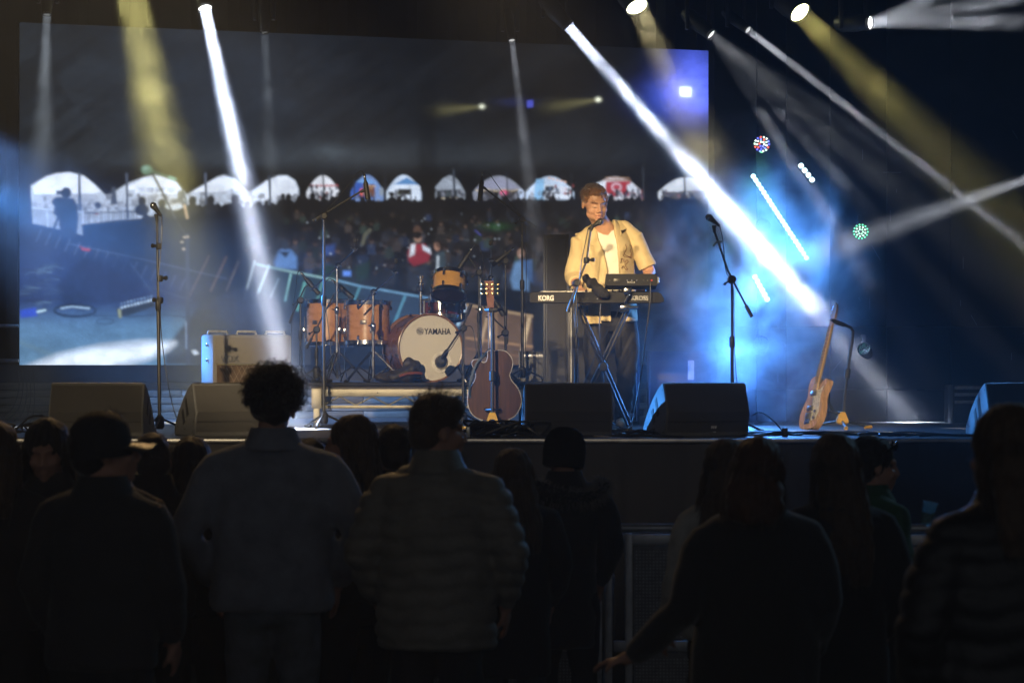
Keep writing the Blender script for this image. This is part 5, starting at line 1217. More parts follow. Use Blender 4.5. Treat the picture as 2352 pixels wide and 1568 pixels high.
# --- cables and small boxes along the stage front
rr = random.Random(3)
def floor_cable(label, x0, x1, Y0, Y1, r=0.006, amp=0.08, n=9, lift=0.0, group=None):
    pts = []
    for k in range(n):
        t = k / (n - 1); Y = Y0 + (Y1 - Y0) * t + rr.uniform(-amp, amp)
        pts.append((x0 + (x1 - x0) * t + rr.uniform(-amp, amp), max(FRONT + 0.03, Y), STAGE + r + (rr.uniform(0, lift) if 0 < k < n - 1 else 0)))
    return cable(label, pts, r, group=group)
X = lambda px, Y=16.2: (px - CX) / FPX * Y
for k in range(16):
    floor_cable('black cable in the tangle below the acoustic guitar', X(1075) + rr.uniform(-.05, .1), X(1205) + rr.uniform(-.1, .12), 16.2 + rr.uniform(-.25, .35), 16.05 + rr.uniform(-.2, .2), rr.uniform(0.005, 0.011), 0.10, 10, 0.10, 'cables tangled below the acoustic guitar')
for k in range(6):
    floor_cable('black cable lying on the boards behind the X stand foot', X(1412) + rr.uniform(-.1, .1), X(1480) + rr.uniform(0, .1), 16.4 + rr.uniform(-.2, .3), 16.3 + rr.uniform(-.2, .2), 0.006, 0.07, 8, 0.04, 'cables beside the keyboard stand')
for k in range(8):
    floor_cable('black cable lying along the stage edge by the electric guitar', X(1720) + rr.uniform(-.2, .2), X(2080) + rr.uniform(-.2, .3), 16.2 + rr.uniform(-.2, .4), 16.2 + rr.uniform(-.2, .4), rr.uniform(.005, .008), 0.10, 10, 0.02, 'cables along the stage edge by the electric guitar')
for k in range(4):
    floor_cable('black cable running along the right stage edge', X(2040) + rr.uniform(-.2, .2), X(2420), 15.95 + rr.uniform(0, .2), 15.9 + rr.uniform(0, .2), 0.007, 0.04, 9, 0.01, 'cables at the right stage edge')
for k in range(4):
    floor_cable('black cable looping at the left stage edge', X(-40), X(120) + rr.uniform(-.1, .2), 16.0 + rr.uniform(-.1, .2), 16.1 + rr.uniform(-.1, .3), 0.007, 0.08, 9, 0.14, 'cables at the left stage edge')
for k in range(4):
    floor_cable('black cable lying along the edge before the wedge monitors', X(1150) + rr.uniform(-.1, .1), X(1560), 15.9 + rr.uniform(0, .05), 15.9 + rr.uniform(0, .08), 0.006, 0.03, 11, 0.008, 'cables before the middle monitors')
cable('cable curving off the blue lit monitor to a plug box', [(X(1724), 16.1, STAGE + .14), (X(1745), 16.1, STAGE + .16), (X(1775), 16.1, STAGE + .10), (X(1795), 16.1, STAGE + .03), (X(1802), 16.1, STAGE + 0.02)], 0.005)
b = MB().box((0, 0, 0.03), (0.035, 0.05, 0.06), 0.006).build('plug_box', RUB, loc=(X(1797), 16.05, STAGE)); tag(b, 'small black plug box on the boards left of the electric guitar', 'plug box')
b = MB().box((0, 0, 0.035), (0.028, 0.05, 0.07), 0.004).build('junction_box', mat('box_grey', (0.3, 0.32, 0.34), 0.4, 0.6), loc=(X(1077), 15.95, STAGE)); tag(b, 'small grey junction box at the stage edge below the acoustic guitar', 'junction box')
b = MB(); b.rings([[(x, y, z) for x, y, z in ((-.06, -.012, 0.012), (.06, -.012, 0.006), (.06, .012, 0.006), (-.06, .012, 0.012))], [(x, y, z) for x, y, z in ((-.06, -.012, 0.0), (.06, -.012, 0.0), (.06, .012, 0.0), (-.06, .012, 0.0))]])
tag(b.build('tape_strip', mat('gaffer_tape', (0.25, 0.2, 0.13), 0.7), loc=(X(1380), 15.85, STAGE + 0.004), rz=-0.5), 'strip of pale tape on the stage edge before the keyboard monitor', 'tape')
# ------------------------------------------------------------------ people
SKINM = mat('skin', (0.50, 0.27, 0.19), 0.5, var=0.10, scale=18, bump=0.08, bscale=220, spec=0.35)
def rot_head(yaw, pitch=0.0, roll=0.0):
    return Matrix.Rotation(yaw, 4, 'Z') @ Matrix.Rotation(pitch, 4, 'X') @ Matrix.Rotation(roll, 4, 'Y')
def head_shapes(b, c, Rm, s=1.0, mouth=0.0, full=False):
    """a head that faces +Y before Rm, centred between the ears"""
    keep = b.M
    b.M = keep @ Matrix.Translation(c) @ Rm @ Matrix.Scale(s, 4)
    b.ball((0, -0.012, 0.030), (0.073, 0.092, 0.088), 18, 12)
    b.ball((0, 0.030, -0.025), (0.060, 0.066, 0.078), 16, 10)
    b.ball((0, 0.040, -0.070), (0.048, 0.046, 0.036), 14, 8)
    b.ball((0, 0.078, -0.092), (0.021, 0.017, 0.016), 10, 6)
    b.ball((0, 0.078, 0.028), (0.048, 0.020, 0.014), 12, 6)
    for sx in (-1, 1):
        if full:
            b.ball((sx * 0.033, 0.056, -0.030), (0.031, 0.034, 0.034), 14, 9); b.ball((sx * 0.034, 0.040, -0.062), (0.030, 0.036, 0.034), 14, 9)
        else:
            b.ball((sx * 0.036, 0.070, -0.022), (0.024, 0.024, 0.022), 10, 6)
        b.ball((sx * 0.075, -0.004, -0.008), (0.010, 0.019, 0.031), 10, 6)
        b.ball((sx * 0.013, 0.103, -0.036), (0.009, 0.010, 0.008), 8, 5)
    b.tube([(0, 0.092, 0.014), (0, 0.104, -0.012), (0, 0.116, -0.032)], [0.009, 0.011, 0.013], 8)
    b.tube([(-0.022, 0.090, -0.060), (-0.010, 0.0985, -0.057), (0.010, 0.0985, -0.057), (0.022, 0.090, -0.060)], [0.004, 0.007, 0.007, 0.004], 8)
    b.tube([(-0.020, 0.088, -0.066 - mouth), (0.0, 0.0965, -0.0705 - mouth), (0.020, 0.088, -0.066 - mouth)], [0.004, 0.0085, 0.004], 8)
    b.M = keep
def eye_dents(c, Rm, s, depth=0.010):
    Q = (Matrix.Translation(c) @ Rm @ Matrix.Scale(s, 4)).inverted()
    Q = np.array(Q)
    def f(co, no):
        p = co @ Q[:3, :3].T + Q[:3, 3]
        d = np.zeros(len(co), np.float32)
        for sx in (-1, 1):
            r2 = ((p[:, 0] - sx * 0.031) / 0.017) ** 2 + ((p[:, 2] - 0.006) / 0.012) ** 2
            d -= depth * np.exp(-r2) * (p[:, 1] > 0.04)
        return d
    return f
def hand_shapes(b, wrist, d, palm_n, s=1.0, curl=0.6, side=1):
    """palm, four unequal bent fingers and a thumb; d points along the hand, palm_n out of the palm"""
    d = Vector(d).normalized(); pn = Vector(palm_n); pn = (pn - d * pn.dot(d)).normalized(); x = d.cross(pn) * side
    w_ = Vector(wrist)
    b.tube([w_, w_ + d * 0.03 * s], [0.026 * s, 0.028 * s], 10)
    for k in range(4):
        b.tube([w_ + d * 0.02 * s + x * (k - 1.5) * 0.013 * s, w_ + d * 0.085 * s + x * (k - 1.5) * 0.020 * s], 0.0135 * s, 8)
    for k, ln in enumerate((0.068, 0.080, 0.074, 0.056)):
        p = w_ + d * 0.088 * s + x * (k - 1.5) * 0.0205 * s
        q = p; dd = d.copy(); pts = [p - d * 0.01]
        for j, fr in enumerate((0.45, 0.32, 0.23)):
            dd = (dd + pn * curl * (0.35 + 0.25 * j)).normalized(); q = q + dd * ln * fr * s; pts.append(q)
        b.tube(pts, [0.0095 * s, 0.0092 * s, 0.0082 * s, 0.0065 * s], 8)
    t0 = w_ + d * 0.03 * s - x * 0.024 * s
    b.tube([t0, t0 + (d * 0.6 - x * 0.7 + pn * 0.3).normalized() * 0.038 * s, t0 + (d * 0.8 - x * 0.45 + pn * 0.5).normalized() * 0.072 * s], [0.0135 * s, 0.011 * s, 0.008 * s], 8)
def strand_tubes(b, strands, r0=0.0009, r1=0.0003):
    for pts in strands:
        n = len(pts)
        b.tube(pts, [r0 + (r1 - r0) * i / (n - 1) for i in range(n)], 3, cap=False)
def hair_mat(name, col): return mat(name, col, 0.6, var=0.35, scale=40, spec=0.3, sheen=0.35)
def make_hair(style, c, Rm, s, m, parent, rg, length=0.34, wind=0.0, shoulders=None):
    T = Matrix.Translation(c) @ Rm @ Matrix.Scale(s, 4)
    b = MB(); b.M = T
    sh = MB(); sh.M = T
    if style == 'short':
        sh.ball((0, -0.022, 0.044), (0.086, 0.106, 0.094), 18, 12); sh.ball((0, -0.055, -0.015), (0.078, 0.068, 0.075), 14, 8)
    elif style == 'curly':
        sh.ball((0, -0.02, 0.060), (0.098, 0.108, 0.092), 18, 12); sh.ball((0, -0.055, 0.0), (0.082, 0.066, 0.070), 14, 8)
    elif style == 'quiff':
        sh.ball((0, -0.022, 0.052), (0.084, 0.104, 0.092), 18, 12); sh.ball((0, 0.03, 0.085), (0.066, 0.070, 0.052), 14, 8); sh.ball((0, -0.055, -0.012), (0.076, 0.066, 0.072), 14, 8)
    elif style in ('long', 'bun', 'half'):
        sh.ball((0, -0.026, 0.040), (0.090, 0.108, 0.098), 18, 12); sh.ball((0, -0.062, -0.015), (0.086, 0.070, 0.090), 14, 8)
        if style == 'long':
            rings = []
            for k in range(9):
                t = k / 8; z = -0.0 - length * t; w_ = 0.086 + 0.022 * math.sin(t * 2.4) - 0.02 * t ** 3; dp = 0.064 - 0.018 * t
                cy = -0.062 - 0.055 * min(1, t * 1.5)
                rings.append([((w_ * math.cos(a)) + wind * t, cy + dp * math.sin(a), z) for a in (2 * math.pi * j / 16 for j in range(16))])
            sh.rings(rings)
            for sx in (-1, 1):
                sh.tube([(sx * 0.062, 0.012, 0.045), (sx * 0.082, -0.005, -0.03), (sx * 0.088, -0.012, -0.11), (sx * 0.092 + wind * .5, -0.03, -0.20)], [0.020, 0.024, 0.026, 0.020], 8)
        if style == 'bun':
            sh.ball((0.01, -0.06, 0.135), (0.052, 0.050, 0.042), 14, 8)
    Ti = np.array(T.inverted()); sd_ = rg.random() * 9
    def locks(co, no):
        q = co @ Ti[:3, :3].T + Ti[:3, 3]
        an = np.arctan2(q[:, 0], -q[:, 1] - 0.02)
        return (s * (0.0020 * np.sin(an * 17 + 2.2 * np.sin(q[:, 2] * 21 + sd_) + sd_) + 0.0016 * np.sin(an * 41 + 3 * np.sin(q[:, 2] * 33)))).astype(np.float32)
    shell = remesh(sh, 'hair', m, parent, (0.010 if style in ('curly', 'quiff') else 0.0075) * s, 2, wr=locks if style in ('long', 'half', 'bun') else None, jitter=0.007 if style != 'curly' else 0.02, jscale=26, seed=rg.randint(0, 99))
    st = []
    def sp(u_, v_):
        a = 2 * math.pi * u_; z = v_
        r = math.sqrt(max(0, 1 - z * z)); return Vector((r * math.cos(a), r * math.sin(a), z))
    if style == 'curly':
        for k in range(620):
            n_ = sp(rg.random(), rg.uniform(-0.55, 1))
            if n_.y > 0.55 and n_.z < 0.35: continue
            p = Vector((n_.x * 0.094, -0.022 + n_.y * 0.104, 0.055 + n_.z * 0.090))
            x, y, d = basis(n_ + Vector((rg.uniform(-.5, .5), rg.uniform(-.5, .5), rg.uniform(-.5, .5))))
            R_ = rg.uniform(0.006, 0.012); ln = rg.uniform(0.018, 0.046); ph = rg.uniform(0, 6); tn = rg.uniform(1.2, 2.2)
            st.append([p + d * ln * t + (x * math.cos(ph + t * tn * 6.28) + y * math.sin(ph + t * tn * 6.28)) * R_ for t in (i / 11 for i in range(12))])
        strand_tubes(b, st, 0.0021, 0.0012)
    elif style == 'quiff':
        for k in range(520):
            n_ = sp(rg.random(), rg.uniform(-0.3, 1))
            if n_.y > 0.7 and n_.z < 0.45: continue
            top = max(0, n_.z)
            p = Vector((n_.x * 0.078, -0.014 + n_.y * 0.098, 0.050 + n_.z * 0.088))
            d = (n_ + Vector((0.2, 0.4 * top, 0.5 * top)) + Vector((rg.uniform(-.5, .5), rg.uniform(-.5, .5), rg.uniform(-.3, .5)))).normalized()
            ln = (0.020 + 0.035 * top) * rg.uniform(0.6, 1.3); ph = rg.uniform(0, 6)
            st.append([p + d * ln * t + Vector((math.cos(ph + t * 4), math.sin(ph + t * 4), 0)) * 0.006 * t for t in (i / 6 for i in range(7))])
        strand_tubes(b, st, 0.0016, 0.0006)
    else:
        n = 240 if style == 'short' else 420
        for k in range(n):
            n_ = sp(rg.random(), rg.uniform(-0.2, 1))
            if n_.y > 0.6 and n_.z < 0.5: continue
            p = Vector((n_.x * 0.084, -0.02 + n_.y * 0.100, 0.038 + n_.z * 0.092))
            if style == 'long':
                L_ = length * rg.uniform(0.7, 1.06); fl_ = rg.uniform(0.0, 0.016); q = [p]
                ex = Vector((n_.x * 0.098 + rg.uniform(-.01, .01), min(-0.03, -0.02 + n_.y * 0.11), -0.02)); q.append(p.lerp(ex, 0.5) + n_ * 0.012); q.append(ex)
                for t in (0.33, 0.66, 1.0):
                    q.append(Vector((ex.x * (1 + 0.12 * math.sin(t * 2.5)) + wind * t + rg.uniform(-fl_, fl_), ex.y - 0.05 * t + rg.uniform(-fl_, fl_), -0.02 - L_ * t)))
                st.append(spline(q, 3))
            elif style == 'bun':
                d = (Vector((0.01, -0.06, 0.13)) - p); st.append([p + n_ * 0.004, p + d * 0.3 + n_ * 0.012, p + d * 0.6 + n_ * 0.008])
            else:
                d = (n_ + Vector((rg.uniform(-.6, .6), rg.uniform(-.6, .6), rg.uniform(-.9, .1)))).normalized(); ln = rg.uniform(0.010, 0.024)
                st.append([p, p + d * ln * 0.5, p + d * ln + Vector((0, 0, -0.004))])
        if style == 'bun':
            for k in range(90):
                n_ = sp(rg.random(), rg.uniform(-1, 1)); o = Vector((0.01, -0.06, 0.135)); p = o + Vector((n_.x * 0.050, n_.y * 0.048, n_.z * 0.042)); a = rg.uniform(0, 6); t_ = Vector((math.cos(a), math.sin(a), rg.uniform(-.5, .8)))
                st.append([p, p + t_ * 0.015 + n_ * 0.006, p + t_ * 0.030 + n_ * 0.010])
            for k in range(5):
                o = Vector((-0.045, -0.06, 0.12)); st.append(spline([o, o + Vector((-0.03, 0, -0.004 * k)), o + Vector((-0.06, 0.0, 0.006 + 0.004 * k)), o + Vector((-0.08 - 0.004 * k, 0, 0.03))], 3))
        strand_tubes(b, st, 0.0017, 0.0007)
    b.build('hair_strands', m, shell, smooth=True, angle=180)['kind'] = 'stuff'
    return shell
def puffer(pitch, amp):
    def f(co, no):
        t = ((co[:, 2] + 0.010 * np.sin(co[:, 0] * 11 + co[:, 2] * 3) + 0.006 * np.sin(co[:, 0] * 37)) % pitch) / pitch
        return (amp * (np.abs(np.sin(np.pi * t)) ** 0.5 - 0.7)).astype(np.float32)
    return f
def person(label, px, ytop, D, hair, hair_col, jacket, jcol, yaw=0.0, hyaw=0.0, hpitch=0.0, hroll=0.0, arms=None, hem=0.88, wide=1.0, trouser=(0.012, 0.012, 0.014), puff=None, collar=0.035, seed=1, hlen=0.34, wind=0.0, hair_h=0.012, jrough=0.85, fit=1.0, jit=0.012, sheen=0.15, extra=None, lean=0.0, sleeve_end=1.0):
    rg = random.Random(seed)
    yaw += rg.uniform(-0.22, 0.22); hroll += rg.uniform(-0.12, 0.12); hpitch -= rg.uniform(0, 0.10)
    p = at(px, ytop, D)
    H = p.z - hair_h; s = H / 1.75
    root = thing('person', label, 'person', (p.x - lean * 0.2, p.y, 0), yaw, 'people in the audience')
    S = lambda x, y, z: Vector((x * s * 1.0, y * s, z * s))
    hc = S(lean * 0.22 * math.cos(yaw), 0.032, 1.595)
    Rm = rot_head(hyaw, hpitch, hroll)
    hs = 1.02 * s
    # joints: shoulder, elbow, wrist, hand direction for each arm
    ar = {1: [(0.185, 0.0, 1.405), (0.245, -0.02, 1.14), (0.215, 0.13, 0.93)], -1: [(-0.185, 0.0, 1.405), (-0.245, -0.02, 1.14), (-0.215, 0.13, 0.93)]}
    if arms:
        for k, v_ in arms.items(): ar[k] = v_
    b = MB()
    head_shapes(b, hc, Rm, hs)
    b.tube([hc + Rm.to_3x3() @ Vector((0, -0.02, -0.055)), S(0, -0.005, 1.47), S(0, 0, 1.42)], [0.054 * s, 0.056 * s, 0.085 * s], 14)
    b.rings([[S(w_ * math.cos(a), d_ * math.sin(a), z) for a in (2 * math.pi * j / 16 for j in range(16))] for z, w_, d_ in ((1.44, 0.12, 0.07), (1.38, 0.165, 0.09), (1.25, 0.155, 0.10), (1.08, 0.13, 0.09), (0.95, 0.15, 0.10), (0.86, 0.13, 0.09))])
    for k in (1, -1):
        j = [S(*q) for q in ar[k][:3]]
        b.tube([j[0], j[1], j[2]], [0.045 * s, 0.036 * s, 0.026 * s], 10)
        hd = ar[k][3] if len(ar[k]) > 3 else (0.0, 0.5, -0.85)
        hand_shapes(b, j[2], hd, (-k, 0.1, -0.1) if len(ar[k]) < 5 else ar[k][4], s, 0.6, k)
    remesh(b, 'body', SKINM, root, 0.0085, 2, wr=eye_dents(hc, Rm, hs))
    # upper garment
    w = wide * fit
    j = MB()
    j.rings([[S(w_ * math.cos(a), y0 + d_ * math.sin(a), z) for a in (2 * math.pi * q / 20 for q in range(20))] for z, w_, d_, y0 in
             ((1.470 + collar, 0.080, 0.076, -0.004), (1.470, 0.098, 0.084, -0.004), (1.455, 0.128 * wide, 0.092, 0), (1.432, 0.162 * wide, 0.102, 0), (1.400, 0.188 * wide, 0.112, 0), (1.34, 0.200 * w, 0.124, 0), (1.22, 0.196 * w, 0.130 * fit, 0), (1.08, 0.186 * w, 0.128 * fit, 0), (0.98, 0.19 * w, 0.132 * fit, 0), (hem + 0.03, 0.195 * w, 0.136 * fit, 0), (hem, 0.185 * w, 0.128 * fit, 0))])
    for k in (1, -1):
        q = [S(*v_) for v_ in ar[k][:3]]
        wr_ = q[1].lerp(q[2], 0.95 * sleeve_end)
        sh0 = q[0] + Vector((0, 0, -0.030 * s)); j.tube([S(k * 0.07, 0, 1.425), sh0.lerp(S(k * 0.07, 0, 1.425), 0.45), sh0, sh0.lerp(q[1], 0.18), sh0.lerp(q[1], 0.55), q[1], q[1].lerp(wr_, 0.55), wr_], [0.045 * s, 0.056 * s, 0.062 * s, 0.070 * s * fit, 0.068 * s * fit, 0.061 * s * fit, 0.056 * s * fit, 0.045 * s], 14)
    jm = mat(jacket, jcol, jrough, var=0.22, scale=14, bump=0.35, bscale=70, sheen=sheen)
    remesh(j, 'jacket', jm, root, 0.013, 5, wr=puffer(*puff) if puff else None, jitter=jit, jscale=9, seed=seed)
    if collar > 0:
        cb = MB(); cb.lathe([(0.074 * s, (1.475 + collar) * s), (0.084 * s, (1.482 + collar) * s), (0.098 * s, (1.462 + collar * 0.6) * s), (0.118 * s, 1.450 * s), (0.122 * s, 1.440 * s), (0.105 * s, 1.44 * s)], seg=28, cap=False); cb.build('collar', jm, root)
    # trousers and shoes
    t = MB(); fw = 1.06
    t.rings([[S(w_ * math.cos(a), d_ * math.sin(a), z) for a in (2 * math.pi * q / 18 for q in range(18))] for z, w_, d_ in ((1.0, 0.165, 0.115), (0.92, 0.175, 0.125), (0.83, 0.17, 0.125), (0.79, 0.13, 0.10))])
    for k in (1, -1):
        t.tube([S(k * 0.085, 0, 0.86), S(k * 0.095, 0.0, 0.66), S(k * 0.10, 0.005, 0.48), S(k * 0.105, -0.01, 0.30), S(k * 0.108, 0.0, 0.07)], [0.092 * s * fw, 0.082 * s * fw, 0.064 * s * fw, 0.062 * s * fw, 0.055 * s * fw], 14)
    remesh(t, 'trousers', mat('trouser_%.3f_%.3f' % (trouser[0], trouser[2]), trouser, 0.85, var=0.3, scale=18, bump=0.4, bscale=40), root, 0.016, 4, jitter=0.010, jscale=10, seed=seed + 3)
    for k in (1, -1):
        sb = MB(); 
        for (x, y, z, a, b2, c) in ((0, -0.04, 0.045, 0.042, 0.06, 0.045), (0, 0.05, 0.035, 0.046, 0.09, 0.035), (0, 0.12, 0.028, 0.044, 0.05, 0.027)): sb.ball(S(k * 0.112 + x, y, z), (a * s, b2 * s, c * s), 12, 8)
        remesh(sb, 'shoe', mat('dark_shoe', (0.02, 0.02, 0.02), 0.6), root, 0.012, 2)
    if hair:
        make_hair(hair, hc, Rm, hs, hair_mat('hair_%.3f' % hair_col[0], hair_col), root, rg, hlen, wind)
    if extra: extra(root, hc, Rm, hs, s, rg, S)
    return root
DK, BR, BL = (0.018, 0.014, 0.012), (0.075, 0.045, 0.025), (0.20, 0.14, 0.08)
# --- extras that some of them wear or carry
def cap_hat(root, hc, Rm, hs, s, rg, S):
    T = Matrix.Translation(hc) @ Rm @ Matrix.Scale(hs, 4)
    c = MB(); c.M = T @ Matrix.Translation((0, -0.016, 0.0)); c.lathe([(0.108, -0.01), (0.108, 0.05), (0.100, 0.095), (0.07, 0.128), (0.025, 0.146), (0.002, 0.148)], seg=24)
    cp = c.build('cap_crown', mat('cap_cloth', (0.022, 0.022, 0.024), 0.8, bump=0.3), root)
    v_ = MB(); v_.M = T
    pts0, pts1 = [], []
    for k in range(13):
        a = math.pi * (0.08 + 0.84 * k / 12)
        pts0.append((0.088 * math.cos(a), 0.086 * math.sin(a), 0.030)); pts1.append((0.082 * math.cos(a), 0.09 + 0.085 * math.sin(a), 0.022 - 0.018 * abs(math.cos(a)) ** 2 - 0.004))
    v_.rings([pts0, pts1], cap=False, closed=False); v_.rings([[(x, y, z - 0.004) for x, y, z in pts0], [(x, y, z - 0.004) for x, y, z in pts1]], cap=False, closed=False)
    v_.build('cap_visor', mat('visor_cloth', (0.05, 0.05, 0.05), 0.45), cp)
    for k in range(6):
        a = k * math.pi / 3
        q = MB(); q.M = T; q.tube([(0.1085 * math.cos(a), -0.016 + 0.1085 * math.sin(a), 0.03), (0.101 * math.cos(a), -0.016 + 0.101 * math.sin(a), 0.096), (0.026 * math.cos(a), -0.016 + 0.026 * math.sin(a), 0.147)], 0.0012, 5); q.build('seam', mat('cap_cloth', (0.022, 0.022, 0.024), 0.8), cp)
def beanie(root, hc, Rm, hs, s, rg, S):
    T = Matrix.Translation(hc) @ Rm @ Matrix.Scale(hs, 4)
    c = MB(); c.M = T @ Matrix.Translation((0, -0.016, 0)); c.lathe([(0.090, -0.065), (0.104, -0.055), (0.108, 0.02), (0.102, 0.07), (0.08, 0.112), (0.045, 0.134), (0.002, 0.140)], seg=28)
    cp = c.build('beanie', mat('knit_dark', (0.014, 0.013, 0.015), 0.95, var=0.3, scale=80, bump=0.8, bscale=140), root)
    fur_hood(root, hc, Rm, hs, s, rg, S)
def fur_hood(root, hc, Rm, hs, s, rg, S):
    h = MB(); path = [S(-0.15, -0.04, 1.44), S(-0.12, -0.13, 1.41), S(0.0, -0.17, 1.385), S(0.12, -0.14, 1.40), S(0.185, -0.06, 1.43), S(0.20, 0.03, 1.44)]
    path = spline(path, 5)
    h.tube(path, [0.035 * s + 0.012 * s * math.sin(i * 0.3) for i in range(len(path))], 12)
    h.ball(S(0, -0.10, 1.35), (0.13 * s, 0.06 * s, 0.07 * s), 14, 8)
    fm = mat('fur_trim', (0.42, 0.38, 0.34), 0.8, var=0.3, scale=30)
    hd = remesh(h, 'hood', mat('hood_cloth', (0.03, 0.03, 0.033), 0.85), root, 0.012, 2)
    st = []
    b = MB()
    for k in range(1300):
        i = rg.randrange(len(path) - 1); c = path[i].lerp(path[i + 1], rg.random()); x, y, d = basis(path[i + 1] - path[i]); a = rg.uniform(0, 6.28)
        n_ = (x * math.cos(a) + y * math.sin(a) + d * rg.uniform(-.5, .5)).normalized(); p = c + n_ * 0.034 * s; ln = rg.uniform(0.02, 0.045) * s
        st.append([p, p + n_ * ln * 0.5, p + n_ * ln + Vector((rg.uniform(-.006, .006), rg.uniform(-.006, .006), -0.006))])
    strand_tubes(b, st, 0.0011, 0.0003); b.build('fur_trim', fm, hd, angle=180)['kind'] = 'stuff'
def sunglasses(root, hc, Rm, hs, s, rg, S):
    g_ = MB(); g_.M = Matrix.Translation(hc) @ Rm @ Matrix.Scale(hs, 4)
    for sx in (-1, 1):
        g_.ball((sx * 0.034, 0.078, 0.100), (0.028, 0.008, 0.022), 12, 7); g_.tube([(sx * 0.062, 0.070, 0.104), (sx * 0.088, 0.0, 0.060), (sx * 0.088, -0.03, 0.03)], 0.003, 6)
    g_.tube([(-0.01, 0.080, 0.104), (0.01, 0.080, 0.104)], 0.003, 6); g_.build('sunglasses', mat('glasses_black', (0.01, 0.01, 0.01), 0.1, coat=0.8), root)
def necklace(*a): pass
person('woman at the far left edge, hair only half in view', -12, 952, 9.4, 'long', BR, 'coat_black', (0.022, 0.022, 0.024), seed=11, hlen=0.26)
person('woman with long dark hair turned round towards the camera', 116, 946, 9.5, 'long', DK, 'coat_black', (0.022, 0.022, 0.024), yaw=R(160), hyaw=R(22), hpitch=R(-8), seed=12, hlen=0.30)
person('person with a hair bun and loose wisps behind the cap', 248, 952, 9.4, 'bun', DK, 'coat_black', (0.022, 0.022, 0.024), seed=13, hair_h=0.012)
person('person in a dark cap with its visor pointing right', 236, 936, 8.3, 'short', DK, 'cap_wearer_jacket', (0.026, 0.026, 0.028), hyaw=R(-68), hpitch=R(8), seed=14, extra=cap_hat, hair_h=0.005, wide=1.06, hem=0.84)
person('short haired man with a raised collar right of the cap wearer', 352, 978, 10.1, 'short', DK, 'jacket_charcoal', (0.02, 0.02, 0.022), seed=15, collar=0.06)
person('woman with dark hair just left of the tall curly man', 440, 988, 10.3, 'long', DK, 'coat_black', (0.022, 0.022, 0.024), seed=16, hlen=0.30)
person('tall man with curly hair in a grey blue denim jacket', 627, 836, 9.6, 'curly', DK, 'denim_jacket', (0.19, 0.21, 0.26), seed=17, hair_h=0.045 - 0.035, hem=0.835, trouser=(0.11, 0.125, 0.15), collar=0.04, wide=1.14, fit=1.06, arms={1: [(0.205, 0, 1.405), (0.325, -0.04, 1.12), (0.23, 0.12, 0.93)], -1: [(-0.205, 0, 1.405), (-0.325, -0.04, 1.12), (-0.23, 0.12, 0.93)]}, sheen=0.2)
person('short dark haired head low between curly man and pale haired woman', 712, 992, 10.9, 'short', DK, 'coat_black', (0.022, 0.022, 0.024), seed=18)
person('woman with long brown hair in profile between the two tall men', 812, 938, 10.4, 'long', BR, 'coat_black', (0.022, 0.022, 0.024), yaw=R(40), hyaw=R(35), seed=19, hlen=0.36)
person('dark haired person hidden behind the neck of the puffer jacket man', 906, 960, 10.7, 'short', DK, 'coat_black', (0.022, 0.022, 0.024), seed=20)
person('man with tousled hair in a quilted puffer jacket looking right', 1004, 882, 9.4, 'quiff', BR, 'puffer_jacket', (0.20, 0.185, 0.155), hyaw=R(-58), seed=21, hem=0.76, puff=(0.066, 0.015), collar=0.045, wide=1.12, fit=1.10, arms={1: [(0.20, 0, 1.405), (0.30, -0.03, 1.12), (0.25, 0.12, 0.92)], -1: [(-0.20, 0, 1.405), (-0.30, -0.03, 1.12), (-0.25, 0.12, 0.92)]}, jrough=0.6, hair_h=0.03, jit=0.010)
person('long haired woman in a dark coat right of the puffer jacket', 1180, 1014, 10.4, 'long', BR, 'navy_coat', (0.014, 0.015, 0.02), seed=22, hlen=0.38, hem=0.60, lean=0.02, trouser=(0.05, 0.055, 0.065))
person('person in a beanie and a parka with a fur trimmed hood', 1297, 972, 11.1, None, DK, 'parka', (0.022, 0.022, 0.025), seed=23, hem=0.62, wide=0.88, extra=beanie, hair_h=0.005, sheen=0.3)
person('woman in a pale jacket with long brown hair, half hidden', 1668, 990, 9.4, 'long', BR, 'pale_jacket', (0.42, 0.41, 0.38), yaw=R(20), seed=24, hlen=0.42, wind=-0.10, wide=1.05)
person('reddish haired woman in a black coat holding one arm out left', 1737, 984, 8.2, 'long', (0.07, 0.028, 0.012), 'fuzzy_black_coat', (0.018, 0.018, 0.019), seed=25, hlen=0.18, wide=1.12, fit=1.10, hem=0.62, arms={-1: [(-0.185, 0, 1.385), (-0.27, -0.10, 1.10), (-0.46, 0.06, 0.92), (-0.8, 0.4, -0.2), (0, 0, -1)]}, sheen=0.4)
person('woman with long straight hair beside the reddish haired woman', 1922, 977, 8.7, 'long', BR, 'black_wool_coat', (0.02, 0.02, 0.022), seed=26, hlen=0.44, hem=0.70, fit=1.05)
person('woman in a green jacket in profile with sunglasses on her head', 1996, 986, 9.9, 'half', DK, 'green_jacket', (0.03, 0.10, 0.045), yaw=R(-62), hyaw=R(-24), seed=27, extra=sunglasses, arms={-1: [(-0.185, 0, 1.405), (-0.22, 0.10, 1.16), (-0.12, 0.34, 1.17), (0.1, 1.0, 0.15), (0.9, 0, 0.1)]})
person('wavy haired person in a black puffer at the right edge', 2322, 902, 6.6, 'long', BR, 'black_puffer', (0.013, 0.013, 0.014), yaw=R(28), hyaw=R(10), seed=28, hlen=0.26, hem=0.90, puff=(0.07, 0.010), fit=1.12, wide=1.08, jrough=0.5, trouser=(0.30, 0.29, 0.28), wind=-0.05, arms={-1: [(-0.185, 0, 1.405), (-0.29, -0.02, 1.13), (-0.24, 0.05, 0.88), (-0.1, 0.1, -1)]})
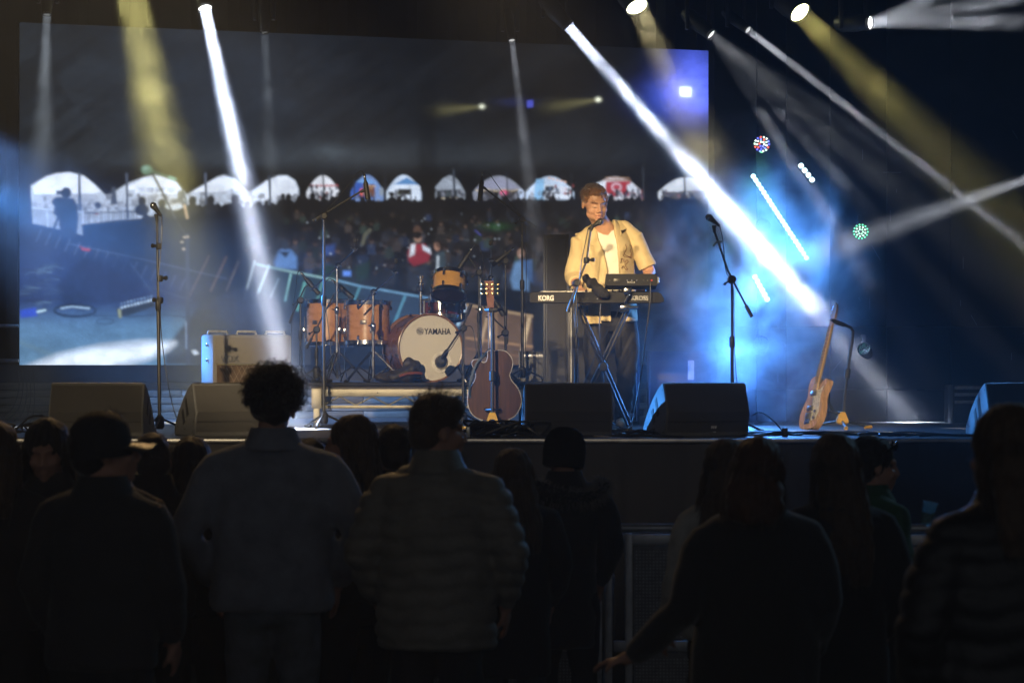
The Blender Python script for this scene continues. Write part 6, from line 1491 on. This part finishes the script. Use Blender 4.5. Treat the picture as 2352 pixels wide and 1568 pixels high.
# plastic cup held by the woman in green
cp = at(2130, 1188, 9.6)
cup = thing('plastic_cup', 'teal tinted plastic cup raised by the woman in green', 'cup', cp)
c = MB(); c.M = Matrix.Rotation(R(12), 4, 'Y'); c.lathe([(0.022, -0.03), (0.0225, -0.028), (0.031, 0.062), (0.033, 0.064), (0.0305, 0.063), (0.021, -0.026)], seg=20, cap=False); c.build('cup_wall', mat('cup_plastic', (0.45, 0.85, 0.90), 0.25, var=0.1, trans=0.75), cup)
c = MB(); c.M = Matrix.Rotation(R(12), 4, 'Y'); c.lathe([(0.0215, -0.025), (0.026, 0.02), (0.001, 0.021)], seg=20); c.build('drink', mat('drink_pale', (0.35, 0.75, 0.75), 0.2, trans=0.6), cup)
# ------------------------------------------------------------------ the singer at the keyboard
sg0 = A(1400, 0, 18.5); singer = thing('person', 'singing man in a tan short sleeved shirt playing the keyboard', 'person', (sg0.x, 18.5, STAGE))
O = Vector((sg0.x, 18.5, STAGE))
def Q(px, py, Y): return A(px, py, Y) - O
hc = Q(1366, 467, 18.30)
fdir = Vector((0.30, -0.86, -0.30)).normalized()
# build the head's frame so that +Y of the head looks along fdir, leaning a little to the viewer's right
up = Vector((-0.06, 0, 1)); xr = fdir.cross(up).normalized(); up = xr.cross(fdir).normalized()
HR = Matrix((xr, fdir, up)).transposed().to_4x4() @ Matrix.Diagonal((1.09, 0.97, 1.0, 1.0))
b = MB()
head_shapes(b, hc, HR, 1.13, 0.006, True)
b.tube([hc + HR.to_3x3() @ Vector((0, -0.02, -0.06)), Q(1380, 510, 18.42), Q(1390, 535, 18.47)], [0.064, 0.066, 0.09], 16)
b.rings([[Q(x, y, 18.5) + Vector((w_ * math.cos(a), d_ * math.sin(a), 0)) for a in (2 * math.pi * j / 16 for j in range(16))] for x, y, w_, d_ in ((1391, 528, 0.12, 0.07), (1393, 545, 0.18, 0.09), (1396, 600, 0.18, 0.11), (1399, 660, 0.17, 0.11), (1401, 700, 0.16, 0.11))])
LA = [Q(1331, 556, 18.50), Q(1317, 636, 18.50), Q(1330, 664, 18.24)]
RA = [Q(1459, 543, 18.52), Q(1492, 626, 18.52), Q(1478, 662, 18.26)]
for a_ in (LA, RA): b.tube(a_, [0.054, 0.049, 0.032], 14)
hand_shapes(b, LA[2], (0.22, -0.95, -0.10), (0, -0.2, -1), 1.02, 0.55, 1)
hand_shapes(b, RA[2], (-0.22, -0.95, -0.10), (0, -0.2, -1), 1.02, 0.55, -1)
def lids(co, no):
    Qm = np.array((Matrix.Translation(hc) @ HR @ Matrix.Scale(1.13, 4)).inverted()); p = co @ Qm[:3, :3].T + Qm[:3, 3]
    d = np.zeros(len(co), np.float32)
    for sx in (-1, 1):
        r2 = ((p[:, 0] - sx * 0.031) / 0.018) ** 2 + ((p[:, 2] - 0.010) / 0.014) ** 2
        d -= 0.005 * np.exp(-r2) * (p[:, 1] > 0.04)
        r3 = ((p[:, 0] - sx * 0.030) / 0.013) ** 2 + ((p[:, 2] - 0.004) / 0.007) ** 2
        d += 0.004 * np.exp(-r3) * (p[:, 1] > 0.04)
    r4 = (p[:, 0] / 0.016) ** 2 + ((p[:, 2] + 0.064) / 0.005) ** 2
    d -= 0.010 * np.exp(-r4) * (p[:, 1] > 0.06)
    return d
body = remesh(b, 'body', mat('singer_skin', (0.56, 0.31, 0.20), 0.45, var=0.10, scale=14, bump=0.06, bscale=200, spec=0.4), singer, 0.0052, 12, wr=lids)
HT = Matrix.Translation(hc) @ HR @ Matrix.Scale(1.13, 4)
f = MB(); f.M = HT
for sx in (-1, 1):
    f.tube([(sx * 0.017, 0.0925, -0.003), (sx * 0.030, 0.0915, -0.0065), (sx * 0.044, 0.082, -0.003)], 0.0012, 6)
f.build('eyelashes', mat('lash_brown', (0.06, 0.03, 0.02), 0.7), body)
f = MB(); f.M = HT; rg = random.Random(5)
for sx in (-1, 1):
    for k in range(46):
        t = rg.random(); p = Vector((sx * (0.014 + 0.036 * t), 0.0985 - 0.018 * t * t, 0.024 + 0.006 * math.sin(t * 2.6) + rg.uniform(-.003, .003))); f.tube([p, p + Vector((sx * 0.007, -0.001, 0.002))], 0.0008, 3)
f.build('eyebrows', mat('brow_brown', (0.26, 0.14, 0.08), 0.7), body, angle=180)['kind'] = 'stuff'
f = MB(); f.M = HT; f.tube([(-0.022, 0.0925, -0.0605), (-0.010, 0.1025, -0.0575), (0, 0.1015, -0.0585), (0.010, 0.1025, -0.0575), (0.022, 0.0925, -0.0605)], [0.0015, 0.0035, 0.003, 0.0035, 0.0015], 6)
f.tube([(-0.020, 0.0905, -0.073), (0, 0.1005, -0.0775), (0.020, 0.0905, -0.073)], [0.0015, 0.0042, 0.0015], 6); f.build('lips', mat('lip_red', (0.42, 0.15, 0.11), 0.4), body)
# short brown hair brushed up
hm2 = hair_mat('singer_hair', (0.22, 0.10, 0.042))
sh = MB(); sh.M = HT
sh.ball((0, -0.020, 0.052), (0.0765, 0.092, 0.078), 18, 12); sh.ball((0, 0.030, 0.092), (0.058, 0.052, 0.030), 14, 8); sh.ball((0, -0.058, 0.0), (0.064, 0.050, 0.066), 14, 8)
for sx in (-1, 1): sh.ball((sx * 0.066, 0.012, 0.036), (0.012, 0.030, 0.036), 10, 6)
hr = remesh(sh, 'hair', hm2, singer, 0.007, 1, jitter=0.010, jscale=40)
st = []
for k in range(1400):
    a = rg.uniform(0, 6.283); z = rg.uniform(-0.35, 1); r_ = math.sqrt(1 - z * z); n_ = Vector((r_ * math.cos(a), r_ * math.sin(a), z))
    if n_.y > 0.62 and n_.z < 0.55: continue
    t_ = max(0, n_.z); fr_ = max(0, n_.y)
    p = Vector((n_.x * 0.076, -0.018 + n_.y * 0.094, 0.052 + n_.z * 0.078)) + Vector((0, 0.01 * t_, 0.012 * t_ * fr_))
    d = (n_ * 0.02 + Vector((0.45, 0.55 * t_, 0.30 * t_ - 0.8 * (1 - t_))) + Vector((rg.uniform(-.3, .3), rg.uniform(-.3, .3), rg.uniform(-.25, .3)))).normalized(); ln = (0.014 + 0.024 * t_) * rg.uniform(0.6, 1.3)
    st.append([p, p + d * ln * 0.5, p + d * ln + Vector((rg.uniform(-.006, .006), 0.004, -0.003))])
f = MB(); f.M = HT; strand_tubes(f, st, 0.0012, 0.0005); f.build('hair_strands', hm2, hr, angle=180)['kind'] = 'stuff'
# white t-shirt
def tor(z, x, w_, d_, y0=0.0, n=28): return [Q(x, z, 18.5) + Vector((w_ * math.cos(a), y0 + d_ * math.sin(a), 0)) for a in (2 * math.pi * j / n for j in range(n))]
t = MB(); t.rings([tor(526, 1388, 0.088, 0.085, -0.02), tor(534, 1389, 0.125, 0.105, -0.01), tor(550, 1391, 0.165, 0.118), tor(590, 1394, 0.175, 0.136), tor(650, 1398, 0.176, 0.142), tor(700, 1401, 0.178, 0.145), tor(716, 1402, 0.175, 0.140)])
def creases(co, no):
    return (0.004 * np.sin(co[:, 0] * 34 + np.sin(co[:, 2] * 12) * 1.8) * np.sin(co[:, 2] * 9 + 1)).astype(np.float32)
remesh(t, 't_shirt', mat('white_cotton', (0.78, 0.74, 0.66), 0.8, var=0.05, scale=10, bump=0.2, bscale=120), singer, 0.008, 3, wr=creases, jitter=0.005, jscale=14)
# open tan overshirt: a thick shell with a gap down the front, sleeves to the elbow
TAN = mat('tan_shirt', (0.60, 0.48, 0.27), 0.75, var=0.10, scale=12, bump=0.3, bscale=150)
def shell(zs):
    b_ = MB(); outer, inner = [], []
    n = 40
    for (py, x, w_, d_, y0, g0, g1) in zs:
        c0 = Q(x, py, 18.5); a0 = -math.pi / 2 + g1; a1 = -math.pi / 2 - g0 + 2 * math.pi
        o, i_ = [], []
        for j in range(n):
            a = a0 + (a1 - a0) * j / (n - 1)
            fl_ = 0.012 * math.exp(-((j if j < n / 2 else n - 1 - j) / 2.5) ** 2)
            dv = Vector(((w_ + fl_) * math.cos(a), y0 + (d_ + fl_) * math.sin(a), 0)); iv = Vector(((w_ - 0.014) * math.cos(a), y0 + (d_ - 0.014) * math.sin(a), 0))
            o.append(c0 + dv); i_.append(c0 + iv)
        outer.append(o); inner.append(i_)
    b_.rings([o + list(reversed(i_)) for o, i_ in zip(outer, inner)])
    return b_
sh = shell([(505, 1392, 0.088, 0.085, 0.005, 0.75, 0.62), (514, 1391, 0.112, 0.098, 0.01, 0.70, 0.60), (524, 1391, 0.138, 0.112, 0.005, 0.55, 0.46), (540, 1392, 0.168, 0.128, 0, 0.42, 0.36), (556, 1393, 0.190, 0.142, 0, 0.32, 0.38), (575, 1394, 0.200, 0.155, 0, 0.20, 0.40), (620, 1397, 0.202, 0.162, 0, 0.06, 0.42), (670, 1400, 0.206, 0.165, 0, 0.02, 0.40), (710, 1401, 0.212, 0.170, 0, 0.02, 0.44), (738, 1402, 0.216, 0.172, 0, 0.02, 0.50)])
for a_, k in ((LA, -1), (RA, 1)):
    e = a_[0].lerp(a_[1], 0.86 if k == 1 else 1.0)
    sh.tube([a_[0] + Vector((-k * 0.05, 0, 0.02)), a_[0], a_[0].lerp(a_[1], 0.5), e], [0.048, 0.064, 0.068, 0.071], 18)
    if k == -1: sh.tube([e, e.lerp(a_[2], 0.45)], [0.070, 0.056], 16)
sh.tube([Q(1404, 514, 18.52), Q(1430, 518, 18.52), Q(1458, 540, 18.52)], [0.042, 0.046, 0.056], 16); sh.tube([Q(1378, 522, 18.52), Q(1352, 534, 18.52), Q(1331, 550, 18.5)], [0.042, 0.046, 0.056], 16)
def sfolds(co, no):
    return (0.009 * np.sin(co[:, 0] * 42 + np.sin(co[:, 2] * 9) * 2.2) * (0.5 + 0.5 * np.sin(co[:, 2] * 7 + co[:, 0] * 11))).astype(np.float32)
shirt = remesh(sh, 'shirt', TAN, singer, 0.0065, 2, wr=sfolds, jitter=0.007, jscale=11, seed=4)
# lapels, pocket flap, hem panel and embroidered outlines, laid on the cloth
bpy.context.view_layer.update()
def on_shirt(px, py, lift=0.003, ob=shirt):
    o = Vector((0, 0, CAMZ)) - O; d = (Q(px, py, 18.5) - o).normalized()
    ok, loc, nn, _ = ob.ray_cast(o + d * 16, d)
    return (loc - d * lift) if ok else Q(px, py, 18.32)
LAP = mat('tan_lapel', (0.58, 0.465, 0.26), 0.75, var=0.08, scale=12, bump=0.3, bscale=150)
for pts in ([(1408, 508), (1424, 507), (1440, 526), (1426, 530), (1428, 538), (1416, 556), (1408, 540)], [(1366, 520), (1356, 520), (1340, 538), (1347, 546), (1343, 552), (1362, 566), (1370, 552)]):
    q = [on_shirt(a_, c_, 0.002) for a_, c_ in pts]; f = MB(); f.rings([q, [p + Vector((0, -0.010, 0.001)) for p in q]]); f.build('lapel', LAP, shirt, angle=20)
EMB = mat('embroidery_brown', (0.20, 0.08, 0.035), 0.7)
def zz(x, y): return ((1300 + x / 3.92) / 1.063, (420 + y / 3.92) / 1.063)
for pts in ([(890, 690), (900, 730), (880, 780), (900, 800), (940, 810), (945, 780), (935, 750), (950, 720), (930, 700)], [(850, 830), (845, 870), (820, 900), (850, 920), (870, 900), (890, 930), (910, 930), (890, 890), (915, 860), (905, 840), (880, 865), (868, 835), (850, 830)], [(880, 780), (870, 800), (890, 815), (925, 815), (945, 825), (940, 790)]):
    q = [on_shirt(*zz(a_, c_)) for a_, c_ in pts]; f = MB(); f.tube(spline(q, 4), 0.0028, 5); f.build('embroidery', EMB, shirt)
for (pts, m_, nm) in (([(1330, 716), (1372, 722), (1382, 742), (1342, 744)], mat('print_cream', (0.55, 0.42, 0.20), 0.75), 'hem_print'), ([(1322, 700), (1350, 702), (1352, 722), (1334, 724)], mat('print_blue', (0.20, 0.36, 0.55), 0.75, var=0.6, scale=50), 'hem_print'), ([(1432, 568), (1454, 572), (1456, 612), (1434, 612)], TAN, 'pocket')):
    q = [on_shirt(a_, c_, 0.004) for a_, c_ in pts]; f = MB(); f.rings([q, [p + Vector((0, -0.004, 0)) for p in q]]); f.build(nm, m_, shirt, angle=20)
# dark jeans and pale shoes
j = MB(); j.rings([tor(694, 1401, 0.172, 0.135, 0.01), tor(720, 1402, 0.185, 0.145, 0.01), tor(748, 1403, 0.185, 0.145, 0.01), tor(762, 1403, 0.15, 0.12, 0.01)])
for pts in ([(1374, 735, 18.5), (1368, 800, 18.47), (1366, 855, 18.44), (1364, 910, 18.5), (1362, 972, 18.52)], [(1432, 735, 18.5), (1440, 800, 18.48), (1440, 855, 18.45), (1434, 910, 18.5), (1428, 972, 18.52)]):
    j.tube([Q(*p) for p in pts], [0.108, 0.098, 0.076, 0.070, 0.062], 16)
def jf(co, no): return (0.005 * np.sin(co[:, 2] * 60 + co[:, 0] * 30) * np.exp(-((co[:, 2] - 0.25) / 0.25) ** 2)).astype(np.float32)
remesh(j, 'jeans', mat('black_denim', (0.016, 0.016, 0.019), 0.8, var=0.3, scale=30, bump=0.3, bscale=150), singer, 0.010, 3, wr=jf, jitter=0.006, jscale=12)
for px in (1361, 1427):
    f = MB(); c0 = Q(px, 980, 18.5); c0.z = 0
    for (y, z, a_, b2, c_) in ((0.04, 0.045, 0.042, 0.06, 0.045), (-0.05, 0.038, 0.046, 0.09, 0.038), (-0.12, 0.03, 0.044, 0.05, 0.03)): f.ball(c0 + Vector((0, y, z)), (a_, b2, c_), 12, 8)
    remesh(f, 'shoe', mat('pale_shoe', (0.5, 0.46, 0.38), 0.6), singer, 0.008, 2)
# ------------------------------------------------------------------ crowd barrier with perforated panels
YBAR = 11.7
BAR = mat('barrier_alu', (0.62, 0.62, 0.63), 0.45, 0.6, var=0.35, scale=10)
PERF = mat('barrier_sheet', (0.22, 0.22, 0.225), 0.5, 0.5, var=0.3)
bz = at(0, 1203, YBAR).z
pw = 0.98
holes = None
def barrier(k, x0):
    global holes
    words = {-1: 'crowd barrier section behind the legs of the parka wearer', 0: 'crowd barrier section seen left of the reddish haired woman', 1: 'crowd barrier section hidden behind the two long haired women', 2: 'crowd barrier section left of the right edge person'}
    root = thing('crowd_barrier', words[k], 'barrier', (x0, YBAR, 0), 0, 'perforated crowd barrier sections')
    MB().tube([(0, 0, bz - 0.02), (pw - 0.01, 0, bz - 0.02)], 0.022, 12).build('top_rail', BAR, root)
    for x in (0.02, pw - 0.03, pw * 0.12):
        MB().box((x + 0.005, 0, (bz - 0.04) / 2), (0.035, 0.04, bz - 0.05), 0.004).build('post', BAR, root)
    for z in (0.06, 0.50, bz - 0.075):
        MB().box((pw / 2, 0.0, z), (pw - 0.10, 0.036, 0.05), 0.004).build('cross_rail', BAR, root)
    for z0, z1 in ((0.09, 0.47), (0.53, bz - 0.105)):
        x0_, x1_ = pw * 0.12 + 0.03, pw - 0.055
        MB().box(((x0_ + x1_) / 2, 0.012, (z0 + z1) / 2), (x1_ - x0_, 0.003, z1 - z0)).build('sheet', PERF, root, smooth=False)
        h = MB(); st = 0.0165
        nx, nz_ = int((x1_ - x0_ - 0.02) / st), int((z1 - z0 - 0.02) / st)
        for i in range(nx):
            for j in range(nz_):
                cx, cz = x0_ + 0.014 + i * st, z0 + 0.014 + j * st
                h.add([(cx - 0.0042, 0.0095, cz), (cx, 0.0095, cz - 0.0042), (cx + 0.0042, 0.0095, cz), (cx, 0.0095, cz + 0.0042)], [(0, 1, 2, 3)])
        o = h.build('perforations', mat('painted_gap_light', (0.6, 0.62, 0.65), 0.4, 0.3), root, smooth=False); o['kind'] = 'stuff'  # pale faces for holes, the light through them put into the colour
    MB().box((pw / 2, 0.5, 0.03), (pw - 0.04, 1.0, 0.05), 0.006).build('foot_plate', BAR, root)
    for x in (0.04, pw - 0.05):
        MB().tube([(x, 0.03, bz - 0.25), (x, 0.9, 0.05)], 0.018, 8).build('brace', BAR, root)
xb = at(1400, 0, YBAR).x
for k in (-1, 0, 1, 2):
    barrier(k, xb + 0.0 + k * pw - 0.03)
# ------------------------------------------------------------------ the air
def volume_mat(name, col, dens, aniso=0.2):
    m = bpy.data.materials.new(name)
    m.use_nodes = True
    nt = m.node_tree
    nt.nodes.clear()
    o = nt.nodes.new('ShaderNodeOutputMaterial')
    v = nt.nodes.new('ShaderNodeVolumePrincipled')
    v.inputs['Color'].default_value = tuple(col) + (1,)
    v.inputs['Density'].default_value = dens
    v.inputs['Anisotropy'].default_value = aniso
    nt.links.new(v.outputs[0], o.inputs['Volume'])
    return m, nt, v
hm, _, _ = volume_mat('haze_air', (0.95, 0.97, 1.0), 0.0092, 0.05)
hz = MB().box((0, 13.0, 3.0), (26, 30, 8.4)).build('haze', hm, smooth=False)
tag(hz, 'thin stage haze filling the air round the whole stage', 'haze', kind='stuff')

# drifting smoke by the right wall
m_, nt, v_ = volume_mat('smoke_air', (0.95, 0.97, 1.0), 1.0, 0.2)
tc = nt.nodes.new('ShaderNodeTexCoord')
n1 = nt.nodes.new('ShaderNodeTexNoise'); n1.inputs['Scale'].default_value = 2.6; n1.inputs['Detail'].default_value = 6; n1.inputs['Roughness'].default_value = 0.6; n1.inputs['Distortion'].default_value = 0.8
nt.links.new(tc.outputs['Object'], n1.inputs['Vector'])
r1 = nt.nodes.new('ShaderNodeMapRange'); r1.inputs['From Min'].default_value = 0.45; r1.inputs['From Max'].default_value = 0.78; r1.inputs['To Max'].default_value = 4.4
nt.links.new(n1.outputs['Fac'], r1.inputs['Value'])
gr = nt.nodes.new('ShaderNodeTexGradient'); gr.gradient_type = 'SPHERICAL'
mp = nt.nodes.new('ShaderNodeMapping'); mp.inputs['Scale'].default_value = (1 / 1.25, 1 / 1.1, 1 / 1.5)
nt.links.new(tc.outputs['Object'], mp.inputs['Vector']); nt.links.new(mp.outputs[0], gr.inputs['Vector'])
mu = nt.nodes.new('ShaderNodeMath'); mu.operation = 'MULTIPLY'
nt.links.new(r1.outputs[0], mu.inputs[0]); nt.links.new(gr.outputs['Fac'], mu.inputs[1])
nt.links.new(mu.outputs[0], v_.inputs['Density'])
sc_ = at(1700, 650, 19.35)
sk_ = MB().box((0, 0, 0), (2.48, 1.9, 2.75)).build('smoke', m_, loc=sc_, smooth=False)
tag(sk_, 'drifting smoke glowing blue by the right wall', 'smoke', kind='stuff')

# thin drifting wisps among the overhead lamps
m2, nt, v2 = volume_mat('wisp_air', (0.95, 0.97, 1.0), 0.02, 0.05)
tc = nt.nodes.new('ShaderNodeTexCoord'); mp = nt.nodes.new('ShaderNodeMapping'); mp.inputs['Scale'].default_value = (1.0, 1.0, 1.3)
n1 = nt.nodes.new('ShaderNodeTexNoise'); n1.inputs['Scale'].default_value = 2.2; n1.inputs['Detail'].default_value = 6; n1.inputs['Roughness'].default_value = 0.62; n1.inputs['Distortion'].default_value = 1.2
nt.links.new(tc.outputs['Object'], mp.inputs['Vector']); nt.links.new(mp.outputs[0], n1.inputs['Vector'])
r1 = nt.nodes.new('ShaderNodeMapRange'); r1.inputs['From Min'].default_value = 0.47; r1.inputs['From Max'].default_value = 0.80; r1.inputs['To Max'].default_value = 0.07
nt.links.new(n1.outputs['Fac'], r1.inputs['Value']); sx = nt.nodes.new('ShaderNodeSeparateXYZ'); nt.links.new(tc.outputs['Object'], sx.inputs[0])
zf_ = nt.nodes.new('ShaderNodeMapRange'); zf_.inputs['From Min'].default_value = -1.15; zf_.inputs['From Max'].default_value = -0.2; nt.links.new(sx.outputs['Z'], zf_.inputs['Value'])
mu2 = nt.nodes.new('ShaderNodeMath'); mu2.operation = 'MULTIPLY'; nt.links.new(r1.outputs[0], mu2.inputs[0]); nt.links.new(zf_.outputs[0], mu2.inputs[1])
nt.links.new(mu2.outputs[0], v2.inputs['Density'])
for (x0, x1, lab) in ((-4.4, 1.0, 'thin smoke wisps drifting before the screen at upper left'), (1.02, 4.6, 'thin smoke wisps drifting under the lamps at upper right')):
    o = MB().box((0, 0, 0), (x1 - x0, 1.5, 2.3)).build('smoke_wisps', m2, loc=((x0 + x1) / 2, 19.2, 3.85), smooth=False)
    tag(o, lab, 'smoke', kind='stuff')
